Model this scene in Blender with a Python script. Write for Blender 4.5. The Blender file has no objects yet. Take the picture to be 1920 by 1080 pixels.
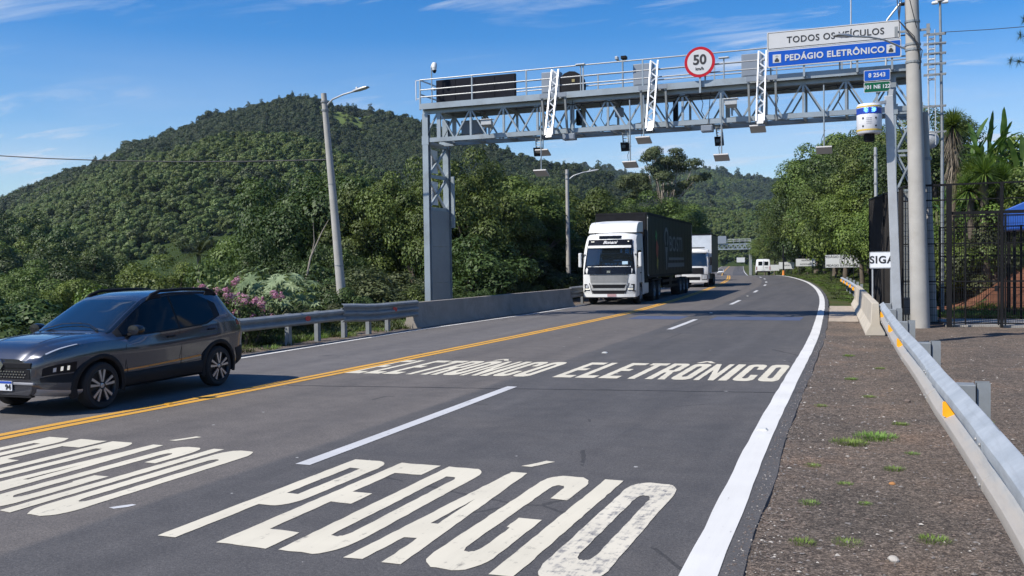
import bpy, bmesh, math, random
from mathutils import Vector, Matrix, noise
from mathutils.geometry import tessellate_polygon

R = math.radians
scene = bpy.context.scene
COL = scene.collection

# ------------------------------------------------------------------ camera
# world: X to the right of the road, Y along the road, Z up, metres; the camera stands at the origin, 2 m up
yaw, pitch, roll = R(21.3), math.atan((492 - 540) / 1770), R(0.8)
Fv = Vector((-math.sin(yaw) * math.cos(pitch), math.cos(yaw) * math.cos(pitch), math.sin(pitch)))
Rv = Vector((math.cos(yaw), math.sin(yaw), 0))
Uv = Rv.cross(Fv)
R2 = Rv * math.cos(roll) - Uv * math.sin(roll)
U2 = Uv * math.cos(roll) + Rv * math.sin(roll)
cam_data = bpy.data.cameras.new('camera')
cam_data.sensor_width = 36
cam_data.lens = 36 * 1770 / 1920
cam_data.clip_start = 0.1
cam_data.clip_end = 20000
cam = bpy.data.objects.new('camera', cam_data)
cam.matrix_world = Matrix(((R2.x, U2.x, -Fv.x, 0), (R2.y, U2.y, -Fv.y, 0), (R2.z, U2.z, -Fv.z, 2.0), (0, 0, 0, 1)))
COL.objects.link(cam)
scene.camera = cam

# ------------------------------------------------------------------ sky and sun
SUN = Vector((-0.60, -0.70, 1.0)).normalized()          # direction towards the sun
sun_el = math.asin(SUN.z)
world = bpy.data.worlds.new('World')
scene.world = world
world.use_nodes = True
wn, wl = world.node_tree.nodes, world.node_tree.links
wn.clear()
sky = wn.new('ShaderNodeTexSky')
sky.sky_type = 'NISHITA'
sky.sun_disc = False
sky.sun_elevation = sun_el
sky.sun_rotation = math.atan2(SUN.x, SUN.y)
sky.altitude = 300
sky.air_density = 1.0
sky.dust_density = 0.5
sky.ozone_density = 3.0
hs = wn.new('ShaderNodeHueSaturation')
hs.inputs['Saturation'].default_value = 1.46
hs.inputs['Value'].default_value = 1.20
hs.inputs['Hue'].default_value = 0.508
wl.new(sky.outputs[0], hs.inputs['Color'])
# thin cirrus: streaked noise over the sky direction, projected on a high flat layer
tc = wn.new('ShaderNodeTexCoord')
sep = wn.new('ShaderNodeSeparateXYZ')
wl.new(tc.outputs['Generated'], sep.inputs[0])
def wmath(op, a, b=None, clamp=False):
    n = wn.new('ShaderNodeMath'); n.operation = op; n.use_clamp = clamp
    for i, q in enumerate((a, b)):
        if q is None: continue
        if isinstance(q, (int, float)): n.inputs[i].default_value = q
        else: wl.new(q, n.inputs[i])
    return n.outputs[0]
zz = wmath('ADD', wmath('MAXIMUM', sep.outputs['Z'], 0.0), 0.10)
cu = wmath('DIVIDE', sep.outputs['X'], zz)
cv = wmath('DIVIDE', sep.outputs['Y'], zz)
comb = wn.new('ShaderNodeCombineXYZ')
wl.new(cu, comb.inputs[0]); wl.new(cv, comb.inputs[1])
mp = wn.new('ShaderNodeMapping')
mp.inputs['Rotation'].default_value = (0, 0, R(30))
mp.inputs['Location'].default_value = (11.0, -4.0, 0)
mp.inputs['Scale'].default_value = (1.0, 3.2, 1)
wl.new(comb.outputs[0], mp.inputs[0])
n1 = wn.new('ShaderNodeTexNoise'); n1.inputs['Scale'].default_value = 1.35; n1.inputs['Detail'].default_value = 9
n1.inputs['Roughness'].default_value = 0.62; n1.inputs['Distortion'].default_value = 0.55
wl.new(mp.outputs[0], n1.inputs['Vector'])
n2 = wn.new('ShaderNodeTexNoise'); n2.inputs['Scale'].default_value = 0.55; n2.inputs['Detail'].default_value = 3
wl.new(comb.outputs[0], n2.inputs['Vector'])
streak = wmath('MULTIPLY', wmath('SUBTRACT', n1.outputs[0], 0.535), 5.5, True)
patch = wmath('MULTIPLY', wmath('SUBTRACT', n2.outputs[0], 0.40), 6.0, True)
cirrus = wmath('MULTIPLY', wmath('MULTIPLY', streak, patch), 1.0)
lowz = wmath('MULTIPLY', wmath('SUBTRACT', 0.23, sep.outputs['Z']), 5.0, True)        # thin veil low over the hills
n3 = wn.new('ShaderNodeTexNoise'); n3.inputs['Scale'].default_value = 2.2; n3.inputs['Detail'].default_value = 6
mp3 = wn.new('ShaderNodeMapping'); mp3.inputs['Scale'].default_value = (1, 1, 5.5)
wl.new(tc.outputs['Generated'], mp3.inputs[0]); wl.new(mp3.outputs[0], n3.inputs['Vector'])
veil = wmath('MULTIPLY', lowz, wmath('MULTIPLY', wmath('SUBTRACT', n3.outputs[0], 0.30), 2.6, True))
cloud = wmath('ADD', cirrus, wmath('MULTIPLY', veil, 0.75), True)
mixc = wn.new('ShaderNodeMixRGB')
wl.new(cloud, mixc.inputs[0]); wl.new(hs.outputs[0], mixc.inputs[1])
mixc.inputs[2].default_value = (5.6, 6.2, 7.2, 1)
bg = wn.new('ShaderNodeBackground')
bg.inputs['Strength'].default_value = 0.10
wl.new(mixc.outputs[0], bg.inputs['Color'])
wo = wn.new('ShaderNodeOutputWorld')
wl.new(bg.outputs[0], wo.inputs['Surface'])

sd = bpy.data.lights.new('sun', 'SUN')
sd.energy = 4.9
sd.angle = R(0.53)
sd.color = (1.0, 0.95, 0.87)
sun = bpy.data.objects.new('sun', sd)
sun.rotation_euler = SUN.to_track_quat('Z', 'Y').to_euler()
sun.location = (-60, -60, 80)
COL.objects.link(sun)

scene.view_settings.view_transform = 'Standard'
scene.view_settings.look = 'None'
scene.view_settings.exposure = 0.32
scene.view_settings.gamma = 1.0
scene.view_settings.use_curve_mapping = False
scene.render.engine = 'CYCLES'
scene.cycles.use_denoising = True
scene.cycles.max_bounces = 6
scene.cycles.diffuse_bounces = 2
scene.cycles.glossy_bounces = 3
scene.cycles.transmission_bounces = 4
scene.cycles.transparent_max_bounces = 8
scene.cycles.sample_clamp_indirect = 6

# ------------------------------------------------------------------ helpers: meshes
class MB:
    """collects shapes; build() links them as ONE mesh object"""
    def __init__(s):
        s.v, s.f, s.m, s.uv = [], [], [], None
    def add(s, vs, fs, mi=0):
        o = len(s.v)
        s.v += [tuple(p) for p in vs]
        for q in fs:
            s.f.append(tuple(i + o for i in q)); s.m.append(mi)
        return s
    def bx(s, x0, x1, y0, y1, z0, z1, mi=0):
        return s.add([(x0,y0,z0),(x1,y0,z0),(x1,y1,z0),(x0,y1,z0),(x0,y0,z1),(x1,y0,z1),(x1,y1,z1),(x0,y1,z1)],
                     [(0,3,2,1),(4,5,6,7),(0,1,5,4),(1,2,6,5),(2,3,7,6),(3,0,4,7)], mi)
    def box(s, c, d, mi=0):
        return s.bx(c[0]-d[0]/2, c[0]+d[0]/2, c[1]-d[1]/2, c[1]+d[1]/2, c[2]-d[2]/2, c[2]+d[2]/2, mi)
    def bar(s, a, b, w, h=None, mi=0, up=(0,0,1)):
        a, b = Vector(a), Vector(b); h = w if h is None else h
        t = (b - a).normalized(); u = Vector(up)
        if abs(t.dot(u)) > 0.98: u = Vector((0,1,0))
        x = t.cross(u).normalized(); y = x.cross(t)
        vs = []
        for p in (a, b):
            for i, j in ((-1,-1),(1,-1),(1,1),(-1,1)):
                vs.append(p + x*(i*w/2) + y*(j*h/2))
        return s.add(vs, [(3,2,1,0),(4,5,6,7),(0,1,5,4),(1,2,6,5),(2,3,7,6),(3,0,4,7)], mi)
    def tube(s, a, b, r0, r1=None, n=10, cap=True, mi=0):
        return s.path([a, b], [r0, r0 if r1 is None else r1], n, cap, mi)
    def path(s, pts, r, n=8, cap=True, mi=0):
        pts = [Vector(p) for p in pts]
        if not isinstance(r, (list, tuple)): r = [r]*len(pts)
        vs, fs = [], []
        u = None
        for i, p in enumerate(pts):
            t = (pts[min(i+1, len(pts)-1)] - pts[max(i-1, 0)]).normalized()
            if u is None:
                u = t.cross(Vector((0,0,1)))
                if u.length < 0.05: u = Vector((1,0,0))
                u.normalize()
            else:
                u = (u - t*u.dot(t)).normalized()
            w = t.cross(u)
            for k in range(n):
                a = 2*math.pi*k/n
                vs.append(p + u*(math.cos(a)*r[i]) + w*(math.sin(a)*r[i]))
        for i in range(len(pts)-1):
            for k in range(n):
                k2 = (k+1) % n
                fs.append((i*n+k, i*n+k2, (i+1)*n+k2, (i+1)*n+k))
        if cap:
            fs.append(tuple(range(n-1, -1, -1))); fs.append(tuple((len(pts)-1)*n+k for k in range(n)))
        return s.add(vs, fs, mi)
    def prism(s, poly, a0, a1, ax='y', mi=0):
        """extrude a 2-D outline along ax; outline coordinates are the two other axes in x,y,z order"""
        n = len(poly); vs = []
        for a in (a0, a1):
            for p, q in poly:
                vs.append({'x': (a,p,q), 'y': (p,a,q), 'z': (p,q,a)}[ax])
        return s.add(vs, [tuple(range(n)), tuple(range(2*n-1, n-1, -1))] + [(i, i+n, (i+1)%n+n, (i+1)%n) for i in range(n)], mi)
    def loft(s, rings, closed=True, cap=False, mi=0):
        n = len(rings[0]); vs = [p for r_ in rings for p in r_]; fs = []
        for i in range(len(rings)-1):
            for k in range(n if closed else n-1):
                k2 = (k+1) % n
                fs.append((i*n+k, i*n+k2, (i+1)*n+k2, (i+1)*n+k))
        if cap:
            fs.append(tuple(range(n-1, -1, -1))); fs.append(tuple((len(rings)-1)*n+k for k in range(n)))
        return s.add(vs, fs, mi)
    def lathe(s, prof, c=(0,0,0), ax='z', n=20, mi=0, cap=True):
        """prof: (radius, height) pairs, turned about ax through c"""
        rings = []
        for r_, h in prof:
            ring = []
            for k in range(n):
                a = 2*math.pi*k/n; p, q = r_*math.cos(a), r_*math.sin(a)
                d = {'z': (p,q,h), 'y': (p,h,q), 'x': (h,p,q)}[ax]
                ring.append((c[0]+d[0], c[1]+d[1], c[2]+d[2]))
            rings.append(ring)
        return s.loft(rings, True, cap, mi)
    def mesh(s, name, mats, smooth=None):
        me = bpy.data.meshes.new(name)
        me.from_pydata(s.v, [], s.f)
        if not isinstance(mats, (list, tuple)): mats = [mats]
        for m in mats: me.materials.append(m)
        if len(mats) > 1: me.polygons.foreach_set('material_index', s.m)
        if s.uv:
            lay = me.uv_layers.new(name='UVMap')
            for l in me.loops: lay.data[l.index].uv = s.uv[l.vertex_index]
        bm = bmesh.new(); bm.from_mesh(me); bmesh.ops.recalc_face_normals(bm, faces=bm.faces); bm.to_mesh(me); bm.free()
        if smooth is not None:
            me.polygons.foreach_set('use_smooth', [True]*len(me.polygons))
            me.set_sharp_from_angle(angle=R(smooth))
        me.update()
        return me
    def build(s, name, mats, parent=None, loc=None, rz=0, smooth=None, bevel=0, seg=2):
        return put(name, s.mesh(name, mats, smooth), parent, loc, rz, bevel, seg)

def put(name, me, parent=None, loc=None, rz=0, bevel=0, seg=2):
    o = bpy.data.objects.new(name, me)
    COL.objects.link(o)
    if parent is not None: o.parent = parent
    if loc is not None: o.location = loc
    if rz: o.rotation_euler = (0, 0, rz)
    if bevel:
        b = o.modifiers.new('bevel', 'BEVEL'); b.width = bevel; b.segments = seg; b.limit_method = 'ANGLE'; b.angle_limit = R(35)
        b.harden_normals = False
    return o

def tag(o, label=None, cat=None, group=None, kind=None):
    if label: o['label'] = label
    if cat: o['category'] = cat
    if group: o['group'] = group
    if kind: o['kind'] = kind
    return o

def thing(name, label, cat, loc=(0,0,0), rz=0, group=None):
    o = bpy.data.objects.new(name, None)
    o.empty_display_size = 0.3
    COL.objects.link(o)
    o.location = loc; o.rotation_euler = (0, 0, rz)
    return tag(o, label, cat, group)

def copy_tree(o, parent=None):
    c = o.copy(); COL.objects.link(c)
    if parent is not None: c.parent = parent
    for ch in list(o.children): copy_tree(ch, c)
    return c

def lerp(a, b, t): return a + (b - a)*t
def smooth01(t):
    t = max(0.0, min(1.0, t)); return t*t*(3 - 2*t)
def interp(tab, x):
    """smooth (monotone-ish cubic) interpolation through (x, y) pairs"""
    n = len(tab)
    if x <= tab[0][0]:
        return tab[0][1] + (x - tab[0][0])*(tab[1][1]-tab[0][1])/(tab[1][0]-tab[0][0])
    if x >= tab[-1][0]:
        return tab[-1][1] + (x - tab[-1][0])*(tab[-1][1]-tab[-2][1])/(tab[-1][0]-tab[-2][0])
    for i in range(n-1):
        if x <= tab[i+1][0]: break
    x0, y0 = tab[i]; x1, y1 = tab[i+1]; h = x1 - x0; d = (y1-y0)/h
    def slope(k):
        if k == 0 or k == n-1:
            j = min(k, n-2); return (tab[j+1][1]-tab[j][1])/(tab[j+1][0]-tab[j][0])
        a = (tab[k][1]-tab[k-1][1])/(tab[k][0]-tab[k-1][0]); b = (tab[k+1][1]-tab[k][1])/(tab[k+1][0]-tab[k][0])
        return 0 if a*b <= 0 else 2*a*b/(a+b)
    m0, m1 = slope(i), slope(i+1); t = (x-x0)/h
    return y0*(1+2*t)*(1-t)**2 + h*m0*t*(1-t)**2 + y1*t*t*(3-2*t) + h*m1*t*t*(t-1)

def text_mesh(body, size=1.0, depth=0.0, bold=0.0, shear=0.0, space=1.0):
    """flat lettering as a mesh; origin at the centre of the words"""
    cu_ = bpy.data.curves.new('lettering', 'FONT')
    cu_.body = body; cu_.size = size; cu_.extrude = depth; cu_.offset = bold; cu_.shear = shear; cu_.space_character = space
    cu_.align_x = 'CENTER'; cu_.align_y = 'CENTER'; cu_.resolution_u = 4
    ob = bpy.data.objects.new('lettering', cu_); COL.objects.link(ob)
    dg = bpy.context.evaluated_depsgraph_get(); dg.update()
    me = bpy.data.meshes.new_from_object(ob.evaluated_get(dg))
    bpy.data.objects.remove(ob); bpy.data.curves.remove(cu_)
    return me
def lettering(name, body, size, material, parent, loc, rot, bold=0.0, shear=0.0, depth=0.004, sx=1.0, space=1.0, sy=1.0):
    me = text_mesh(body, size, depth, bold, shear, space)
    me.materials.clear(); me.materials.append(material)
    o = put(name, me, parent, loc); o.rotation_euler = rot; o.scale = (sx, sy, 1)
    return o

# ------------------------------------------------------------------ helpers: materials
def new_mat(name):
    m = bpy.data.materials.new(name); m.use_nodes = True
    nt = m.node_tree
    return m, nt, nt.nodes, nt.links, nt.nodes['Principled BSDF']
def noise_node(nt, vec, scale, detail=4, rough=0.55, dist=0.0):
    n = nt.nodes.new('ShaderNodeTexNoise')
    n.inputs['Scale'].default_value = scale; n.inputs['Detail'].default_value = detail
    n.inputs['Roughness'].default_value = rough; n.inputs['Distortion'].default_value = dist
    if vec is not None: nt.links.new(vec, n.inputs['Vector'])
    return n.outputs[0]
def ramp_node(nt, fac, stops):
    r = nt.nodes.new('ShaderNodeValToRGB')
    el = r.color_ramp.elements
    el[0].position, el[0].color = stops[0][0], (*stops[0][1], 1)
    el[1].position, el[1].color = stops[-1][0], (*stops[-1][1], 1)
    for p, c_ in stops[1:-1]:
        e = el.new(p); e.color = (*c_, 1)
    nt.links.new(fac, r.inputs[0])
    return r.outputs[0]
def mixrgb(nt, fac, a, b, mode='MIX'):
    m = nt.nodes.new('ShaderNodeMixRGB'); m.blend_type = mode
    for i, q in enumerate((fac, a, b)):
        if isinstance(q, (int, float)): m.inputs[i].default_value = q
        elif isinstance(q, tuple): m.inputs[i].default_value = (*q, 1)
        else: nt.links.new(q, m.inputs[i])
    return m.outputs[0]
def mth(nt, op, a, b=None, clamp=False):
    n = nt.nodes.new('ShaderNodeMath'); n.operation = op; n.use_clamp = clamp
    for i, q in enumerate((a, b)):
        if q is None: continue
        if isinstance(q, (int, float)): n.inputs[i].default_value = q
        else: nt.links.new(q, n.inputs[i])
    return n.outputs[0]
def coord(nt, which='Object'):
    return nt.nodes.new('ShaderNodeTexCoord').outputs[which]
def bump(nt, height, strength, dist=0.02):
    b = nt.nodes.new('ShaderNodeBump'); b.inputs['Strength'].default_value = strength; b.inputs['Distance'].default_value = dist
    nt.links.new(height, b.inputs['Height'])
    return b.outputs[0]
MATS = {}
def mat(name, col, rough=0.6, metal=0.0, var=0.15, scale=3.0, bmp=0.0, bscale=40.0, dirt=None, dirt_amt=0.0, coat=0.0, spec=None):
    """one plain surface with uneven tone, optional grime patches and fine relief"""
    if name in MATS: return MATS[name]
    m, nt, N, L, p = new_mat(name)
    v = coord(nt)
    f = noise_node(nt, v, scale, 5, 0.6)
    lo = tuple(c_*(1-var) for c_ in col); hi = tuple(min(1, c_*(1+var)) for c_ in col)
    c_ = ramp_node(nt, f, [(0.3, lo), (0.7, hi)])
    if dirt:
        g = noise_node(nt, v, scale*0.7+0.31, 7, 0.7, 0.3)
        g = mth(nt, 'MULTIPLY', mth(nt, 'SUBTRACT', g, 0.5), 5.0*dirt_amt, True)
        c_ = mixrgb(nt, g, c_, dirt)
    L.new(c_, p.inputs['Base Color'])
    p.inputs['Roughness'].default_value = rough; p.inputs['Metallic'].default_value = metal
    if coat: p.inputs['Coat Weight'].default_value = coat; p.inputs['Coat Roughness'].default_value = 0.04
    if spec is not None: p.inputs['Specular IOR Level'].default_value = spec
    if bmp:
        L.new(bump(nt, noise_node(nt, v, bscale, 4, 0.6), bmp, 0.01), p.inputs['Normal'])
    MATS[name] = m
    return m
def emit_mat(name, col, strength):
    m, nt, N, L, p = new_mat(name)
    p.inputs['Base Color'].default_value = (*col, 1)
    p.inputs['Emission Color'].default_value = (*col, 1); p.inputs['Emission Strength'].default_value = strength
    return m
# ================================================================== the setting: road, verges, ground, hills
T_RIGHT = [(-14,-0.70),(6,-1.08),(11,-1.25),(16.7,-1.38),(23.7,-1.53),(32,-1.84),(46,-2.5),(61,-3.55),(81,-5.5),(93,-7.06),(107,-9.2),(120,-11.7),(150,-16.3),(268,-34.6),(500,-66),(700,-92)]
T_DASH = [(-14,-5.2),(8,-5.40),(14,-5.51),(29,-5.70),(44.5,-6.25),(59.5,-7.13),(73.4,-8.1),(83.5,-9.1),(96.8,-10.7),(105,-12.0),(119,-14.3),(150,-19.3),(268,-37.9),(500,-69.2),(700,-95.2)]
T_YEL = [(-14,-10.0),(8,-9.80),(11,-9.62),(15,-9.40),(20,-9.24),(25,-9.10),(33.5,-8.98),(45,-9.45),(61,-10.6),(88,-13.2),(117,-17.2),(150,-22.4),(268,-41.2),(500,-72.5),(700,-98.5)]
T_LEFT = [(-14,-13.0),(17,-12.95),(24.7,-13.0),(30,-12.75),(36,-12.5),(44,-12.75),(61,-14.0),(88,-16.6),(117,-20.6),(150,-25.8),(268,-44.6),(500,-76),(700,-102)]
T_Z = [(-40,0.0),(112,0.0),(125,-0.12),(160,-1.2),(200,-2.15),(260,-2.2),(500,-1.1),(700,0.2)]
def xr(y): return interp(T_RIGHT, y)
def xdsh(y): return interp(T_DASH, y)
def xye(y): return interp(T_YEL, y)
def xl(y): return interp(T_LEFT, y)
def rz(y): return interp(T_Z, y) if y > 0 else 0.0

def bank(d): return 0.0 if d <= 0 else (2.3*smooth01(d/5.0) + 0.22*max(0, d-3) if d < 60 else 2.3+0.22*57+0.1*(d-60))
def gz(x, y):
    """height of the ground sheet"""
    z = rz(y)
    R_, L_ = xr(y) + 0.4, xl(y) - 0.6
    if x > R_:
        d = min(x - (xr(y) + 4.2), (y - 36.5)*1.0, 90) if y > 36.5 else -1
        h = bank(d)
        return z - 0.05 + h + (0.12*noise.noise(Vector((x*0.35, y*0.35, 2.0))) if d > 0.5 else 0)
    if x < L_:
        d = L_ - x - 1.6
        if d <= 0: return z - 0.05
        return z - 0.05 - 4.5*smooth01(d/14.0) - 3.0*smooth01((d-10)/60.0) + 0.25*noise.noise(Vector((x*0.12, y*0.12, 7.0)))*min(1, d/4)
    return z - 0.07

def axis(segs):
    out = []
    for a, b, st in segs:
        n = max(1, round((b-a)/st)); out += [a + (b-a)*i/n for i in range(n)]
    out.append(segs[-1][1]); return out

# --- ground sheet, to the horizon
m_, nt, N, L, p = new_mat('ground_soil_and_grass'); M_GROUND = m_
v = coord(nt)
f1 = noise_node(nt, v, 0.35, 6, 0.65); f2 = noise_node(nt, v, 6.0, 5, 0.7)
c1 = ramp_node(nt, f1, [(0.35, (0.040,0.055,0.016)), (0.5, (0.060,0.080,0.022)), (0.66, (0.12,0.075,0.04))])
c2 = mixrgb(nt, f2, c1, (0.05,0.06,0.02), 'MIX')
L.new(c2, p.inputs['Base Color']); p.inputs['Roughness'].default_value = 0.95; p.inputs['Specular IOR Level'].default_value = 0.1
L.new(bump(nt, f2, 0.6, 0.08), p.inputs['Normal'])
XS = axis([(-2600,-2000,300),(-2000,-700,260),(-700,-200,50),(-200,-60,7),(-60,-34,2),(-34,24,0.7),(24,60,3),(60,200,14),(200,1000,100),(1000,2600,400)])
YS = axis([(-1600,-200,350),(-200,-20,30),(-20,75,0.8),(75,150,2),(150,420,7),(420,900,30),(900,2400,150),(2400,3100,350)])
g = MB()
for y in YS:
    for x in XS: g.v.append((x, y, gz(x, y)))
nx = len(XS)
for j in range(len(YS)-1):
    for i in range(nx-1):
        g.f.append((j*nx+i, j*nx+i+1, (j+1)*nx+i+1, (j+1)*nx+i)); g.m.append(0)
ground = g.build('ground', M_GROUND, smooth=60)
tag(ground, kind='structure')

# --- asphalt
def asphalt(name):
    m, nt, N, L, p = new_mat(name)
    v = coord(nt); uvn = coord(nt, 'UV')
    sx = nt.nodes.new('ShaderNodeSeparateXYZ'); L.new(uvn, sx.inputs[0])
    wob = noise_node(nt, v, 0.8, 3); 
    lat = mth(nt, 'ADD', sx.outputs[0], mth(nt, 'MULTIPLY', mth(nt, 'SUBTRACT', wob, 0.5), 0.18))
    # older brownish pavement left of the joint beside the lane line, newer blue-grey overlay right of it
    newer = mth(nt, 'MULTIPLY', mth(nt, 'ADD', lat, 0.45), 9.0, True)
    oldm = mth(nt, 'MULTIPLY', mth(nt, 'ADD', lat, 4.2), 3.0, True)
    mpn = nt.nodes.new('ShaderNodeMapping'); mpn.inputs['Scale'].default_value = (1.4, 0.10, 1); L.new(v, mpn.inputs[0])
    tracks = noise_node(nt, mpn.outputs[0], 1.0, 5, 0.6)
    blot = noise_node(nt, v, 0.33, 6, 0.6, 0.4)
    grain = noise_node(nt, v, 95.0, 3, 0.7)
    left = ramp_node(nt, tracks, [(0.3, (0.110,0.103,0.100)), (0.7, (0.136,0.127,0.120))])
    mid = ramp_node(nt, tracks, [(0.3, (0.104,0.094,0.086)), (0.7, (0.132,0.119,0.108))])
    right = ramp_node(nt, tracks, [(0.3, (0.064,0.062,0.062)), (0.7, (0.094,0.090,0.088))])
    c_ = mixrgb(nt, oldm, left, mid); c_ = mixrgb(nt, newer, c_, right)
    brown = mth(nt, 'MULTIPLY', mth(nt, 'SUBTRACT', blot, 0.5), 3.0, True)
    c_ = mixrgb(nt, mth(nt, 'MULTIPLY', brown, 0.6), c_, (0.122,0.109,0.097))
    for tr_ in (-2.8, -1.1, 1.15, 2.95, -7.2, -5.5):
        gd = mth(nt, 'ABSOLUTE', mth(nt, 'SUBTRACT', lat, tr_)); gd = mth(nt, 'SUBTRACT', 1.0, mth(nt, 'MULTIPLY', gd, 2.2), True)
        c_ = mixrgb(nt, mth(nt, 'MULTIPLY', gd, 0.22), c_, (0.066,0.063,0.062))
    mot = noise_node(nt, v, 2.6, 6, 0.7)
    c_ = mixrgb(nt, 0.5, c_, ramp_node(nt, mot, [(0.3, (0.68,0.68,0.70)), (0.7, (1.32,1.30,1.28))]), 'MULTIPLY')
    # tyre-darkened smears and oil spots
    mps = nt.nodes.new('ShaderNodeMapping'); mps.inputs['Scale'].default_value = (5.0, 0.22, 1); L.new(v, mps.inputs[0])
    sm = noise_node(nt, mps.outputs[0], 1.0, 4, 0.7)
    c_ = mixrgb(nt, mth(nt, 'MULTIPLY', mth(nt, 'MULTIPLY', mth(nt, 'SUBTRACT', sm, 0.6), 6.0, True), 0.35), c_, (0.045,0.045,0.05))
    sp = noise_node(nt, v, 1.1, 2, 0.5)
    c_ = mixrgb(nt, mth(nt, 'MULTIPLY', mth(nt, 'SUBTRACT', sp, 0.74), 14.0, True), c_, (0.045,0.043,0.05))
    # pale chips
    vor = nt.nodes.new('ShaderNodeTexVoronoi'); vor.inputs['Scale'].default_value = 2.3; L.new(v, vor.inputs['Vector'])
    vsep = nt.nodes.new('ShaderNodeSeparateXYZ'); L.new(vor.outputs['Color'], vsep.inputs[0])
    chip = mth(nt, 'LESS_THAN', vor.outputs['Distance'], mth(nt, 'MULTIPLY', mth(nt, 'POWER', vsep.outputs[0], 3.0), 0.065))
    c_ = mixrgb(nt, mth(nt, 'MULTIPLY', chip, 0.7), c_, (0.5,0.5,0.47))
    # hairline cracks in places
    v2 = nt.nodes.new('ShaderNodeTexVoronoi'); v2.feature = 'DISTANCE_TO_EDGE'; v2.inputs['Scale'].default_value = 0.22
    dv = nt.nodes.new('ShaderNodeMixRGB'); dv.inputs[0].default_value = 0.06
    L.new(v, dv.inputs[1]); nn = nt.nodes.new('ShaderNodeTexNoise'); nn.inputs['Scale'].default_value = 3.0; L.new(v, nn.inputs['Vector']); L.new(nn.outputs[1], dv.inputs[2]); L.new(dv.outputs[0], v2.inputs['Vector'])
    crack = mth(nt, 'MULTIPLY', mth(nt, 'LESS_THAN', v2.outputs['Distance'], 0.0035), mth(nt, 'GREATER_THAN', blot, 0.55))
    c_ = mixrgb(nt, mth(nt, 'MULTIPLY', crack, 0.6), c_, (0.03,0.03,0.03))
    g2 = noise_node(nt, v, 34.0, 4, 0.75)
    c_ = mixrgb(nt, 0.8, c_, ramp_node(nt, grain, [(0.34, (0.52,0.52,0.53)), (0.5, (1,1,1)), (0.66, (1.55,1.53,1.5))]), 'MULTIPLY')
    c_ = mixrgb(nt, 0.7, c_, ramp_node(nt, g2, [(0.34, (0.62,0.62,0.63)), (0.5, (1,1,1)), (0.66, (1.42,1.40,1.38))]), 'MULTIPLY')
    L.new(c_, p.inputs['Base Color'])
    p.inputs['Roughness'].default_value = 0.82; p.inputs['Specular IOR Level'].default_value = 0.35
    L.new(bump(nt, grain, 0.5, 0.006), p.inputs['Normal'])
    return m
M_ASPH = asphalt('asphalt')
ROAD_Y = axis([(-14,40,.25),(40,130,1.0),(130,330,4),(330,700,15)])
rb = MB(); rb.uv = []
LAT = [lambda y: xl(y)-0.5, xl, lambda y: lerp(xl(y), xye(y), .5), xye, lambda y: lerp(xye(y), xdsh(y), .5), xdsh, lambda y: lerp(xdsh(y), xr(y), .5), xr, lambda y: xr(y)+0.27]
rng = random.Random(3)
for y in ROAD_Y:
    for k, fx in enumerate(LAT):
        x = fx(y) + (.035*noise.noise(Vector((y*.5, k, 0))) + .012*noise.noise(Vector((y*2.6, k, 4))) if k in (0, 8) else 0)
        rb.v.append((x, y, rz(y))); rb.uv.append((x - xdsh(y), y))
n = len(LAT)
for j in range(len(ROAD_Y)-1):
    for i in range(n-1):
        rb.f.append((j*n+i, j*n+i+1, (j+1)*n+i+1, (j+1)*n+i)); rb.m.append(0)
# broken edge faces of the pavement down to the verge
o = len(rb.v)
for y in ROAD_Y:
    x = rb.v[ROAD_Y.index(y)*n+n-1][0]
    rb.v.append((x+0.05, y, rz(y)-0.10)); rb.uv.append((4.8, y))
for j in range(len(ROAD_Y)-1):
    rb.f.append((j*n+n-1, o+j, o+j+1, (j+1)*n+n-1)); rb.m.append(0)
road = rb.build('road', M_ASPH)
tag(road, kind='structure')

# --- painted markings: sheets a few millimetres proud of the asphalt
def paint(name, col, wear=0.5, dark=(0.075,0.072,0.072), streak=False):
    m, nt, N, L, p = new_mat(name)
    v = coord(nt)
    a = noise_node(nt, v, 9.0, 8, 0.75); b = noise_node(nt, v, 0.9, 3)
    mpn = nt.nodes.new('ShaderNodeMapping'); mpn.inputs['Scale'].default_value = (14, 1.1, 1); L.new(v, mpn.inputs[0])
    s_ = noise_node(nt, mpn.outputs[0], 1.0, 6, 0.7)
    tone = ramp_node(nt, b, [(0.3, tuple(q*0.86 for q in col)), (0.7, col)])
    k = mth(nt, 'MULTIPLY', mth(nt, 'SUBTRACT', mth(nt, 'ADD', mth(nt, 'MULTIPLY', a, 0.6), mth(nt, 'MULTIPLY', s_, 0.4)), 0.66 - 0.10*wear), 9.0, True)
    c_ = mixrgb(nt, k, tone, dark)
    g_ = mth(nt, 'MULTIPLY', mth(nt, 'SUBTRACT', s_, 0.45), 1.4, True)
    c_ = mixrgb(nt, mth(nt, 'MULTIPLY', g_, 0.35), c_, tuple(q*0.6 for q in col))
    L.new(c_, p.inputs['Base Color']); p.inputs['Roughness'].default_value = 0.75; p.inputs['Specular IOR Level'].default_value = 0.3
    L.new(bump(nt, noise_node(nt, v, 80, 3), 0.3, 0.004), p.inputs['Normal'])
    return m
P_WHITE = paint('white_road_paint', (0.66,0.65,0.62), 0.6)
P_DASH = paint('white_lane_paint', (0.54,0.54,0.54), 0.95)
P_YEL = paint('yellow_road_paint', (0.62,0.33,0.055), 0.85, dark=(0.12,0.09,0.05))
P_LET = paint('cream_lettering_paint', (0.64,0.59,0.47), 0.92)
P_WORN = paint('worn_lettering_paint', (0.64,0.59,0.48), 1.6, dark=(0.10,0.105,0.13))
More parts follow.
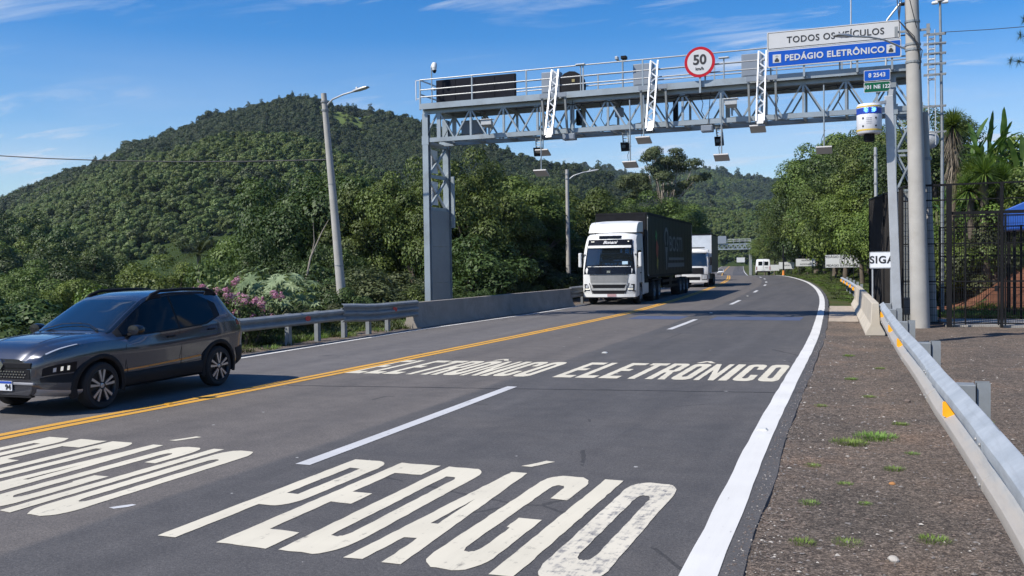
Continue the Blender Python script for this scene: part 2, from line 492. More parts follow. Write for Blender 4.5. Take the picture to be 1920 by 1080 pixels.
def strip(name, y0, y1, x0, x1, dz, m, step=1.0, jit=0.006, seed=1):
    b = MB(); r_ = random.Random(seed + int(y0*10)); k = max(1, int((y1-y0)/step))
    for i in range(k+1):
        y = y0 + (y1-y0)*i/k
        b.v.append((x0(y)+r_.uniform(-jit, jit), y, rz(y)+dz)); b.v.append((x1(y)+r_.uniform(-jit, jit), y, rz(y)+dz))
    for i in range(k): b.f.append((2*i, 2*i+1, 2*i+3, 2*i+2)); b.m.append(0)
    return b.build(name, m, road)
def off(fn, d): return lambda y: fn(y)+d
strip('edge_line', -12, 128, off(xr,-.115), off(xr,.115), 0.006, P_WHITE, 0.5)
strip('edge_line', 128, 480, off(xr,-.09), off(xr,.09), 0.006, P_WHITE, 4)
strip('edge_line', -12, 130, off(xl,-.06), off(xl,.06), 0.005, P_WHITE, 1, 0.012)
strip('edge_line', 130, 480, off(xl,-.06), off(xl,.06), 0.005, P_WHITE, 4)
for dd in (-.11, .11):
    strip('center_line', -12, 130, off(xye,dd-.075), off(xye,dd+.075), 0.005, P_YEL, 0.7, 0.008)
    strip('center_line', 130, 480, off(xye,dd-.07), off(xye,dd+.07), 0.005, P_YEL, 4)
for a_, b_ in [(-7.5,-1.2),(8.0,14.1),(27.0,31.7),(42.4,46.9),(57.9,61.5),(72,75.5),(82,85.2),(95,98.5),(104,108),(116,120)]:
    strip('lane_dash', a_, b_, off(xdsh,-.085), off(xdsh,.085), 0.005, P_DASH, 1.0)
# raised studs beside the yellow line and on the white line
M_STUD = mat('stud_yellow', (0.6,0.3,0.03), 0.4); M_STUDW = mat('stud_white', (0.62,0.62,0.58), 0.5)
def stud(x, y, m):
    b = MB(); b.prism([(-.06,0),(.06,0),(.035,.022),(-.035,.022)], -.05, .05, 'y')
    return b.build('road_stud', m, road, (x, y, rz(y)+0.004))
for y in (10.9, 26, 41, 56): stud(xye(y), y, M_STUD)
for y in (11.25, 24, 37.5, 52): stud(xr(y)-.02, y, M_STUDW).location.z = rz(y)+0.007
for y in (19.8, 35.5, 52): stud(xdsh(y), y, M_STUDW)
# a thin dark line running across the lanes
M_DARKLINE = mat('dark_cross_line', (0.022,0.022,0.024), 0.7)
b = MB(); r9 = random.Random(4)
for i in range(61):
    x = lerp(-9.2,-1.0,i/60); y = 13.35+.165*(x+8.6)+r9.uniform(-.02,.02); b.v += [(x,y-.012,.0032),(x,y+.012+r9.uniform(0,.01),.0032)]
for i in range(60): b.f.append((2*i,2*i+2,2*i+3,2*i+1)); b.m.append(0)
b.build('dark_cross_line', M_DARKLINE, road)
# faint blue painted bars under the gantry
P_BLUE = paint('faded_blue_paint', (0.075,0.095,0.165), 1.0, dark=(0.09,0.09,0.095))
for a_, b_ in ((-8.1,-6.3),(-5.3,-2.4)):
    strip('blue_bar', 31.6, 33.4, lambda y, a_=a_: a_, lambda y, b_=b_: b_, 0.004, P_BLUE, 0.4, 0.03)

# --- painted letters, drawn as outlines in a unit cell, stretched along the road
SX, SY = 0.365, 0.148
def arc(cx, cy, rx, ry, a0, a1, k=6):
    return [(cx+rx*math.cos(R(a0+(a1-a0)*i/k)), cy+ry*math.sin(R(a0+(a1-a0)*i/k))) for i in range(k+1)]
RX, RY = 0.36, 0.11
def rrect(x0, y0, x1, y1, rx, ry):
    return arc(x1-rx,y0+ry,rx,ry,-90,0)+arc(x1-rx,y1-ry,rx,ry,0,90)+arc(x0+rx,y1-ry,rx,ry,90,180)+arc(x0+rx,y0+ry,rx,ry,180,270)
IR = .5-SX-.015
OH = rrect(SX, SY+.02, 1-SX, 1-SY-.02, IR, .05)
GLYPH = {
 'P': [[(0,0),(SX,0),(SX,.36)]+arc(1-RX,.36+RY,RX,RY,-90,0)+arc(1-RX,1-RY,RX,RY,0,90)+[(0,1)], [(SX,.50),(1-SX,.50),(1-SX,.87),(SX,.87)]],
 'E': [[(0,0),(1,0),(1,SY),(SX,SY),(SX,.45),(.82,.45),(.82,.58),(SX,.58),(SX,1-SY),(1,1-SY),(1,1),(0,1)]],
 'D': [[(0,0)]+arc(1-RX,RY*1.5,RX,RY*1.5,-90,0)+arc(1-RX,1-RY,RX,RY,0,90)+[(0,1)], [(SX,.15)]+arc(1-SX-.12,.21,.12,.06,-90,0)+arc(1-SX-.12,.83,.12,.03,0,90)+[(SX,.86)]],
 'A': [[(0,0),(.32,0),(.38,.20),(.62,.20),(.68,0),(1,0),(.68,1),(.32,1)], [(.43,.34),(.57,.34),(.5,.62)]],
 'G': [[(1,.70),(1,1-RY)]+arc(1-RX,1-RY,RX,RY,0,90)+arc(RX,1-RY,RX,RY,90,180)+arc(RX,RY,RX,RY,180,270)+arc(1-RX,RY,RX,RY,-90,0)+[(1,.47),(.56,.47),(.56,.37),(1-SX,.37)]+arc(1-SX-IR,.19,IR,.05,0,-90)+arc(SX+IR,.19,IR,.05,270,180)+arc(SX+IR,.82,IR,.05,180,90)+arc(1-SX-IR,.82,IR,.05,90,0)+[(1-SX,.70)]],
 'I': [[(0,0),(1,0),(1,1),(0,1)]],
 'O': [rrect(0,0,1,1,RX,RY), OH],
 'L': [[(0,0),(1,0),(1,SY),(SX,SY),(SX,1),(0,1)]],
 'T': [[(.5-SX/2,0),(.5+SX/2,0),(.5+SX/2,1-SY),(1,1-SY),(1,1),(0,1),(0,1-SY),(.5-SX/2,1-SY)]],
 'R': [[(0,0),(SX,0),(SX,.40),(.5,.40),(1-SX,0),(1,0),(.80,.42)]+arc(1-RX,.44+RY,RX,RY,-60,0)+arc(1-RX,1-RY,RX,RY,0,90)+[(0,1)], [(SX,.54),(1-SX,.54),(1-SX,.87),(SX,.87)]],
 'N': [[(0,0),(.28,0),(.28,.62),(.72,0),(1,0),(1,1),(.72,1),(.72,.40),(.28,1),(0,1)]],
 'C': [[(1,.66),(1,1-RY)]+arc(1-RX,1-RY,RX,RY,0,90)+arc(RX,1-RY,RX,RY,90,180)+arc(RX,RY,RX,RY,180,270)+arc(1-RX,RY,RX,RY,-90,0)+[(1,.34),(1-SX,.34)]+arc(1-SX-IR,.19,IR,.05,0,-90)+arc(SX+IR,.19,IR,.05,270,180)+arc(SX+IR,.81,IR,.05,180,90)+arc(1-SX-IR,.81,IR,.05,90,0)+[(1-SX,.66)]],
 'acute': [[(.30,1.09),(.55,1.09),(.88,1.20),(.66,1.20)]],
 'circumflex': [[(-.05,1.06),(.22,1.06),(.5,1.14),(.78,1.06),(1.05,1.06),(.66,1.20),(.34,1.20)]],
}
def letter(ch, x0, w, fy0, fy1, m, seed, dz=0.0045):
    r_ = random.Random(seed); loops = []
    for lp in GLYPH[ch]:
        out = []
        for i, (a, b) in enumerate(lp):
            c_, d = lp[(i+1) % len(lp)]
            xa, ya, xb, yb = x0+a*w, b, x0+c_*w, d
            pa = Vector((xa, lerp(fy0(xa), fy1(xa), ya), 0)); pb = Vector((xb, lerp(fy0(xb), fy1(xb), yb), 0))
            k = max(1, int((pb-pa).length/0.09))
            for j in range(k):
                q = pa.lerp(pb, j/k)
                out.append(Vector((q.x+r_.uniform(-.0045,.0045), q.y+r_.uniform(-.011,.011), dz)))
        loops.append(out)
    flat = [q for lp in loops for q in lp]
    b = MB(); b.v = [tuple(q) for q in flat]
    for t in tessellate_polygon(loops): b.f.append(tuple(t)); b.m.append(0)
    me = b.mesh('painted_letter', m)
    if me.polygons and sum(q.normal.z for q in me.polygons) < 0: me.flip_normals()
    return put('painted_letter', me, road)
for word_x, pitch, w_, ia in ((-5.02, .535, .44, .17), (-9.20, .478, .40, .14)):
    x = word_x
    for k, ch in enumerate('PEDAGIO'):
        w = ia if ch == 'I' else w_
        b0 = (lambda q: 5.53) if word_x > -6 else (lambda q: 5.70 - .02*(q+7.6))
        b1 = (lambda q: 8.34 - .03*(q+3.4)) if word_x > -6 else (lambda q: 8.40)
        m = P_WORN if (ch == 'O' and word_x > -6) else P_LET
        letter(ch, x, w, b0, b1, m, k+int(word_x*7))
        if ch == 'A': letter('acute', x, w, b0, b1, P_LET, 50+k)
        x += pitch - (w_ - ia if ch == 'I' else 0)
eb = lambda q: 15.05 + .097*(q+9.25)
et = lambda q: 17.42 + .125*(q+8.9)
for start, end in ((-9.22,-5.74), (-5.30,-1.56)):
    k_ = (end-start)/(9*.30+.13+9*.062); x = start
    for k, ch in enumerate('ELETRONICO'):
        w = (.13 if ch == 'I' else .30)*k_
        letter(ch, x, w, eb, et, P_LET, 90+k+int(start*3))
        if k == 5: letter('circumflex', x, w, eb, et, P_LET, 120+k)
        x += w + .062*k_
# a smeared splash of paint left of the first letter
b = MB(); b.add([(-6.0,6.06,.004),(-5.93,6.04,.004),(-5.86,6.12,.004),(-5.84,6.20,.004),(-5.89,6.21,.004),(-5.96,6.12,.004)], [(0,1,2,3,4,5)])
b.build('paint_splash', P_DASH, road)

# --- gravel verges
def gravel(name, a, b_, c_, fleck=0.35):
    m, nt, N, L, p = new_mat(name)
    v = coord(nt)
    big = noise_node(nt, v, 0.7, 6, 0.65, 0.5); mid = noise_node(nt, v, 9.0, 6, 0.72); fine = noise_node(nt, v, 60, 4, 0.75)
    c0 = ramp_node(nt, big, [(0.35, a), (0.55, b_), (0.7, c_)])
    for sc_, amt in ((46, 0.8), (120, 0.7)):
        vo_ = nt.nodes.new('ShaderNodeTexVoronoi'); vo_.inputs['Scale'].default_value = sc_; L.new(v, vo_.inputs['Vector'])
        sp_ = nt.nodes.new('ShaderNodeSeparateXYZ'); L.new(vo_.outputs['Color'], sp_.inputs[0])
        c0 = mixrgb(nt, amt, c0, ramp_node(nt, sp_.outputs[0], [(0.0, (0.45,0.45,0.47)), (0.6, (1.0,0.98,0.96)), (1.0, (1.75,1.72,1.68))]), 'MULTIPLY')
    c1 = mixrgb(nt, 0.6, c0, ramp_node(nt, mid, [(0.3, (0.6,0.6,0.6)), (0.7, (1.4,1.4,1.4))]), 'MULTIPLY')
    c1 = mixrgb(nt, 0.8, c1, ramp_node(nt, fine, [(0.32, (0.4,0.4,0.4)), (0.68, (1.6,1.6,1.6))]), 'MULTIPLY')
    vor = nt.nodes.new('ShaderNodeTexVoronoi'); vor.inputs['Scale'].default_value = 38; L.new(v, vor.inputs['Vector'])
    k = mth(nt, 'MULTIPLY', mth(nt, 'LESS_THAN', vor.outputs['Distance'], 0.22), mth(nt, 'GREATER_THAN', noise_node(nt, v, 5.0, 3), 0.6))
    c1 = mixrgb(nt, mth(nt, 'MULTIPLY', k, fleck), c1, (0.42,0.39,0.36))
    L.new(c1, p.inputs['Base Color']); p.inputs['Roughness'].default_value = 0.95; p.inputs['Specular IOR Level'].default_value = 0.15
    hh = mth(nt, 'ADD', mth(nt, 'MULTIPLY', mid, 1.0), mth(nt, 'MULTIPLY', fine, 0.6))
    L.new(bump(nt, hh, 0.9, 0.035), p.inputs['Normal'])
    return m
M_GRAV = gravel('verge_gravel', (0.122,0.104,0.088), (0.160,0.130,0.106), (0.210,0.152,0.112))
def sheet(name, ys, fx0, fx1, nx, fz, m, kind='structure', parent=None):
    b = MB()
    for y in ys:
        for i in range(nx+1):
            x = lerp(fx0(y), fx1(y), i/nx); b.v.append((x, y, fz(x, y)))
    for j in range(len(ys)-1):
        for i in range(nx):
            b.f.append((j*(nx+1)+i, j*(nx+1)+i+1, (j+1)*(nx+1)+i+1, (j+1)*(nx+1)+i)); b.m.append(0)
    o = b.build(name, m, parent, smooth=60)
    if parent is None: tag(o, kind=kind)
    return o
def vz(x, y):
    d = min(1, max(0, (x - xr(y) - 0.27)/0.5))
    return rz(y) - 0.012 - 0.012*d + 0.028*noise.noise(Vector((x*1.3, y*1.3, 0))) + 0.012*noise.noise(Vector((x*6, y*6, 5)))
sheet('gravel_shoulder', axis([(-6,14,.12),(14,40,.3)]), lambda y: xr(y)+.24, lambda y: 9.0, 46, vz, M_GRAV)
sheet('gravel_shoulder', axis([(-8,70,.7)]), lambda y: xl(y)-2.2, lambda y: xl(y)-.46, 6, lambda x, y: rz(y)-.012+.03*noise.noise(Vector((x*1.5,y*1.5,3))), M_GRAV)
# pale concrete apron by the end of the barrier, and the paved yard inside the fence
M_APRON = mat('pale_aggregate', (0.36,0.30,0.235), 0.95, var=0.25, scale=7, bmp=0.6, bscale=30)
sheet('concrete_apron', axis([(31.3,41.5,.5)]), lambda y: xr(y)+.30, lambda y: lerp(-0.62,-1.02,(y-31.3)/10.2), 4, lambda x, y: vz(x,y)*0+0.0+.006*noise.noise(Vector((x*3,y*3,1))), M_APRON)
M_YARD = mat('yard_concrete', (0.36,0.34,0.31), 0.9, var=0.15, scale=1.5, bmp=0.3)
b = MB(); b.bx(1.75, 9.0, 29.75, 32.6, -.10, .03)
tag(b.build('yard_paving', M_YARD), kind='structure')
# loose stones: too many to count
rng = random.Random(11)
peb = MB()
def pebble(mb, x, y, z, s, r_):
    q = [Vector((1,0,0)),Vector((-1,0,0)),Vector((0,1,0)),Vector((0,-1,0)),Vector((0,0,.8)),Vector((0,0,-.6))]
    a = r_.uniform(0, 6.28); ca, sa = math.cos(a), math.sin(a); vs = []
    for p_ in q:
        k = s*r_.uniform(.6, 1.3); vs.append((x+(p_.x*ca-p_.y*sa)*k, y+(p_.x*sa+p_.y*ca)*k*.8, z+p_.z*k*.7))
    mb.add(vs, [(0,2,4),(2,1,4),(1,3,4),(3,0,4),(2,0,5),(1,2,5),(3,1,5),(0,3,5)], r_.choice((0,0,0,0,1,1,1,2)))
for _ in range(11000):
    y = 2.2 + 24*rng.random()**1.7
    u = rng.random()
    x = xr(y)+.30 + (4.2)*(u if rng.random() < .6 else u*u)
    pebble(peb, x, y, vz(x, y)+.002, rng.choice((.005,.005,.006,.007,.008,.009,.010,.012,.016,.022)), rng)
for _ in range(3800):
    y = 2.2 + 24*rng.random()**1.6
    x = xr(y)+.15 + abs(rng.gauss(0,.16))
    pebble(peb, x, y, (0.002 if x < xr(y)+.27 else vz(x, y)+.002), rng.choice((.004,.005,.006,.008,.010)), rng)
pb = peb.build('loose_gravel', [mat('pebble_brown', (0.13,0.10,0.085), 0.9, scale=30), mat('pebble_grey', (0.17,0.155,0.145), 0.9, scale=30), mat('pebble_pale', (0.40,0.37,0.33), 0.9, scale=30)])
tag(pb, 'loose gravel scattered over the brown right-hand road shoulder', 'gravel', kind='stuff')

# --- hills
M_HILL = mat('hill_understorey', (0.036,0.055,0.018), 1.0, var=0.35, scale=0.05, spec=0.05)
M_MEADOW = mat('hill_meadow', (0.10,0.135,0.040), 1.0, var=0.2, scale=0.06, spec=0.05)
M_REDSOIL = mat('red_soil', (0.17,0.078,0.048), 1.0, var=0.3, scale=0.6, bmp=0.6, bscale=6, spec=0.05)
def sample(pts, u):
    k = min(len(pts)-2, int(u)); t = u-k
    a, b = Vector(pts[k]), Vector(pts[k+1])
    return a.lerp(b, t)
def hill_point(ridge, drop, foot, zf, u, v_, amp, bulge=1.0):
    rp = sample(ridge, u); d = math.hypot(rp.x, rp.y); e = Vector((rp.x/d, rp.y/d, 0))
    zr = rp.z - drop + min(1.0, d/500)*(3.2*noise.noise(Vector((rp.x*.022, rp.y*.022, 5.0)))+1.6*noise.noise(Vector((rp.x*.07, rp.y*.07, 9.0))))
    if callable(foot): foot = foot(u)
    if v_ <= 1:
        dist = lerp(foot, d, v_); z = lerp(zf, zr, v_**bulge)
        z += amp*math.sin(math.pi*v_)*noise.noise(Vector((e.x*dist*.008, e.y*dist*.008, 1.7)))
    else:
        dist = d + (v_-1)*foot*1.2; z = zr - (v_-1)*(v_-1)*0.5*abs(zr-zf)*2
    return Vector((e.x*dist, e.y*dist, z))
def hill(name, ridge, drop, foot, zf, amp, m, nu=4, nv=26, bulge=1.0):
    b = MB(); U_ = (len(ridge)-1)*nu
    for j in range(nv+1):
        for i in range(U_+1):
            b.v.append(tuple(hill_point(ridge, drop, foot, zf, i/nu, 1.35*j/nv, amp, bulge)))
    for j in range(nv):
        for i in range(U_): b.f.append((j*(U_+1)+i, j*(U_+1)+i+1, (j+1)*(U_+1)+i+1, (j+1)*(U_+1)+i)); b.m.append(0)
    return tag(b.build(name, m, smooth=70), kind='structure')
RIDGE = [(-697,416,12),(-640,439,23),(-580,452,35),(-538,457,43),(-510,458,51.5),(-480,459,60.5),(-450,460,68.5),(-412,465,82.3),(-378,467,93.4),(-347,469,97.8),(-320,469,100.7),(-301,471,98.3),(-275,475,90.1),(-254,473,84.9),(-232,470,79.9),(-201,471,68.5),(-171,472,57.2),(-145,482,50.6),(-118,492,42.6),(-92,502,30.9),(-66,512,20.6),(-47,519,11.8)]
FAR = [(-640,1270,120),(-552,1292,130.7),(-478,1321,139.1),(-434,1338,150.3),(-390,1301,142.3),(-321,1274,127.5),(-269,1241,119.2),(-220,1206,123.5),(-195,1216,120.4),(-164,1228,111.8),(-123,1244,109.8),(-82,1260,103.1),(-18,1284,105.5),(45,1309,118.1),(127,1342,123.7),(253,1390,115)]
SPUR = [(-230,105,24),(-174,115,19.2),(-152,113,16.7),(-135,109,14.8),(-126,107,12.9),(-117,105,10.4),(-109,103,7.6),(-101,100,5),(-93,98,3),(-84,96,1.7),(-74,94,0)]
H_MAIN = dict(ridge=RIDGE, drop=5, foot=lambda u: 190 + 270*smooth01((u-15.2)/2.6), zf=-9, amp=34, bulge=1.15)
H_FAR = dict(ridge=FAR, drop=11, foot=640, zf=-6, amp=40, bulge=1.1)
H_SPUR = dict(ridge=SPUR, drop=6.5, foot=72, zf=-9, amp=3, bulge=0.9)
hill('hill', m=M_HILL, **H_MAIN)
hill('hill', m=M_HILL, **H_FAR)
hill('hill', m=M_HILL, **H_SPUR)
def hill_patch(name, H, u0, u1, v0, v1, m, lift, n_=16):
    b = MB()
    for j in range(n_+1):
        for i in range(n_+1):
            uu, vv = i/n_*2-1, j/n_*2-1
            du = uu*math.sqrt(1-vv*vv*.5); dv = vv*math.sqrt(1-uu*uu*.5)
            wob = 1+.18*noise.noise(Vector((du*2, dv*2, u0)))
            p_ = hill_point(H['ridge'], H['drop'], H['foot'], H['zf'], lerp(u0,u1,.5+.5*du*wob), lerp(v0,v1,.5+.5*dv*wob), H['amp'], H['bulge'])
            b.v.append((p_.x, p_.y, p_.z+lift))
    for j in range(n_):
        for i in range(n_): b.f.append((j*(n_+1)+i, j*(n_+1)+i+1, (j+1)*(n_+1)+i+1, (j+1)*(n_+1)+i)); b.m.append(0)
    return tag(b.build(name, m, smooth=60), kind='structure')
hill_patch('hill_meadow', H_MAIN, 10.75, 12.15, .905, .982, M_MEADOW, 1.2)
# ================================================================== barriers, poles, signs, fence
M_GALV = mat('galvanised_steel', (0.50,0.52,0.53), 0.45, 0.35, var=0.14, scale=2.2, dirt=(0.24,0.22,0.19), dirt_amt=0.35)
M_GALV2 = mat('weathered_galvanised', (0.25,0.27,0.28), 0.6, 0.3, var=0.15, scale=3.0, dirt=(0.17,0.15,0.12), dirt_amt=0.4)
M_GALV3 = mat('dull_grey_steel', (0.17,0.18,0.185), 0.7, 0.2, var=0.2, scale=2.0)
M_CONC = mat('barrier_concrete', (0.47,0.42,0.34), 0.9, var=0.12, scale=1.4, bmp=0.35, bscale=25, dirt=(0.26,0.21,0.16), dirt_amt=0.4)
M_CONCD = mat('old_barrier_concrete', (0.27,0.24,0.205), 0.92, var=0.2, scale=1.2, bmp=0.4, bscale=20, dirt=(0.12,0.105,0.09), dirt_amt=0.6)
M_POLE = mat('pole_concrete', (0.37,0.355,0.325), 0.88, var=0.1, scale=1.6, bmp=0.25, bscale=30, dirt=(0.28,0.25,0.21), dirt_amt=0.35)
M_WHITE = mat('white_paint', (0.74,0.74,0.72), 0.45, var=0.05)
M_BLACK = mat('black_paint', (0.014,0.014,0.016), 0.6, var=0.2, spec=0.12)
M_DARK = mat('dark_rubber', (0.03,0.03,0.032), 0.7)
M_AMBER = mat('amber_reflector', (0.85,0.36,0.012), 0.35, var=0.08)
M_RED = mat('red_reflector', (0.5,0.04,0.03), 0.35)
M_BOLT = mat('bolt_steel', (0.24,0.24,0.24), 0.55, 0.3)

WB = [(0,.0),(.015,.006),(.078,.045),(.083,.07),(.078,.095),(.012,.14),(0,.156),(.012,.172),(.078,.217),(.083,.242),(.078,.267),(.015,.306),(0,.312)]
WBD = [(q*1.35, h*1.6) for q, h in WB]
TB = WB + [(x, z+.194) for x, z in WB[7:]]
def beam(name, pts, side, prof, z0, m, parent, thick=.006):
    """corrugated rail swept along pts (x, y); side = +1 when it faces +X"""
    rings = []
    k = len(pts)
    for i, (x, y) in enumerate(pts):
        a, b_ = pts[max(0,i-1)], pts[min(k-1,i+1)]
        t = Vector((b_[0]-a[0], b_[1]-a[1])).normalized(); nrm = Vector((t.y, -t.x))*side
        zb = z0[i] if isinstance(z0, list) else z0
        ring = [(x+nrm.x*q, y+nrm.y*q, zb+h) for q, h in prof] + [(x+nrm.x*(q-thick), y+nrm.y*(q-thick), zb+h) for q, h in reversed(prof)]
        rings.append(ring)
    b = MB(); b.loft(rings, True, True)
    return b.build(name, m, parent, smooth=38)
def cpost(parent, x, y, z0, z1, side, m):
    """C-section post with its spacer block, behind a rail that faces side"""
    b = MB(); s = -side
    b.bx(min(0, s*.005), max(0, s*.005), -.065, .065, 0, z1-z0); b.bx(min(0,s*.12), max(0,s*.12), -.065, -.060, 0, z1-z0); b.bx(min(0,s*.12), max(0,s*.12), .060, .065, 0, z1-z0)
    b.bx(min(s*.115,s*.12), max(s*.115,s*.12), .03, .0598, 0, z1-z0)
    return b.build('post', m, parent, (x + s*.17, y, z0))
def spacer(parent, x, y, z0, z1, side, m):
    b = MB(); s = -side
    b.bx(min(s*.004,s*.165), max(s*.004,s*.165), -.10, .10, 0, z1-z0)
    return b.build('spacer_block', m, parent, (x, y, z0), bevel=.008)
def reflector(parent, x, y, z, side, m, s=1.0):
    b = MB(); b.prism([(-.04*s,-.055*s),(.055*s,-.035*s),(.055*s,.035*s),(-.04*s,.055*s)], 0, .006*side, 'x')
    o = b.build('reflector', m, parent, (x+side*.03, y, z)); o.rotation_euler = (0, 0, side*R(35) * -1)
    return o

def rail_steel():
    m, nt, N, L, p = new_mat('tan_rail_steel')
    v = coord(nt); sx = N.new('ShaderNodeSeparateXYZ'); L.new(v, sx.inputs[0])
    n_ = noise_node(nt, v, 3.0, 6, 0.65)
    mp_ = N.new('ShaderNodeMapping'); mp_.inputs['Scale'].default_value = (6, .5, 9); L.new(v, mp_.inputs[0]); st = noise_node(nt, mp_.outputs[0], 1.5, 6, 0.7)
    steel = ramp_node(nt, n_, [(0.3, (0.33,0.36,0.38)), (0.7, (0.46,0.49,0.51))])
    # tan tone over the steel on the lower corrugation
    low_tan = mth(nt, 'MULTIPLY', mth(nt, 'ADD', mth(nt, 'SUBTRACT', 0.55, sx.outputs[2]), mth(nt, 'MULTIPLY', mth(nt, 'SUBTRACT', n_, 0.5), 0.10)), 14, True)
    c_ = mixrgb(nt, mth(nt, 'MULTIPLY', low_tan, 0.8), steel, (0.44,0.385,0.32))
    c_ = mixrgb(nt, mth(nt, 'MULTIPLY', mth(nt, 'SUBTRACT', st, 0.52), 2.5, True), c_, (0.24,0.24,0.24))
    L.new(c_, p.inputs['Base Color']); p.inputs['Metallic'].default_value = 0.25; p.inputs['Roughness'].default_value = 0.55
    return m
M_TANRAIL = rail_steel()
# right-hand guardrail, close to the camera
def xrail(y): return interp([(-6,.95),(2,.87),(6.3,.79),(7.3,.76),(8.75,.71),(10.85,.62),(13.3,.54),(16.6,.40),(25.4,.13),(40,-.2)], y)
gr = thing('guardrail', 'galvanised guardrail with amber reflectors in the right foreground', 'guardrail', (xrail(10), 10, 0))
ox, oy = xrail(10), 10
beam('rail', [(xrail(y)-ox+.006*noise.noise(Vector((y*.9,3,1))), y-oy) for y in axis([(-6,27.2,.4)])], -1, WBD, .30, M_TANRAIL, gr)
for y in (-3, 1.2, 5.5, 9.8, 14.4, 19.0, 23.4, 26.3):
    spacer(gr, xrail(y)-ox, y-oy, .29, .80, -1, M_GALV2); cpost(gr, xrail(y)-ox, y-oy, -.05, .82, -1, M_GALV2)
for y in (1.9, 9.75, 17.2, 20.6, 25.6): reflector(gr, xrail(y)-ox-.02, y-oy, .55, -1, M_AMBER, 1.9)
b = MB()
for y in axis([(-5,27,2.1)]):
    for z in (.62, .64): b.bx(xrail(y)-ox-.075, xrail(y)-ox-.069, y-oy-.05, y-oy-.01, z, z+.012)
b.build('slot_marks', M_GALV2, gr)['kind'] = 'stuff'

for y in (-1.4, 2.9, 7.2, 11.5, 15.8, 20.1, 24.4):      # lapped joints with their bolts
    beam('lap_joint', [(xrail(y+d)-ox-.004, y+d-oy) for d in (0,.16,.32)], -1, WBD, .30, M_TANRAIL, gr)
    for dy in (.05, .27):
        for z in (.41, .55, .69):
            b = MB(); b.lathe([(0,0),(.016,0),(.013,-.010),(0,-.012)], (xrail(y+dy)-ox-(.117 if z != .55 else .012), y+dy-oy, z), 'x', 8); b.build('bolt', M_BOLT, gr)
# right-hand concrete barrier (two cast segments)
JP = [(-.24,0),(.24,0),(.24,.07),(.115,.30),(.085,.85),(-.085,.85),(-.115,.30),(-.24,.07)]
def jersey(name, label, p0, p1, m, z=0.0, prof=JP, cat='barrier'):
    a, b_ = Vector((*p0, 0)), Vector((*p1, 0)); t = (b_-a).normalized(); nn = Vector((t.y, -t.x, 0)); ln = (b_-a).length
    k = max(2, int(ln/1.0)); rings = [[tuple(t*(ln*i/k) + nn*x + Vector((0,0,h))) for x, h in prof] for i in range(k+1)]
    q = MB(); q.loft(rings, True, True)
    o = q.build(name, m, None, (p0[0], p0[1], z), smooth=25, bevel=.015)
    return tag(o, label, cat, 'pale concrete barrier segments by the right shoulder' if m is M_CONC else None)
jersey('concrete_barrier', 'long pale concrete safety barrier segment beside the right shoulder, nearest the guardrail', (-.11,26.0), (-.74,39.6), M_CONC, -.02)
jersey('concrete_barrier', 'short pale concrete barrier segment beyond the dark joint on the right shoulder', (-.76,39.72), (-.90,42.4), M_CONC, -.02)
# guardrail beyond it
gr2 = thing('guardrail', 'short far guardrail with amber reflectors behind the end of the pale right barrier', 'guardrail', (-1.0,43,0))
def xg2(y): return interp([(41.5,-.83),(50,-1.35),(62,-2.2)], y)
beam('rail', [(xg2(y)+1.0, y-43) for y in axis([(41.8,62,1)])], -1, WB, .50, M_GALV, gr2)
for y in (44, 48, 52, 56, 60): cpost(gr2, xg2(y)+1.0, y-43, -.05, .84, -1, M_GALV2); reflector(gr2, xg2(y)+1.0-.06, y-43-.6, .66, -1, M_AMBER, 1.6)

# left-hand guardrail, old concrete barrier, guardrail beyond
def xgl(y): return interp([(-8,-13.4),(17.7,-13.62),(26,-13.52),(37,-12.85),(44,-13.05),(66,-14.7)], y)
gl = thing('guardrail', 'galvanised guardrail on the left verge in front of the pink bush and lamp post', 'guardrail', (-13.6,20,0))
beam('rail', [(xgl(y)+13.6, y-20) for y in axis([(-8,22.2,1.2)])], 1, WB, .49, M_GALV2, gl)
prof_t = TB
beam('rail', [(xgl(y)+13.6+.008, y-20) for y in axis([(22.1,26.4,.6)])], 1, TB, [lerp(.44,.36,smooth01(i/3)) for i in range(len(axis([(22.1,26.4,.6)])))], M_GALV2, gl)
for y in (-4, 0, 4, 8, 12, 16, 18, 20, 21.3, 22.6, 23.9, 25.0): cpost(gl, xgl(y)+13.6, y-20, -.15, .80, 1, M_GALV2)
for y in (20.4, 24.9): reflector(gl, xgl(y)+13.6+.05, y-20, .65, 1, M_RED, 1.4)
for y in axis([(16,22,.65)]): b = MB(); b.bx(xgl(y)+13.6+.02, xgl(y)+13.6+.032, y-20-.02, y-20+.02, .635, .655); b.build('bolt', M_BOLT, gl)
jersey('concrete_barrier', 'long weathered dark concrete barrier on the left verge below the gantry column', (-13.62,26.15), (-12.98,40.4), M_CONCD, -.06, [(-.26,0),(.26,0),(.26,.08),(.14,.30),(.09,.85),(-.09,.85),(-.14,.30),(-.26,.08)])
gl2 = thing('guardrail', 'far guardrail on the left verge beside the oncoming white-cabbed truck', 'guardrail', (-12.9,40,0))
beam('rail', [(xgl(y)+12.9, y-40) for y in axis([(40.2,66,1.5)])], 1, TB, .36, M_GALV3, gl2)
for y in axis([(41.2,65,2)]): cpost(gl2, xgl(y)+12.9, y-40, -.1, .84, 1, M_GALV3)

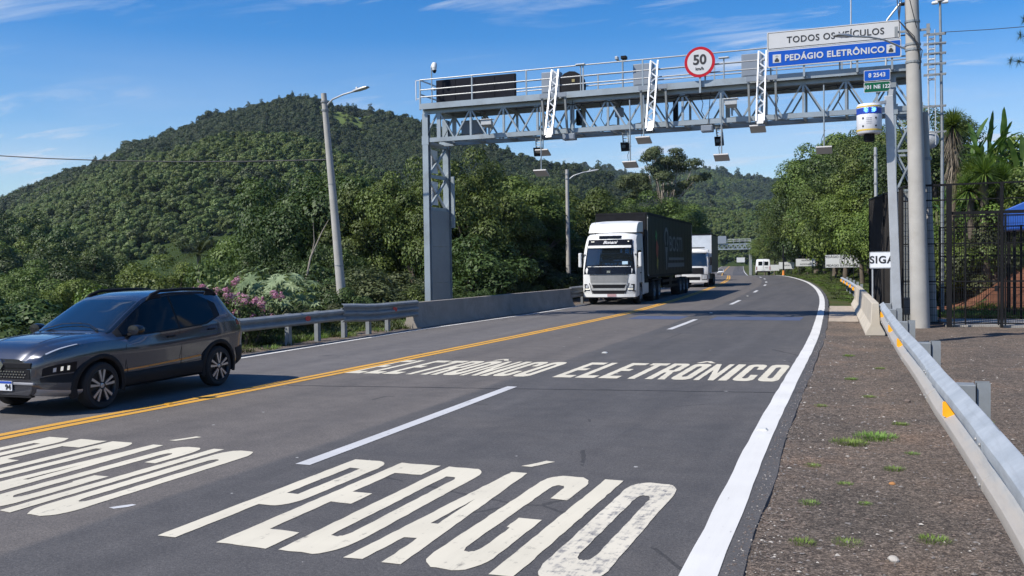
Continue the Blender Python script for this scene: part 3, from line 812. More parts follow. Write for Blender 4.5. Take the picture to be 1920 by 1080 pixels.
# --- street lamps
M_LAMP = mat('lamp_housing', (0.42,0.43,0.43), 0.5, 0.3); M_GLASS = mat('lamp_lens', (0.55,0.55,0.52), 0.2)
M_STEEL = mat('painted_grey_steel', (0.40,0.415,0.425), 0.5, 0.25, var=0.1, dirt=(0.25,0.23,0.2), dirt_amt=0.3)
def lamp_head(parent, tip, d):
    tip = Vector(tip); d = Vector(d).normalized(); s = d.cross(Vector((0,0,1))).normalized(); u = s.cross(d)
    b = MB(); rings = []
    for t, w, h in ((-.05,.04,.03),(.05,.07,.05),(.22,.12,.055),(.5,.13,.045),(.62,.10,.02)):
        c_ = tip + d*t
        rings.append([tuple(c_ + s*(w*a) + u*(h*q)) for a, q in ((-1,-.4),(1,-.4),(.9,.5),(.4,1),(-.4,1),(-.9,.5))])
    b.loft(rings, True, True); h = b.build('lamp_head', M_LAMP, parent, smooth=35)
    b = MB(); q = tip + d*.36 - u*.028
    b.add([q+s*.09-d*.16, q+s*.09+d*.16, q-s*.09+d*.16, q-s*.09-d*.16, q+s*.08-d*.15-u*.012, q+s*.08+d*.15-u*.012, q-s*.08+d*.15-u*.012, q-s*.08-d*.15-u*.012], [(0,1,2,3),(4,5,6,7),(0,1,5,4),(1,2,6,5),(2,3,7,6),(3,0,4,7)])
    b.build('lens', M_GLASS, h)
def street_lamp(label, base, top, r0, r1, arm, pcell=True):
    t = thing('street_lamp', label, 'street lamp', base, 0, 'street lamps on the left verge')
    B = Vector(base); top = Vector(top)-B
    b = MB(); b.path([(0,0,-.4), tuple(top*.5), tuple(top)], [r0, (r0+r1)/2, r1], 14); b.build('pole', M_POLE, t, smooth=40)
    a = [Vector(q)-B for q in arm]
    b = MB(); b.path([tuple(q) for q in a], .03, 8); b.build('arm', M_STEEL, t, smooth=40)
    for f_ in (.93, .965): c_ = top*f_; b = MB(); b.path([tuple(c_-Vector((0,0,.03))), tuple(c_+Vector((0,0,.03)))], r1+.03, 12); b.build('clamp', M_GALV2, t)
    lamp_head(t, tuple(a[-1]), tuple((a[-1]-a[-2]).normalized()+Vector((0,0,.02))))
    if pcell:
        b = MB(); q = a[-1]; b.lathe([(.0,.0),(.045,.0),(.045,.07),(.03,.095),(0,.1)], (q.x+.15,q.y,q.z+.05), 'z', 10); b.build('photocell', M_LAMP, t, smooth=40)
    for f_ in (.28, .62): c_ = top*f_; b = MB(); b.path([tuple(c_-Vector((0,0,.012))), tuple(c_+Vector((0,0,.012)))], lerp(r0,r1,f_)+.008, 12); b.build('band', M_GALV2, t)
    return t
street_lamp('tall leaning concrete street lamp behind the left guardrail, nearest the dark car', (-17.0,27.9,-.3), (-17.67,27.88,7.85), .175, .095, [(-17.66,27.88,7.35),(-17.3,27.85,7.62),(-16.85,27.8,7.74),(-16.45,27.76,7.80)])
street_lamp('slim upright street lamp behind the left barrier just left of the white-cabbed truck', (-15.96,49.55,-.25), (-16.04,49.73,7.07), .14, .09, [(-16.04,49.73,6.45),(-15.7,49.8,6.72),(-15.2,49.9,6.88),(-14.95,50.0,6.92)])

# --- tall concrete utility pole on the right, with its own lamp arm, cables and clamps
cp = thing('utility_pole', 'thick tall concrete utility pole in front of the right gantry column', 'pole', (1.08,29.35,0))
top = Vector((-.26,.16,11.6))
b = MB(); b.path([tuple(top*(i/8)-Vector((0,0,.3 if i==0 else 0))) for i in range(9)], [lerp(.262,.165,i/8) for i in range(9)], 18); b.build('pole', M_POLE, cp, smooth=40)
for z in (8.7, 8.05, 7.55, 7.9):
    c_ = top*(z/11.6); b = MB(); b.path([tuple(c_-Vector((0,0,.03))), tuple(c_+Vector((0,0,.03)))], lerp(.262,.165,z/11.6)+.02, 16)
    b.build('clamp', M_GALV2, cp)
b = MB(); b.path([(-.38,.1,7.95),(-.95,-.35,8.17),(-1.35,-.75,8.20),(-1.75,-1.2,8.16)], .028, 8); b.build('lamp_arm', M_STEEL, cp, smooth=40)
lamp_head(cp, (-1.8,-1.25,8.15), (-.66,-.75,-.03))
b = MB()
for k in range(3):
    b.path([(-.6+.07*k,.0,9.4+.1*k),(-.55,-.18,8.7),(-.15+.1*k,-.24,8.2-.2*k),(-.02,-.02,7.7-.2*k),(-.2,.2,7.2)], .013, 5)
b.build('cable_loops', M_DARK, cp, smooth=40)
b = MB(); b.bar((-.62,.12,8.45),(.28,.12,8.45),.06,.06); b.bar((-.62,.1,8.3),(-.62,.1,8.6),.09,.09); b.bar((.22,.1,8.32),(.22,.1,8.6),.09,.09); b.build('cable_bracket', M_GALV2, cp)

# slim mast with ring stand-offs behind it, cameras on top, and a small dish
ms = thing('antenna_mast', 'slim antenna mast with ring brackets and twin cameras right of the utility pole', 'mast', (2.05,36.4,0))
b = MB(); b.path([(0,0,-.3),(0,0,6.0),(-.06,.06,10.9)], [.06,.055,.04], 10); b.build('pole', M_GALV2, ms, smooth=40)
b = MB(); b.path([(-.42,0,5.9),(-.46,0,9.9)], .03, 8); b.path([(-.22,-.2,5.9),(-.24,-.2,9.9)], .018, 8); b.build('side_rod', M_GALV, ms, smooth=40)
for z in (6.35, 7.25, 8.35, 8.72, 9.08, 9.42, 9.75):
    b = MB(); b.bar((-.6,0,z),(.12,0,z),.035,.045); b.bar((-.6,-.22,z),(.12,-.22,z),.035,.045); b.bar((.1,0,z),(.1,-.22,z),.03,.04)
    b.build('ring_bracket', M_GALV2, ms)
for z in (8.2, 8.55, 8.9, 9.25, 9.6):
    b = MB(); b.lathe([(0,-.12),(.035,-.12),(.05,-.05),(.035,0),(.05,.05),(.035,.12),(0,.12)], (-.34,-.1,z), 'x', 10); b.build('insulator', M_WHITE, ms, smooth=50)
for s in (-1, 1):
    b = MB(); b.lathe([(0,-.11),(.05,-.11),(.06,0),(.05,.09),(0,.11)], (-.06+s*.16,0,10.86), 'x', 12); b.build('camera', M_WHITE, ms, smooth=50)
b = MB(); b.lathe([(0,0),(.14,.0),(.17,.06),(.06,.12),(0,.12)], (-.06,.05,10.9), 'z', 14); b.build('camera_hub', M_WHITE, ms, smooth=50)
b = MB(); b.lathe([(.02,.0),(.15,.03),(.26,.09),(.33,.17),(.32,.17),(.25,.1),(.14,.045),(0.02,.02)], (-.42,-.2,6.1), 'y', 18); b.build('dish', M_LAMP, ms, smooth=50)
tp = thing('thin_pole', 'thin pale concrete pole just behind the thick utility pole', 'pole', (1.55,32.2,0))
b = MB(); b.path([(0,0,-.2),(-.22,0,6.5)], [.13,.085], 12); b.build('pole', M_POLE, tp, smooth=40)
b = MB(); b.path([(-.15,0,5.0),(-.155,0,5.1)], .115, 12); b.build('band', M_GALV2, tp)

tp = thing('thin_pole', 'thin steel pole inside the fence left of the right gantry column', 'pole', (-.10,36.0,0))
b = MB(); b.path([(0,0,-.2),(-.03,0,5.9)], [.06,.055], 10); b.build('pole', M_STEEL, tp, smooth=40)
for z in (4.6, 5.1, 5.6): b = MB(); b.path([(-.025,0,z),(-.025,0,z+.05)], .075, 10); b.build('band', M_GALV2, tp)

# --- overhead cables
def cable(label, pts, r=.012):
    b = MB(); b.path(pts, r, 5); return tag(b.build('overhead_cable', M_DARK, smooth=60), label, 'cable')
def sag(a, c_, s, k=16): return [tuple(Vector(a).lerp(Vector(c_), i/k) - Vector((0,0,s*4*(i/k)*(1-i/k)))) for i in range(k+1)]
cable('thin black cable crossing the sky at the far left above the hill', sag((-75,34,14.2), (-17.62,27.95,5.6), 1.6), .022)
cable('thin black cable leaving the antenna mast towards the right edge of the sky', sag((2.0,36.3,9.8), (24,12,8.2), 1.2), .012)
cable('thin black cable running from the utility pole up over the road', sag((1.0,29.4,8.5), (-2.2,-6,11.5), .5), .011)

# --- speed display post: square steel post with a banded drum on a side bracket
sp = thing('speed_display', 'grey steel post carrying a white banded drum with lit blue figures, right of the road', 'speed display', (.40,23.8,0))
b = MB(); b.add([(-.10,-.08,-.1),(.10,-.08,-.1),(.10,.08,-.1),(-.10,.08,-.1),(-.29,-.08,5.75),(-.10,-.08,5.75),(-.10,.08,5.75),(-.29,.08,5.75)], [(3,2,1,0),(4,5,6,7),(0,1,5,4),(1,2,6,5),(2,3,7,6),(3,0,4,7)])
b.build('post', M_STEEL, sp, bevel=.012)
b = MB(); b.bx(-.16,.16,-.14,.14,-.04,-.015); b.build('base_plate', M_GALV2, sp)
b = MB(); b.bar((-.22,0,5.62),(-.62,-.2,5.55),.12,.07); b.bar((-.2,0,5.4),(-.14,.0,5.9),.10,.10); b.build('bracket', M_STEEL, sp)
dc = (-.62,-.30,0)
b = MB(); b.lathe([(0,4.86),(.25,4.86),(.275,4.90),(.275,5.50),(.25,5.54),(0,5.54)], dc, 'z', 32); dr = b.build('drum', mat('drum_white', (0.66,0.66,0.68), 0.4, var=0.05), sp, smooth=35)
M_YB = mat('drum_yellow', (0.62,0.42,0.05), 0.45); M_BB = mat('drum_blue', (0.015,0.05,0.33), 0.4)
for z0, z1, m in ((4.915,4.95,M_YB),(5.455,5.485,M_YB),(5.30,5.44,M_BB)):
    b = MB(); b.lathe([(.276,z0),(.279,z0),(.279,z1),(.276,z1)], dc, 'z', 32); b.build('band', m, dr, smooth=35)
b = MB(); b.lathe([(0,4.68),(.10,4.68),(.12,4.74),(.12,4.858),(0,4.858)], dc, 'z', 16); b.build('lower_lens', M_BLACK, dr, smooth=35)
M_LED = emit_mat('blue_leds', (0.08,0.25,1.0), 6.0)
# the lit figures: two blurred clusters of blue diodes
DIG = (('01101','11110','01111','11110','01101','00110'), ('11010','01111','11110','11111','01110','10100'))
for k, ch in enumerate(DIG):
    b = MB()
    for rr_, row in enumerate(ch):
        for cc, on in enumerate(row):
            if on == '1':
                ang = R(-104 + k*36 + cc*4.2 - 8); x, y = math.cos(ang)*.2805, math.sin(ang)*.2805
                z = 5.425 - rr_*.018
                b.box((dc[0]+x, dc[1]+y, z), (.014,.014,.014))
    b.build('lit_digit', M_LED, dr)
b = MB()
for k in range(5):
    for z in (5.08,5.12,5.16,5.20):
        a0 = R(-100+k*5); b.box((dc[0]+math.cos(a0)*.276, dc[1]+math.sin(a0)*.276, z), (.02,.008,.012))
b.build('small_print', mat('print_grey', (0.35,0.35,0.38), 0.6), dr)
b = MB()
for a_ in (-118, -58):
    for z in (5.02, 5.2): b.box((dc[0]+math.cos(R(a_))*.277, dc[1]+math.sin(R(a_))*.277, z), (.035,.02,.035))
b.build('emblem', M_BLACK, dr)

# --- signs: white boards on posts
M_SIGNW = mat('sign_white_grey', (0.60,0.61,0.60), 0.5, var=0.05); M_INK = mat('sign_ink', (0.02,0.02,0.022), 0.6); M_SIGNB = mat('sign_back', (0.38,0.39,0.40), 0.5, 0.3)
def board(parent, name, w, h, m, rim=None, r=.03, t=.02):
    """rounded board in the XZ plane, facing -Y, centred at the origin of its parent"""
    def out(w_, h_, rr): return [(x-w_/2, z-h_/2) for x, z in rrect(0,0,w_,h_,rr,rr)]
    b = MB(); b.prism(out(w,h,r), 0, t, 'y'); o = b.build(name, rim or m, parent)
    b = MB(); b.prism(out(w-.05,h-.05,r*.8), -.004, -.0005, 'y'); f_ = b.build('face', m, o)
    return o, f_
def road_sign(label, x, y, z0, z1, w, rzv, lines):
    zg = gz(x, y)
    t = thing('road_sign', label, 'sign', (x,y,zg), rzv, 'white notice boards along the right verge')
    zc, h = (z0+z1)/2-zg, z1-z0
    o, f_ = board(t, 'panel', w, h, M_SIGNW, M_SIGNB); o.location = (0,0,zc)
    for s in (-1, 1):
        b = MB(); b.bx(s*w*.33-.03, s*w*.33+.03, .022, .08, -.3, zc+h*.4); b.build('post', M_BLACK, t)
    for body, size, dz in lines: lettering('lettering', body, size, M_INK, t, (0,-.008,zc+dz), (R(90),0,0), bold=.004)
    return t
s1 = road_sign('largest white notice board with two text lines and a pictogram on the right verge', -2.95, 84.3, 1.18, 2.26, 2.72, R(4), [('PEDÁGIO ELETRÔNICO', .27, .36), ('PEDÁGIO ELETRÔNICO', .24, -.37)])
zs = 1.72-gz(-2.95,84.3)
b = MB(); b.bx(-.2,.2,-.012,-.006,zs-.2,zs+.2); q = b.build('pictogram', M_INK, s1); b = MB(); b.bx(-.16,.16,-.018,-.0125,zs-.16,zs+.16); b.build('pictogram_field', M_SIGNW, q); b = MB(); b.bx(-.09,.09,-.024,-.0185,zs-.10,zs+.02); b.build('pictogram_car', M_INK, q)
road_sign('second white notice board along the right verge, seen small beyond the largest one', -8.4, 120.2, 1.03, 1.95, 2.35, R(7), [('PEDÁGIO', .24, .25), ('ELETRÔNICO', .22, -.22)])
road_sign('third white notice board along the right verge, beside the dark slim pole', -12.9, 145.3, .45, 1.5, 2.2, R(8), [('PEDÁGIO', .26, .0)])
road_sign('fourth and smallest white notice board on the right verge, just behind the white van', -17.1, 170.4, -.1, .95, 1.5, R(8), [])
road_sign('lone white board far ahead at the end of the visible road', -45.3, 336.6, .9, 2.6, 2.8, R(8), [])
t = thing('fence_sign', 'white sign with large black letters hung on the fence beside the speed display post', 'sign', (.05,29.2,1.92))
o, f_ = board(t, 'panel', .66, .48, mat('sign_bright_white', (0.74,0.75,0.76), 0.5, var=0.04), M_SIGNB)
lettering('lettering', 'SIGA', .29, M_INK, t, (.005,-.008,0), (R(90),0,0), bold=.008, space=1.12)
for s in (-1, 1):
    b = MB(); b.bx(s*.25-.02,s*.25+.02,.022,.05,-1.95,.22); b.build('post', M_STEEL, t)
# dark slim pole with an orange foot by the crest
dp = thing('slim_pole', 'dark slim pole with an orange foot at the crest of the road', 'pole', (-11.2,122,-.08))
b = MB(); b.path([(0,0,-.2),(0,0,3.6)], [.10,.085], 10); b.build('pole', M_BLACK, dp, smooth=40)
b = MB(); b.lathe([(0,0),(.18,0),(.16,.1),(.11,.6),(0,.6)], (0,0,0), 'z', 12); b.build('foot', mat('orange_foot', (0.75,0.25,0.04), 0.5), dp, smooth=40)

# --- black mesh fence round the gantry column, with a gate
M_FENCE = mat('fence_black', (0.012,0.012,0.013), 0.6, var=0.2, spec=0.12)
fe = thing('mesh_fence', 'tall black welded mesh fence around the foot of the right gantry column', 'fence', (1.84,29.6,0))
FZ = 4.04
def fpost(x, y, r=.035, z1=FZ): b = MB(); b.bx(x-r,x+r,y-r,y+r,-.1,z1); return b.build('post', M_FENCE, fe)
def fpanel(a, b_, zt, vs, hs, wv=.0085):
    a, b_ = Vector((*a,0)), Vector((*b_,0)); ln = (b_-a).length; t = (b_-a).normalized()
    q = MB()
    k = int(ln/vs)
    for i in range(1, k): c_ = a + t*(i*ln/k); q.bar(tuple(c_+Vector((0,0,.08))), tuple(c_+Vector((0,0,zt-.04))), wv, wv)
    for z in [.1+hs*i for i in range(int((zt-.1)/hs)+1)]: q.bar(tuple(a+Vector((0,0,z))), tuple(b_+Vector((0,0,z))), wv*1.3, wv*1.3)
    o = q.build('wire_mesh', M_FENCE, fe); o['kind'] = 'stuff'
    for z in (.10, 1.28, 2.36, zt-.02):
        q = MB(); q.bar(tuple(a+Vector((0,0,z))), tuple(b_+Vector((0,0,z))), .03, .035); q.build('rail', M_FENCE, fe)
fpost(0,0,.07); fpost(1.34,0,.04); fpost(-1.22,0,.03); fpost(2.7,0,.05); fpost(5.2,0,.05)
fpanel((-1.22,0),(0,0),FZ,.055,.22); fpanel((.09,0),(1.34,0),3.15,.055,.2); fpanel((1.34,0),(2.7,0),3.15,.055,.2); fpanel((2.7,0),(5.2,0),FZ,.055,.22)
b = MB(); b.bar((0,0,3.22),(2.7,0,3.22),.06,.09); b.bar((-1.22,0,FZ),(5.2,0,FZ),.035,.05); b.bar((-1.22,0,3.6),(5.2,0,3.6),.02,.03); b.build('top_rail', M_FENCE, fe)
for x in (.13, .42, 1.26, 1.43): b = MB(); b.bx(x-.02,x+.02,-.025,.025,.05,3.16); b.build('gate_stile', M_FENCE, fe)
b = MB(); b.bx(1.16,1.24,-.05,.05,1.0,1.16); b.build('gate_lock', M_BLACK, fe)
# side running back along the road: close vertical bars that look almost solid at this slant
q = MB(); a, b_ = Vector((-1.22,0,0)), Vector((-2.15,5.7,0)); k = 72
for i in range(k+1): c_ = a.lerp(b_, i/k); q.bar(tuple(c_+Vector((0,0,.05))), tuple(c_+Vector((0,0,FZ))), .022, .022)
o = q.build('side_bars', mat('fence_slat', (0.035,0.032,0.03), 0.7, spec=0.15), fe); o['kind'] = 'stuff'
for z in (.15, FZ-.02): q = MB(); q.bar(tuple(a+Vector((0,0,z))), tuple(b_+Vector((0,0,z))), .045, .05); q.build('rail', M_FENCE, fe)
fpost(-2.15,5.7,.045); fpost(-1.7,2.9,.045)
# back of the yard: a second, lower run of mesh
fb = thing('mesh_fence', 'second black mesh fence at the back of the yard before the red bank', 'fence', (1.8,33.2,0))
q = MB()
for i in range(1, 100): q.bar((i*.07,0,.05),(i*.07,0,2.9),.008,.008)
for i in range(15): q.bar((0,0,.1+.2*i),(7,0,.1+.2*i),.006,.006)
o = q.build('wire_mesh', M_FENCE, fb); o['kind'] = 'stuff'
for x in (0, 2.3, 4.6, 7): b = MB(); b.bx(x-.03,x+.03,-.03,.03,-.1,2.95); b.build('post', M_FENCE, fb)
for z in (1.0, 2.0, 2.92): b = MB(); b.bar((0,0,z),(7,0,z),.03,.035); b.build('rail', M_FENCE, fb)

# --- blue canopy at the right edge
bc = thing('blue_canopy', 'blue sheet-metal canopy behind the fence at the right edge', 'canopy', (5.62,35.2,-.1))
M_BLUE = mat('canopy_blue', (0.025,0.10,0.42), 0.4, var=0.08)
b = MB(); b.prism([(-1.7,2.95),(-1.72,3.62),(-.9,3.98),(1.6,3.98),(1.6,2.95)], -.9, .9, 'y'); b.build('roof', M_BLUE, bc, bevel=.02)
b = MB(); b.bx(-1.75,1.65,-.94,.94,2.9,2.948); b.build('fascia_trim', mat('canopy_dark_blue', (0.012,0.04,0.16), 0.5), bc)
for x in (-1.55, 1.45):
    for y in (-.75, .75): b = MB(); b.bx(x-.05,x+.05,y-.05,y+.05,-.2,2.9); b.build('post', M_BLACK, bc)
# ================================================================== toll gantry and what hangs on it
M_GAN = mat('gantry_steel', (0.30,0.345,0.375), 0.45, 0.35, var=0.09, scale=1.3, dirt=(0.17,0.165,0.155), dirt_amt=0.5)
M_GAND = mat('gantry_panel', (0.25,0.265,0.265), 0.6, 0.2, var=0.08, scale=0.9, dirt=(0.17,0.17,0.165), dirt_amt=0.3)
M_BRIGHT = mat('bright_galvanised', (0.62,0.63,0.64), 0.4, 0.2, var=0.06)
M_RAIL = mat('handrail_galvanised', (0.29,0.30,0.31), 0.45, 0.2, var=0.06)
M_CAB = mat('cabinet_grey', (0.20,0.23,0.27), 0.5, 0.1, var=0.04)
GX0, GX1, GY0, GY1 = -15.05, .90, 30.2, 31.5       # truss box
ga = thing('toll_gantry', 'large grey steel lattice toll gantry spanning the road with a railed walkway', 'gantry', (-7, GY0, 0))
def gp(x, y, z): return (x+7, y-GY0, z)
def gbar(name, a, b_, w, h=None, m=None, bev=0):
    q = MB(); q.bar(gp(*a), gp(*b_), w, h); return q.build(name, m or M_GAN, ga, bevel=bev)
ZL, ZU = 6.36, 7.36
for y in (GY0, GY1):
    gbar('lower_chord', (GX0,y,ZL), (GX1,y,ZL), .13, .15)
    gbar('upper_chord', (GX0,y,ZU), (GX1,y,ZU), .13, .15)
nodes = [GX0+.6+ (GX1-GX0-1.2)*i/12 for i in range(13)]
for y, inner in ((GY0, 0), (GY1, 1)):
    for i, x in enumerate(nodes):
        gbar('vertical', (x,y,ZL+.075), (x,y,ZU-.075), .07 if i % 4 else .14, .07)
        for s in (-1, 1):
            x2 = x + s*(nodes[1]-nodes[0])*.46
            if GX0 < x2 < GX1: gbar('diagonal', (x+s*.05,y,ZU-.075), (x2,y,ZL+.075), .065, .05)
for i, x in enumerate(nodes):
    gbar('cross_tie', (x,GY0+.065,ZL), (x,GY1-.065,ZL), .07, .07)
    gbar('cross_tie', (x,GY0+.065,ZU), (x,GY1-.065,ZU), .07, .07)
    if i < 12: gbar('plan_brace', (x,GY0+.07,ZL-.02), (nodes[i+1],GY1-.07,ZL-.02), .05, .05)
# walkway deck, fascia, handrails on both sides
q = MB(); q.bx(*[GX0+7, GX1+7], -.25, GY1-GY0+.25, 7.445, 7.49); q.build('walkway_deck', M_GAND, ga)
for y, nm in ((GY0-.27, 'fascia'), (GY1+.27, 'fascia')): gbar(nm, (GX0-.02,y,7.515), (GX1,y,7.515), .03, .20)
RAILX = [GX0 + (GX1-GX0)*i/8 for i in range(9)]
for y in (GY0-.24, GY1+.24):
    for x in RAILX: gbar('rail_post', (x,y,7.4), (x,y,8.45), .045, .045)
    for z in (8.45, 8.1, 7.85):
        q = MB(); q.tube(gp(GX0,y,z), gp(GX1,y,z), .022, n=8); q.build('handrail', M_RAIL, ga, smooth=40)
for z in (8.45, 7.95): gbar('end_rail', (GX0,GY0-.24,z), (GX0,GY1+.24,z), .04, .04, M_BRIGHT)
gbar('end_rail', (GX0-.16,GY0-.24,7.75), (GX0-.16,GY0-.24,8.45), .03, .03, M_BRIGHT)
gbar('end_rail', (GX0-.16,GY0-.24,8.44), (GX0,GY0-.24,8.44), .03, .03, M_BRIGHT); gbar('end_rail', (GX0-.16,GY0-.24,7.8), (GX0,GY0-.24,7.8), .03, .03, M_BRIGHT)
# columns: four legs, X bracing above, sheet panels below
def column(x0, x1, zt):
    for x in (x0, x1):
        for y in (GY0, GY1):
            q = MB(); cx, cy = x+7, y-GY0
            q.bx(cx-.085,cx+.085,cy-.09,cy-.075,-.1,zt); q.bx(cx-.085,cx+.085,cy+.075,cy+.09,-.1,zt); q.bx(cx-.012,cx+.012,cy-.0745,cy+.0745,-.1,zt)
            q.build('leg', M_GAN, ga)
    for y in (GY0, GY1):
        for z0, z1 in ((4.0,5.08),(5.16,6.2)):
            gbar('brace', (x0+.09,y-.02,z0), (x1-.09,y-.02,z1), .07, .05); gbar('brace', (x0+.09,y+.03,z1), (x1-.09,y+.03,z0), .07, .05)
        for z in (5.12, 6.24, 3.96): gbar('tie', (x0+.088,y,z), (x1-.088,y,z), .10, .07)
    for x in (x0, x1):
        for z0, z1 in ((4.0,5.08),(5.16,6.2)):
            gbar('brace', (x,GY0+.1,z0), (x,GY1-.1,z1), .05, .07, M_BRIGHT); gbar('brace', (x+.04,GY0+.1,z1), (x+.04,GY1-.1,z0), .05, .07)
    for z0, z1 in ((-.1,1.3),(1.312,2.6),(2.612,3.9)):
        q = MB(); q.bx(x0+7+.09,x1+7-.09,-.03,-.01,z0,z1); q.build('cladding_panel', M_GAND, ga)
        q = MB(); q.bx(x0+7+.09,x1+7-.09,GY1-GY0+.01,GY1-GY0+.03,z0,z1); q.build('cladding_panel', M_GAND, ga)
        for x in (x0, x1): q = MB(); q.bx(x+7-.01,x+7+.01,.1,GY1-GY0-.1,z0,z1); q.build('cladding_panel', M_GAND, ga)
column(.38, 1.06, 7.28)
# the left column is a narrow frame: one leg in front, one behind, sheeted on the road side
LX, LY1 = -14.95, 31.85
for y in (GY0, LY1):
    q = MB(); cx, cy = LX+7, y-GY0
    q.bx(cx-.11,cx+.11,cy-.10,cy-.085,-.1,7.28); q.bx(cx-.11,cx+.11,cy+.085,cy+.10,-.1,7.28); q.bx(cx-.012,cx+.012,cy-.0845,cy+.0845,-.1,7.28)
    q.build('leg', M_GAN, ga)
for z0, z1 in ((4.0,5.08),(5.16,6.2)):
    gbar('brace', (LX+.03,GY0+.1,z0), (LX+.03,LY1-.1,z1), .06, .09); gbar('brace', (LX-.03,GY0+.1,z1), (LX-.03,LY1-.1,z0), .06, .09, M_BRIGHT)
    q = MB(); zc = (z0+z1)/2; q.bx(LX+7-.10,LX+7-.08,.55,1.05,zc-.42,zc+.42); q.build('stiffener_plate', M_BRIGHT, ga)
for z in (5.12, 6.24, 3.96): gbar('tie', (LX,GY0+.1,z), (LX,LY1-.1,z), .07, .12)
for z0, z1 in ((-.1,1.3),(1.312,2.6),(2.612,3.9)):
    for d_ in (-.10, .08): q = MB(); q.bx(LX+7+d_,LX+7+d_+.02,.1,LY1-GY0-.1,z0,z1); q.build('cladding_panel', M_GAND, ga)
gbar('saddle_beam', (LX,GY0-.1,6.27), (LX,LY1+.1,6.27), .16, .12)
gbar('cable_tray', (-14.72,LY1+.02,3.3), (-14.72,LY1+.02,5.2), .11, .09); gbar('bracket', (-14.84,LY1+.02,5.1), (-14.72,LY1+.02,5.1), .04, .04)
# bolted gusset plates at the column heads
for x in (-14.95, .38, 1.06): q = MB(); q.bx(x+7-.13,x+7+.13,-.105,-.095,6.2,6.5); q.build('gusset', M_GAN, ga)

# cable runs tied along the chords
r7 = random.Random(12)
for y, z, x0, x1 in ((GY0+.09,6.47,-13.8,-2.5),(GY1-.1,6.5,-14.5,.3),(GY0-.08,7.25,-11.5,-5.2),(GY0+.1,7.22,-6.5,.2)):
    pts_ = []
    for i in range(41):
        x = lerp(x0,x1,i/40); pts_.append(gp(x, y+r7.uniform(-.01,.01), z-.035*abs(math.sin(i*1.1))+r7.uniform(-.008,.008)))
    q = MB(); q.path(pts_, .016, 6); q.build('cable_run', M_DARK, ga, smooth=50)
for x in (-12.9, -10.4, -8.6, -6.4, -5.3, -3.0, -1.2):
    q = MB(); q.path([gp(x,GY0+.05,7.25), gp(x+.1,GY0+.02,6.95), gp(x+.05,GY0,6.7), gp(x+.18,GY0+.04,6.45)], .013, 5); q.build('cable_drop', M_DARK, ga, smooth=50)

# lattice booms leaning on the front of the gantry
def boom(x, label):
    t = thing('lattice_boom', label, 'lattice boom', (x,29.2,6.12), 0, 'white lattice booms on the gantry front')
    a, b_ = Vector((0,0,0)), Vector((0,.78,2.25)); w = .115
    for s in (-1, 1):
        q = MB(); q.bar(tuple(a+Vector((s*w,0,0))), tuple(b_+Vector((s*w,0,0))), .045, .10); q.build('side_rail', M_BRIGHT, t)
    k = 12
    for i in range(k):
        p0, p1 = a.lerp(b_, (i+.15)/k), a.lerp(b_, (i+1.0)/k); s = 1 if i % 2 else -1
        q = MB(); q.bar(tuple(p0+Vector((s*.092,0,0))), tuple(p1+Vector((-s*.092,0,0))), .022, .04); q.build('lacing', M_BRIGHT, t)
    q = MB(); c_ = a.lerp(b_, .05); q.bar(tuple(a.lerp(b_,-.03)), tuple(a.lerp(b_,.10)), .19, .03); q.build('foot_plate', M_BRIGHT, t)
    for f_ in (.12, .62):
        c_ = a.lerp(b_, f_); q = MB(); q.bar(tuple(c_+Vector((0,.03,0))), tuple(c_+Vector((0,1.0-.6*f_,.04))), .06, .06); q.build('stay', M_GAN, t)
    q = MB(); q.bx(-.42,.42,.5,.62,1.32,1.42); q.bx(-.46,.46,.46,.5,1.30,1.44); q.build('head_bracket', M_CAB, t)
    for s in (-1, 1): q = MB(); q.bar((s*.40,.55,1.3),(s*.40,.75,.1),.06,.09); q.build('drop_arm', M_GAND, t)
boom(-10.03, 'white lattice boom on the gantry front, leftmost of three, by the black round box')
boom(-6.69, 'white lattice boom on the gantry front, middle of three, left of the speed-limit disc')
boom(-3.33, 'white lattice boom on the gantry front, rightmost of three, left of the blue toll sign')

# dark message panel seen at the walkway's left end
t = thing('message_board', 'long black message board behind the handrail at the left end of the gantry', 'message board', (-13.45,31.0,7.5))
q = MB(); q.bx(-1.45,1.62,-.05,.05,.10,1.10); q.build('housing', M_BLACK, t, bevel=.01)
for k in range(4): q = MB(); q.bx(-1.43+.76*k,-.69+.76*k,-.065,-.051,.13,1.07); q.build('module', mat('panel_black', (0.010,0.011,0.017), 0.8, spec=0.15), t)
for x in (-1.6, -.4, 1.1): q = MB(); q.bx(x-.03,x+.03,-.02,.04,0,.22); q.build('support', M_GAN, t)
# round black box
t = thing('round_housing', 'black faceted round equipment housing on the gantry walkway', 'housing', (-9.9,31.35,7.5))
q = MB(); q.prism([(.46*math.cos(R(a_))*1.05, .56+.50*math.sin(R(a_))) if a_ < 190 or a_ > 350 else (.46*math.cos(R(a_))*1.05, .18) for a_ in range(0,360,24)], -.14, .14, 'y'); q.build('shell', M_BLACK, t, bevel=.02)
q = MB(); q.box((.1,-.146,.72),(.10,.012,.10)); q.build('badge', mat('brass_badge', (0.35,0.28,0.12), 0.4, 0.5), t)
q = MB(); q.bx(-.3,.3,-.1,.1,-.01,.18); q.build('foot', M_BLACK, t)
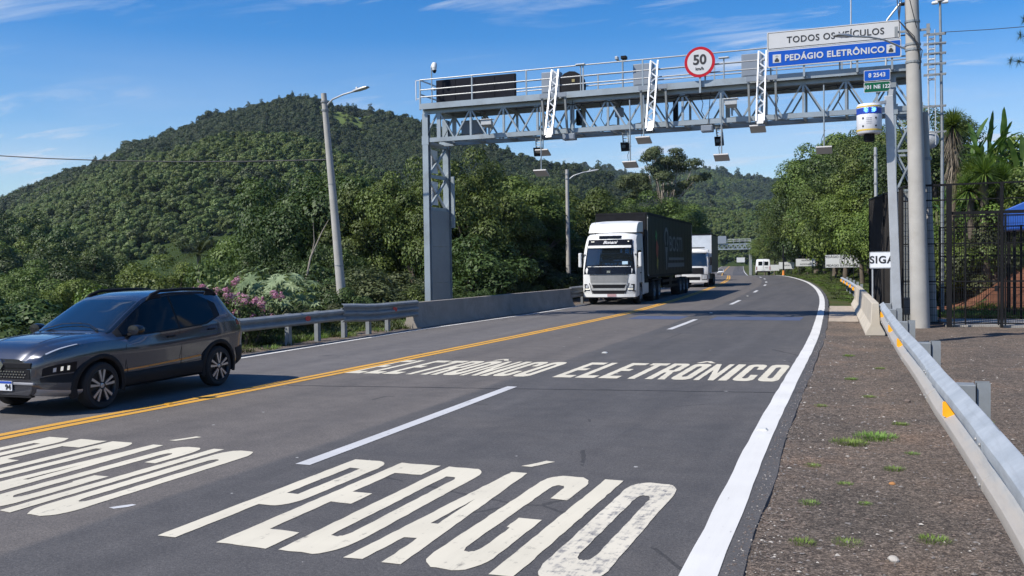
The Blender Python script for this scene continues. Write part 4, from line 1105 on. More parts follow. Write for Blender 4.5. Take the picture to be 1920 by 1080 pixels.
# grey cabinets
for x, lab in ((-10.62, 'grey equipment cabinet on the gantry walkway behind the left lattice boom'), (-7.36, 'grey equipment cabinet on the gantry walkway behind the middle lattice boom'), (-3.80, 'grey equipment cabinet on the gantry walkway behind the right lattice boom')):
    t = thing('equipment_cabinet', lab, 'cabinet', (x,31.35,7.5), 0, 'cabinets on the gantry walkway')
    q = MB(); q.bx(-.33,.33,-.18,.18,.35,1.08); q.build('body', M_CAB, t, bevel=.015)
    q = MB(); q.bx(-.29,.29,-.192,-.181,.39,1.04); q.build('door', M_CAB, t)
    q = MB(); q.box((.24,-.2,.7),(.03,.02,.1)); q.build('handle', M_BLACK, t)
    for s in (-1,1): q = MB(); q.bx(s*.25-.03,s*.25+.03,-.05,.05,-.01,.35); q.build('leg', M_GAN, t)
# floodlights and small cameras on the chord
def flood(x, z, lab):
    t = thing('floodlight', lab, 'floodlight', (x,29.75,z), 0, 'floodlights on the gantry chord')
    q = MB(); q.add([(-.19,-.16,-.03),(.19,-.16,-.03),(.15,.12,-.10),(-.15,.12,-.10),(-.19,-.16,.14),(.19,-.16,.14),(.15,.12,.10),(-.15,.12,.10)], [(3,2,1,0),(4,5,6,7),(0,1,5,4),(1,2,6,5),(2,3,7,6),(3,0,4,7)]); q.build('body', M_LAMP, t, bevel=.01)
    q = MB(); q.bx(-.21,.21,-.2,.1,.145,.16); q.build('hood', M_WHITE, t)
    q = MB(); q.bar((0,.12,-.02),(0,.42,-.1),.05,.05); q.bar((0,.12,-.1),(0,.1,-.34),.06,.05); q.build('bracket', M_GAN, t)
flood(-12.4, 6.70, 'white-hooded floodlight on the left part of the gantry front')
flood(-4.25, 6.78, 'white-hooded floodlight on the right part of the gantry front, below the speed-limit disc')
# hanging antenna panels
def antenna(x, y, z, lab, box=False):
    t = thing('hanging_antenna', lab, 'antenna', (x,y,6.3), 0, 'antenna panels hanging below the gantry')
    d = z-6.3
    q = MB(); q.tube((0,0,.9),(0,0,d+.05),.022,n=8); q.build('rod', M_GAN, t, smooth=40)
    q = MB(); rx = R(-24); c_, s_ = math.cos(rx), math.sin(rx)
    vs = [(px, py*c_-pz*s_, d+py*s_+pz*c_) for px, py, pz in ((-.23,-.2,-.025),(.23,-.2,-.025),(.23,.2,-.025),(-.23,.2,-.025),(-.23,-.2,.025),(.23,-.2,.025),(.23,.2,.025),(-.23,.2,.025))]
    q.add(vs, [(3,2,1,0),(4,5,6,7),(0,1,5,4),(1,2,6,5),(2,3,7,6),(3,0,4,7)]); q.build('panel', mat('antenna_grey', (0.42,0.41,0.40), 0.55, var=0.05), t, bevel=.01)
    q = MB(); q.path([(.03,0,d+.6),(-.08,-.03,d+.3),(-.06,0,d+.06)], .009, 5); q.build('lead', M_DARK, t, smooth=40)
    q = MB(); q.bar((0,0,.2),(0,.35,.1),.04,.04); q.build('bracket', M_GAN, t)
antenna(-10.58, 30.0, 4.99, 'grey antenna panel on the longest rod under the gantry, leftmost')
antenna(-10.72, 30.6, 5.74, 'grey antenna panel on a short rod tucked behind the leftmost hanging one')
antenna(-7.52, 30.0, 5.12, 'grey antenna panel on a long rod above the gap left of the tall eucalyptus')
antenna(-6.93, 29.4, 5.80, 'grey antenna panel on a short rod below the middle lattice boom')
antenna(-4.60, 30.0, 5.19, 'grey antenna panel on a long rod hanging above the oncoming trucks')
antenna(-3.42, 29.4, 5.93, 'grey antenna panel on a short rod below the right lattice boom')
antenna(-1.55, 30.0, 5.25, 'dark-looking antenna panel hanging before the trees on the right')
# ladder-shaped camera boxes below the lower chord
for x, lab in ((-10.95, 'black camera unit on a ladder bracket below the gantry, leftmost of three'), (-7.88, 'black camera unit on a ladder bracket below the gantry, middle of three'), (-4.80, 'black camera unit on a ladder bracket below the gantry, rightmost of three')):
    t = thing('camera_unit', lab, 'camera', (x,30.75,6.3), 0, 'camera units below the gantry')
    for s in (-1,1): q = MB(); q.bar((s*.09,0,0),(s*.09+.06,-.1,-.42),.03,.04); q.build('side_rail', M_GAN, t)
    for k in range(4): q = MB(); q.bar((-.09+.012*k,-.02*k,-.06-.09*k),(.09+.012*k,-.02*k,-.06-.09*k),.025,.025); q.build('rung', M_BRIGHT, t)
    q = MB(); q.add([(-.10,-.16,-.68),(.14,-.16,-.68),(.16,.1,-.64),(-.06,.1,-.64),(-.12,-.2,-.38),(.12,-.2,-.38),(.14,.08,-.36),(-.08,.08,-.36)], [(3,2,1,0),(4,5,6,7),(0,1,5,4),(1,2,6,5),(2,3,7,6),(3,0,4,7)]); q.build('housing', M_BLACK, t, bevel=.015)
    q = MB(); q.box((.0,-.19,-.52),(.13,.04,.10)); q.build('lens', mat('lens_black', (0.005,0.005,0.008), 0.08), t)
    q = MB(); q.bar((-.35,-.4,.03),(0,0,-.02),.05,.05); q.build('arm', M_GAN, t)
# boxes tucked in the truss
def junction(x, y, z, d, m, lab):
    t = thing('junction_box', lab, 'junction box', (x,y,z), 0, 'boxes inside the gantry truss')
    q = MB(); q.bx(-d[0]/2,d[0]/2,-d[1]/2,d[1]/2,0,d[2]); q.build('body', m, t, bevel=.01)
    q = MB(); q.bx(-d[0]/2+.03,d[0]/2-.03,-d[1]/2-.012,-d[1]/2-.001,.03,d[2]-.03); q.build('lid', m, t)
    q = MB(); q.path([(0,0,d[2]),(.03,0,d[2]+.1),(.1,.05,7.33-z)], .012, 5); q.build('lead', M_DARK, t, smooth=40)
junction(-8.05, 30.7, 6.78, (.26,.2,.30), M_CAB, 'small grey box in the truss between the left and middle booms')
junction(-9.45, 30.7, 6.6, (.16,.2,.5), M_BLACK, 'black cable box in the truss right of the left boom')
junction(-6.15, 30.6, 6.45, (.14,.2,.7), M_BLACK, 'tall black cable box in the truss right of the middle boom')
junction(-13.6, 31.2, 6.6, (.75,.3,.5), M_CAB, 'wide grey box in the truss near the left column')
junction(-9.55, 29.95, 6.02, (.42,.3,.2), M_CAB, 'flat grey box under the lower chord by the left boom')
junction(-5.05, 30.1, 6.02, (.36,.3,.2), M_CAB, 'flat grey box under the lower chord below the speed-limit disc')
# dome camera on a little mast at the left end, camera pair mid-span, lamp stalks
t = thing('dome_camera', 'white dome camera on a short mast at the gantry left end', 'camera', (-14.9,30.6,7.5))
q = MB(); q.tube((0,0,0),(0,0,1.55),.025,n=8); q.build('mast', M_GAN, t, smooth=40)
q = MB(); q.path([(0,0,1.5),(.04,-.02,1.6),(.12,-.05,1.62)], .03, 8); q.build('arm', M_WHITE, t, smooth=40)
q = MB(); q.lathe([(0,1.32),(.05,1.33),(.075,1.38),(.08,1.45),(.09,1.46),(.095,1.6),(.06,1.65),(0,1.66)], (.14,-.05,0), 'z', 14, 0); q.build('dome', M_WHITE, t, smooth=40)
q = MB(); q.lathe([(0,1.27),(.045,1.29),(.07,1.34),(.078,1.378),(0,1.38)], (.14,-.05,0), 'z', 14); q.build('lens_bowl', M_BLACK, t, smooth=40)
q = MB(); q.lathe([(0,-.1),(.05,-.1),(.05,.06),(.035,.1),(0,.1)], (.08,0,.72), 'y', 12); q.build('second_camera', M_WHITE, t, smooth=40)
t = thing('camera_pair', 'pair of small cameras on a stalk above the gantry handrail left of the middle boom', 'camera', (-8.0,31.0,7.5))
q = MB(); q.tube((0,0,0),(0,0,1.2),.03,n=8); q.build('stalk', M_GAN, t, smooth=40)
q = MB(); q.bar((-.2,0,1.2),(.12,0,1.2),.03,.03); q.build('arm', M_GAN, t)
for x, m in ((-.18, M_LAMP), (.02, M_BLACK), (.11, M_BLACK)): q = MB(); q.box((x,-.05,1.28),(.09,.22,.10)); q.build('camera_body', m, t, bevel=.012)
for x, z, lab in ((-9.15,8.45,'flat small lamp on a stalk at the handrail beside the black round housing'), (-4.5,8.25,'flat small lamp on a stalk at the handrail right of the speed-limit disc')):
    t = thing('stalk_lamp', lab, 'lamp', (x,29.95,7.5))
    q = MB(); q.tube((0,0,0),(0,0,z-7.5),.022,n=8); q.build('stalk', M_GAN, t, smooth=40)
    q = MB(); q.bx(-.16,.16,-.08,.08,z-7.5,z-7.46); q.build('head', M_LAMP, t, bevel=.01)
# masts behind the sign
t = thing('whip_mast', 'thin vertical mast rising behind the white toll sign', 'mast', (-.82,31.7,7.5))
q = MB(); q.path([(0,0,0),(0,0,3.2)], [.03,.02], 8); q.build('rod', M_GALV, t, smooth=40); q = MB(); q.bx(-.06,.06,-.06,.06,-.01,.08); q.build('foot', M_GAN, t)
t = thing('hooked_mast', 'hooked steel mast with two small cameras behind the right end of the toll sign', 'mast', (.2,31.7,7.5))
q = MB(); q.path([(0,0,0),(0,0,1.7),(.04,0,1.85),(.42,0,2.33)], .032, 8); q.build('tube', M_GALV, t, smooth=40)
for x, z in ((.1,1.72),(.47,2.28)): q = MB(); q.lathe([(0,-.1),(.05,-.1),(.055,.06),(0,.1)], (x,0,z), 'x', 10); q.build('camera_body', M_BLACK, t, smooth=40)

# --- signs on the gantry
M_SB = mat('sign_blue', (0.006,0.080,0.42), 0.6, var=0.04, spec=0.15); M_SG = mat('sign_green', (0.004,0.09,0.045), 0.6, var=0.05, spec=0.15); M_RING = mat('sign_red', (0.42,0.012,0.025), 0.6, var=0.04, spec=0.15)
M_SW = mat('sign_white', (0.52,0.525,0.53), 0.5, var=0.03)
def bigsign(name, label, x0, x1, z0, z1, y, m, tilt=0):
    t = thing(name, label, 'sign', ((x0+x1)/2, y, (z0+z1)/2)); t.rotation_euler = (R(tilt), 0, 0)
    w, h = x1-x0, z1-z0
    def out(w_, h_, rr): return [(q[0]-w_/2, q[1]-h_/2) for q in rrect(0,0,w_,h_,rr,rr)]
    b = MB(); b.prism(out(w,h,.03), 0, .05, 'y'); b.build('panel', M_SW, t)
    return t, w, h, out
t, w, h, out = bigsign('toll_sign', 'white gantry sign with black lettering for all vehicles, above the blue one', -3.17, .58, 8.32, 8.86, 29.72, M_SW)
b = MB(); b.prism(out(w-.05,h-.05,.03), -.003, -.0005, 'y'); f_ = b.build('black_border', M_INK, t)
b = MB(); b.prism(out(w-.085,h-.085,.025), -.006, -.0035, 'y'); b.build('face', M_SW, f_)
lettering('lettering', 'TODOS OS VEÍCULOS', .265, M_INK, t, (.07,-.012,-.02), (R(90),0,0), bold=.004, depth=.003, sx=.97, space=1.1)
t, w, h, out = bigsign('toll_sign', 'blue gantry sign with white electronic toll lettering and two pictograms', -3.16, .60, 7.79, 8.30, 29.70, M_SW)
b = MB(); b.prism(out(w-.06,h-.06,.03), -.004, -.0005, 'y'); f_ = b.build('face', M_SB, t)
lettering('lettering', 'PEDÁGIO ELETRÔNICO', .25, M_SW, t, (.03,-.012,-.01), (R(90),0,0), bold=.008, depth=.003, sx=.98, space=1.1)
for s in (-1, 1):
    b = MB(); b.bx(s*(w/2-.28)-.12,s*(w/2-.28)+.12,-.010,-.0045,-.125,.125); pc = b.build('pictogram', M_SW, t)
    cx = s*(w/2-.28)
    b = MB(); b.bx(cx-.065,cx+.065,-.015,-.0105,-.10,-.03); b.prism([(cx-.045,-.03),(cx+.045,-.03),(cx+.03,.015),(cx-.03,.015)], -.015, -.0105, 'y'); b.build('car_symbol', M_INK, pc)
    b = MB()
    for k in range(2):
        b.prism([(cx+(.03+.025*k)*math.cos(R(a_)), .035+(.03+.025*k)*math.sin(R(a_))) for a_ in range(30,151,20)]+[(cx+(.02+.025*k)*math.cos(R(a_)), .035+(.02+.025*k)*math.sin(R(a_))) for a_ in range(150,29,-20)], -.015, -.0105, 'y')
    b.build('wave_symbol', mat('picto_grey', (0.2,0.2,0.17), 0.6), pc)
for x in (-2.1, -.6, .35):
    q = MB(); q.bar(gp(x,29.76,7.45), gp(x,29.76,8.7), .06, .05); q.build('sign_upright', M_GAN, ga); gbar('sign_bracket', (x,29.76,7.5), (x,30.0,7.5), .06, .06)
# speed-limit disc
t = thing('speed_limit_sign', 'round white fifty speed-limit sign with a red ring on the gantry', 'sign', (-5.22,29.78,8.17))
def disc(r_, y0, y1, nm, m, par):
    b = MB(); b.prism([(r_*math.cos(2*math.pi*k/40), r_*math.sin(2*math.pi*k/40)) for k in range(40)], y0, y1, 'y'); return b.build(nm, m, par)
d0 = disc(.475, 0, .025, 'plate', M_RING, t); disc(.385, -.004, -.0005, 'face', M_SW, d0)
lettering('lettering', '50', .42, M_INK, t, (.0,-.010,.06), (R(90),0,0), bold=.012, depth=.003, sx=1.0)
lettering('lettering', 'km/h', .13, M_INK, t, (.0,-.010,-.21), (R(90),0,0), bold=.003, depth=.003)
b = MB(); b.bar((0,.05,.2),(0,.05,-.95),.06,.05); b.build('post', M_GAN, t)
# small blue and green plates
t = thing('plate_pair', 'small blue plate over a small green plate on the right end of the gantry', 'sign', (-.06,29.75,7.1))
for z0, z1, m, tx, sz in ((.06,.38,M_SB,'8 2543',.17), (-.27,.03,M_SG,'101 NE 122',.15)):
    b = MB(); b.prism([(q[0]-.36, q[1]+z0) for q in rrect(0,0,.72,z1-z0,.02,.02)], 0, .02, 'y'); pl = b.build('plate', M_SW, t)
    b = MB(); b.prism([(q[0]-.345, q[1]+z0+.015) for q in rrect(0,0,.69,z1-z0-.03,.02,.02)], -.004, -.0005, 'y'); b.build('face', m, pl)
    lettering('lettering', tx, sz, mat('plate_letter', (0.55,0.58,0.62), 0.5), t, (0,-.010,(z0+z1)/2), (R(90),0,0), bold=.004, depth=.003)
b = MB(); b.bar((0,.06,.35),(0,.06,-.70),.06,.05); b.build('post', M_GAN, t)

# --- a second gantry far down the road
g2 = thing('toll_gantry', 'second lattice gantry crossing the road far in the distance behind the second truck', 'gantry', (-38,254,-2.2))
for dy in (0, 1.5):
    for z in (6.9, 8.2): b = MB(); b.bar((-10,dy,z),(6.5,dy,z),.22,.26); b.build('chord', M_GAN, g2)
    for k in range(14):
        x = -10+k*1.18; b = MB(); b.bar((x,dy,6.9),(x+.59,dy,8.2),.12,.12); b.bar((x+.59,dy,8.2),(x+1.18,dy,6.9),.12,.12); b.build('lacing', M_GAN, g2)
for z in (9.5, 9.0): b = MB(); b.bar((-10,-.2,z),(6.5,-.2,z),.1,.1); b.build('handrail', M_BRIGHT, g2)
for k in range(12): b = MB(); b.bx(-10+k*1.5-.04,-10+k*1.5+.04,-.24,-.16,8.3,9.5); b.build('rail_post', M_GAN, g2)
for x in (-10, 6.3): b = MB(); b.bx(x-.35,x+.35,0,1.5,-.3,8.2); b.build('column', M_GAND, g2)
b = MB(); b.bx(-9,.2,-.6,-.5,8.4,10.4); b.build('sign_board', M_CAB, g2)
# ================================================================== vehicles
def car_paint(name, col, rough=0.3, metal=0.5, coat=1.0):
    m, nt, N, L, p = new_mat(name)
    v = coord(nt); f = noise_node(nt, v, 400, 2, 0.5); d_ = noise_node(nt, v, 1.5, 4)
    c_ = mixrgb(nt, f, tuple(q*.85 for q in col), tuple(min(1,q*1.15) for q in col))
    c_ = mixrgb(nt, mth(nt,'MULTIPLY',mth(nt,'SUBTRACT',d_,.5),.8,True), c_, (0.12,0.11,0.10))
    L.new(c_, p.inputs['Base Color']); p.inputs['Roughness'].default_value = rough; p.inputs['Metallic'].default_value = metal
    p.inputs['Coat Weight'].default_value = coat; p.inputs['Coat Roughness'].default_value = 0.05
    return m
M_SUV = car_paint('suv_grey_paint', (0.075,0.079,0.096), 0.22, 0.75)
M_TW = car_paint('truck_white_paint', (0.70,0.70,0.68), 0.4, 0.0, 0.4)
M_CARGLASS = mat('car_glass', (0.006,0.007,0.008), 0.04, 0.0, var=0.2, spec=0.3)
def glass_mat(name, tint):
    m, nt, N, L, p = new_mat(name)
    p.inputs['Base Color'].default_value = (*tint, 1); p.inputs['Roughness'].default_value = 0.03
    p.inputs['Transmission Weight'].default_value = 0.0; p.inputs['Specular IOR Level'].default_value = 0.8; p.inputs['Coat Weight'].default_value = 0.8; p.inputs['Coat Roughness'].default_value = 0.02
    return m
M_WSCREEN = glass_mat('windscreen_glass', (0.008,0.011,0.013))
M_CLAD = mat('black_plastic', (0.014,0.014,0.015), 0.6, var=0.15, spec=0.2)
M_TYRE = mat('tyre_rubber', (0.018,0.017,0.017), 0.8, var=0.2)
M_ALLOY = mat('machined_alloy', (0.45,0.44,0.43), 0.35, 0.7, var=0.06)
M_RIMB = mat('rim_black', (0.02,0.02,0.021), 0.35, 0.3)
M_CHROME = mat('chrome_trim', (0.6,0.6,0.6), 0.15, 0.9, var=0.05)
M_LIGHT = mat('lamp_clear', (0.55,0.57,0.6), 0.12, 0.3, var=0.1, coat=1.0)
M_TAIL = mat('tail_lamp_red', (0.25,0.01,0.012), 0.2, coat=1.0)
M_DRL = emit_mat('running_light', (0.9,0.86,0.74), 0.35)
M_MIRB = mat('mirror_black', (0.012,0.012,0.014), 0.2, var=0.1)
M_GLOSSB = mat('gloss_black', (0.008,0.008,0.010), 0.15, var=0.1, spec=0.3)
M_LAMPD = mat('lamp_smoked', (0.05,0.055,0.06), 0.1, 0.2, coat=1.0)
M_ORANGE = mat('orange_pinstripe', (0.62,0.23,0.03), 0.4)

def wheel(parent, x, y, r, w, side, spokes=5, split=True, deep=.03, steel=False):
    """tyre with a rim under it; side = +1 when the outer face looks towards +Y of the vehicle"""
    b = MB(); k = r
    q_ = .56 if steel else .735
    b.lathe([(k*q_,-w/2),(k*.90,-w/2),(k*.975,-w*.40),(k,-w*.28),(k,w*.28),(k*.975,w*.40),(k*.90,w/2),(k*q_,w/2)], (0,0,0), 'y', 36, 0, False)
    k = r*q_/.68
    ty = b.build('wheel', M_TYRE, parent, (x,y,r), smooth=35)
    b = MB(); o_ = side*w/2
    b.lathe([(0,o_-side*deep*2.2),(k*.60,o_-side*deep*2.0),(k*.655,o_-side*.012),(k*.68,o_+side*.004),(k*.655,o_+side*.006),(k*.62,o_-side*.01),(k*.60,o_-side*.06),(0,o_-side*.055)], (0,0,0), 'y', 36)
    rim = b.build('rim', M_RIMB if not steel else M_GALV2, ty, smooth=40)
    b = MB()
    if not steel:
        for i in range(spokes):
            for s in ((-1,1) if split else (0,)):
                a = 2*math.pi*i/spokes + .3; da = s*.17
                a1, a2 = a + da*.9, a + da*1.25
                rad = lambda q, rr: (rr*math.cos(q), rr*math.sin(q))
                w0, w1 = .022*r/.33, .040*r/.33
                p0, p1 = rad(a1, k*.15), rad(a2, k*.645)
                t = Vector((p1[0]-p0[0], p1[1]-p0[1])).normalized(); nn = Vector((-t.y, t.x))
                poly = [(p0[0]-nn.x*w0/2,p0[1]-nn.y*w0/2),(p1[0]-nn.x*w1/2,p1[1]-nn.y*w1/2),(p1[0]+nn.x*w1/2,p1[1]+nn.y*w1/2),(p0[0]+nn.x*w0/2,p0[1]+nn.y*w0/2)]
                b.prism(poly, o_-side*.022, o_-side*.004, 'y')
        b.lathe([(0,o_-side*.04),(k*.11,o_-side*.04),(k*.10,o_-side*.01),(k*.06,o_-side*.006),(0,o_-side*.006)], (0,0,0), 'y', 20)
        b.build('spokes', M_ALLOY, rim)
    else:
        for i in range(10):
            a = 2*math.pi*i/10; b.box((k*.40*math.cos(a), o_-side*.045, k*.40*math.sin(a)), (.03,.03,.03))
        b.lathe([(0,o_-side*.06),(k*.26,o_-side*.06),(k*.2,o_+side*.03),(0,o_+side*.03)], (0,0,0), 'y', 18)
        b.build('hub', M_GALV2, rim)
    return ty

# --- the grey SUV on the left: lofted from cross-sections, x forward from the rear bumper, y to its left, z up
SU = thing('suv_car', 'dark grey sport utility car with black roof rails and an orange sill line', 'car', (-11.20,13.74,0), R(-89))
CW = [(0,.66),(.05,.74),(.14,.81),(.35,.855),(.9,.875),(2.0,.87),(3.0,.875),(3.5,.87),(3.8,.84),(4.0,.77),(4.13,.66),(4.2,.54)]
CB = [(0,.40),(.1,.34),(.35,.27),(1.0,.235),(3.3,.235),(3.8,.24),(4.2,.30)]
CBELT = [(0,.86),(.06,1.02),(.16,1.09),(.45,1.10),(1.0,1.06),(1.9,1.01),(2.7,.99),(3.1,.995),(3.4,1.0),(3.7,.985),(3.95,.95),(4.12,.87),(4.2,.76)]
CTOP = [(0,.92),(.06,1.08),(.14,1.16),(.3,1.37),(.45,1.53),(.56,1.595),(.9,1.625),(1.5,1.635),(1.95,1.615),(2.2,1.575),(2.37,1.515),(2.6,1.395),(2.9,1.225),(3.15,1.085),(3.22,1.06),(3.5,1.055),(3.75,1.035),(3.95,.995),(4.1,.92),(4.2,.79)]
CGB = [(0,.58),(.14,.74),(.35,.80),(1.0,.825),(2.0,.825),(2.8,.80),(3.2,.75),(3.6,.73),(3.95,.64),(4.2,.44)]
CGT = [(0,.50),(.14,.62),(.45,.60),(.8,.595),(2.1,.60),(2.6,.645),(3.15,.70),(3.4,.64),(3.7,.60),(4.0,.50),(4.2,.34)]
def csec(x):
    w, zb, zs, zt, gb, gt = (interp(t_, x) for t_ in (CW, CB, CBELT, CTOP, CGB, CGT))
    h = zs - zb
    drop = min(.075, (zt-zs)*.55)
    half = [(0,zb),(w*.86,zb),(w*.965,zb+.06),(w*.985,zb+.17),(w*.96,zb+h*.42),(w*1.0,zb+h*.66),(w*.992,zb+h*.80),(w*.955,zs-.035),(gb+.012,zs),
            (lerp(gb,gt,.33)+.012,lerp(zs,zt-drop,.33)),(lerp(gb,gt,.68)+.008,lerp(zs,zt-drop,.68)),(gt,zt-drop),(gt*.93,zt-drop*.42),(gt*.62,zt-drop*.10),(gt*.3,zt-.003),(0,zt)]
    return half
NH = 16
def cpt(x, t, side, off_=0.0):
    """a point of the body surface at station x, ring position t, pushed off_ outwards"""
    def at(xx, tt):
        h = csec(xx); k = max(0, min(NH-2, int(tt))); f = tt-k
        return Vector((xx, side*lerp(h[k][0],h[k+1][0],f), lerp(h[k][1],h[k+1][1],f)))
    p_ = at(x, t)
    if off_:
        e = .02
        n_ = (at(min(4.18,x+e), t)-at(max(.02,x-e), t)).cross(at(x, min(NH-1,t+.15))-at(x, max(0,t-.15)))
        if n_.length > 1e-9:
            n_.normalize()
            if n_.dot(p_-Vector((2.0,0,.75))) < 0: n_ = -n_
            p_ = p_ + n_*off_
    return p_
XST = axis([(0,.2,.03),(.2,3.6,.06),(3.6,4.2,.04)])
b = MB(); rings = []
for x in XST:
    h = csec(x); rings.append([(x,y,z) for y, z in h] + [(x,-y,z) for y, z in reversed(h[1:-1])])
b.loft(rings, True, True)
body_me = b.mesh('body', M_SUV, 28)
body = put('body', body_me, SU)
# wheel wells are cut through the body
def cut(o, cutters):
    for c_ in cutters:
        md = o.modifiers.new('cut', 'BOOLEAN'); md.operation = 'DIFFERENCE'; md.solver = 'EXACT'; md.object = c_
    dg = bpy.context.evaluated_depsgraph_get(); dg.update()
    me = bpy.data.meshes.new_from_object(o.evaluated_get(dg))
    o.modifiers.clear(); o.data = me
    for c_ in cutters: bpy.data.objects.remove(c_)
AX = (.83, 3.43); WR = .335
cs = []
for x in AX:
    b = MB(); b.lathe([(0,-1.2),(.385,-1.2),(.385,1.2),(0,1.2)], (x,0,WR+.015), 'y', 36)
    c_ = b.build('cutter', M_CLAD); cs.append(c_); c_.location = (0,0,0); c_.parent = SU
bpy.context.view_layer.update()
cut(body, cs)
b = MB(); b.bx(.35,3.85,-.62,.62,.30,.72); b.build('underbody', M_CLAD, SU)
for x in AX:
    for s in (-1, 1):
        wheel(SU, x, s*.765, WR, .205, s)
        # arch cladding: a flared black band round the opening
        ring = MB(); R0, R1 = .372, .445; k = 26; secs = []
        for i in range(k+1):
            a = R(-18 + 216*i/k); ca, sa = math.cos(a), math.sin(a)
            def on(rr, push):
                xx, zz_ = x+rr*ca, WR+.015+rr*sa
                w_ = interp(CW, max(.02,min(4.1,xx)))
                base = w_*.985 if zz_ > .42 else w_*.975
                return (xx, s*(base+push), zz_)
            secs.append([on(R0,-.10), on(R0,.012), on(R0+.02,.020), on(R1-.012,.018), on(R1,.004), on(R1,-.05)])
        ring.loft(secs, False); ring.build('arch_cladding', M_CLAD, SU, smooth=50)
# sill cladding and the orange line above it
for s in (-1, 1):
    b = MB(); secs = []
    for x in axis([(1.26,3.02,.1)]):
        secs.append([tuple(cpt(x,t_,s,of)) for t_, of in ((1.3,.004),(2.0,.014),(2.7,.016),(3.35,.010),(3.5,-.005))])
    b.loft(secs, False); sill = b.build('sill_cladding', M_CLAD, SU, smooth=50)
    b = MB(); secs = [[tuple(cpt(x,lerp(3.58,3.72,0)+.25*(3.02-x)/1.7,s,.006)), tuple(cpt(x,3.74+.25*(3.02-x)/1.7,s,.006))] for x in axis([(1.28,3.0,.1)])]
    b.loft(secs, False); b.build('sill_line', M_ORANGE, SU, smooth=50)
# glass: patches lying just proud of the body surface
def patch_mesh(xs, tlo, thi, side, off_, nt_=6):
    b = MB(); secs = []
    for x in xs:
        a, c_ = tlo(x), thi(x); secs.append([tuple(cpt(x, lerp(a,c_,j/nt_), side, off_)) for j in range(nt_+1)])
    b.loft(secs, False); return b
for s in (-1, 1):
    for x0, x1, nm in ((1.78,2.95,'front_side_window'), (.86,1.73,'rear_side_window')):
        def lo(x): return 8.12 + (max(0,1.15-x)*1.6 if nm[0] == 'r' else 0)
        def hi(x): return 10.9 - (max(0,1.05-x)*3.0 if nm[0] == 'r' else 0) - (max(0,x-2.65)*1.2 if nm[0] == 'f' else 0)
        patch_mesh(axis([(x0,x1,.06)]), lo, hi, s, .004).build(nm, M_CARGLASS, SU, smooth=60)
    # black surround and quarter trim
    patch_mesh(axis([(.70,3.06,.06)]), lambda x: 8.0+max(0,1.1-x)*1.5, lambda x: 11.0-max(0,1.1-x)*2.6, s, .0015).build('window_surround', M_CLAD, SU, smooth=60)
b = MB(); secs = []
for x in axis([(2.38,3.14,.05)]):
    row = [tuple(cpt(x, lerp(11.35,15,j/8), 1, .004)) for j in range(9)] + [tuple(cpt(x, lerp(15,11.35,j/8), -1, .004)) for j in range(1,9)]
    secs.append(row)
b.loft(secs, False); b.build('windscreen', M_WSCREEN, SU, smooth=60)
b = MB(); secs = []
for x in axis([(.17,.47,.05)]):
    secs.append([tuple(cpt(x, lerp(11.5,15,j/6), 1, .004)) for j in range(7)] + [tuple(cpt(x, lerp(15,11.5,j/6), -1, .004)) for j in range(1,7)])
b.loft(secs, False); b.build('rear_window', M_CARGLASS, SU, smooth=60)
# door seams, handles, mirrors, roof rails, aerial
def seam(pts, side, r_=.0035):
    b = MB(); b.path([tuple(cpt(x,t_,side,.0015)) for x, t_ in pts], r_, 5); return b.build('door_seam', M_BLACK, SU)
for s in (-1, 1):
    seam([(2.92,3.4),(2.96,4.5),(2.96,6),(2.92,7.5),(2.88,8.0)], s); seam([(1.76,3.4),(1.76,5),(1.76,7),(1.755,8.0)], s); seam([(1.18,3.6),(1.02,4.6),(.86,5.8),(.80,7),(.82,8.0)], s)
    seam([(2.92,3.4),(2.3,3.45),(1.76,3.5),(1.18,3.6)], s)
    for x in (1.98, 1.0):
        b = MB(); c_ = cpt(x,6.55,s,.018); b.box(tuple(c_), (.17,.025,.028)); b.build('door_handle', M_CLAD, SU, bevel=.009)
    m = cpt(2.80,8.3,s,0); b = MB()
    b.lathe([(0,-.085),(.045,-.08),(.072,-.045),(.078,.03),(.07,.085),(0,.09)], (m.x+.02, m.y+s*.15, m.z+.075), 'x', 16)
    mo = b.build('door_mirror', M_MIRB, SU, smooth=50); mo.location = (0, (m.y+s*.15)*-.45, 0); mo.scale = (1, 1.45, 1)
    b = MB(); b.bar((m.x+.02,m.y-s*.01,m.z+.0),(m.x+.02,m.y+s*.13,m.z+.03),.07,.035); b.build('mirror_stem', M_CLAD, SU)
    b = MB(); pts = [(2.24,11.0,.0),(2.12,11.2,.05),(1.92,11.2,.078),(1.3,11.2,.072),(.85,11.2,.066),(.66,11.2,.045),(.56,11.0,.0)]
    b.path([tuple(cpt(x,t_,s,0)+Vector((0,s*.01,h))) for x, t_, h in pts], [.014,.028,.027,.026,.026,.026,.012], 8)
    for x in (2.06, .72): q = cpt(x,11.2,s,0); b.prism([(x-.16,q.z-.02),(x+.16,q.z-.02),(x+.06,q.z+.055),(x-.06,q.z+.055)], q.y-.016+s*.01, q.y+.016+s*.01, 'y')
    b.build('roof_rail', M_BLACK, SU, smooth=45)
b = MB(); b.path([(1.0,0,1.58),(.86,0,1.72)], [.012,.005], 6); b.lathe([(0,0),(.04,0),(.02,.05),(0,.06)], (1.01,0,1.565), 'z', 10); b.build('aerial', M_CLAD, SU, smooth=45)
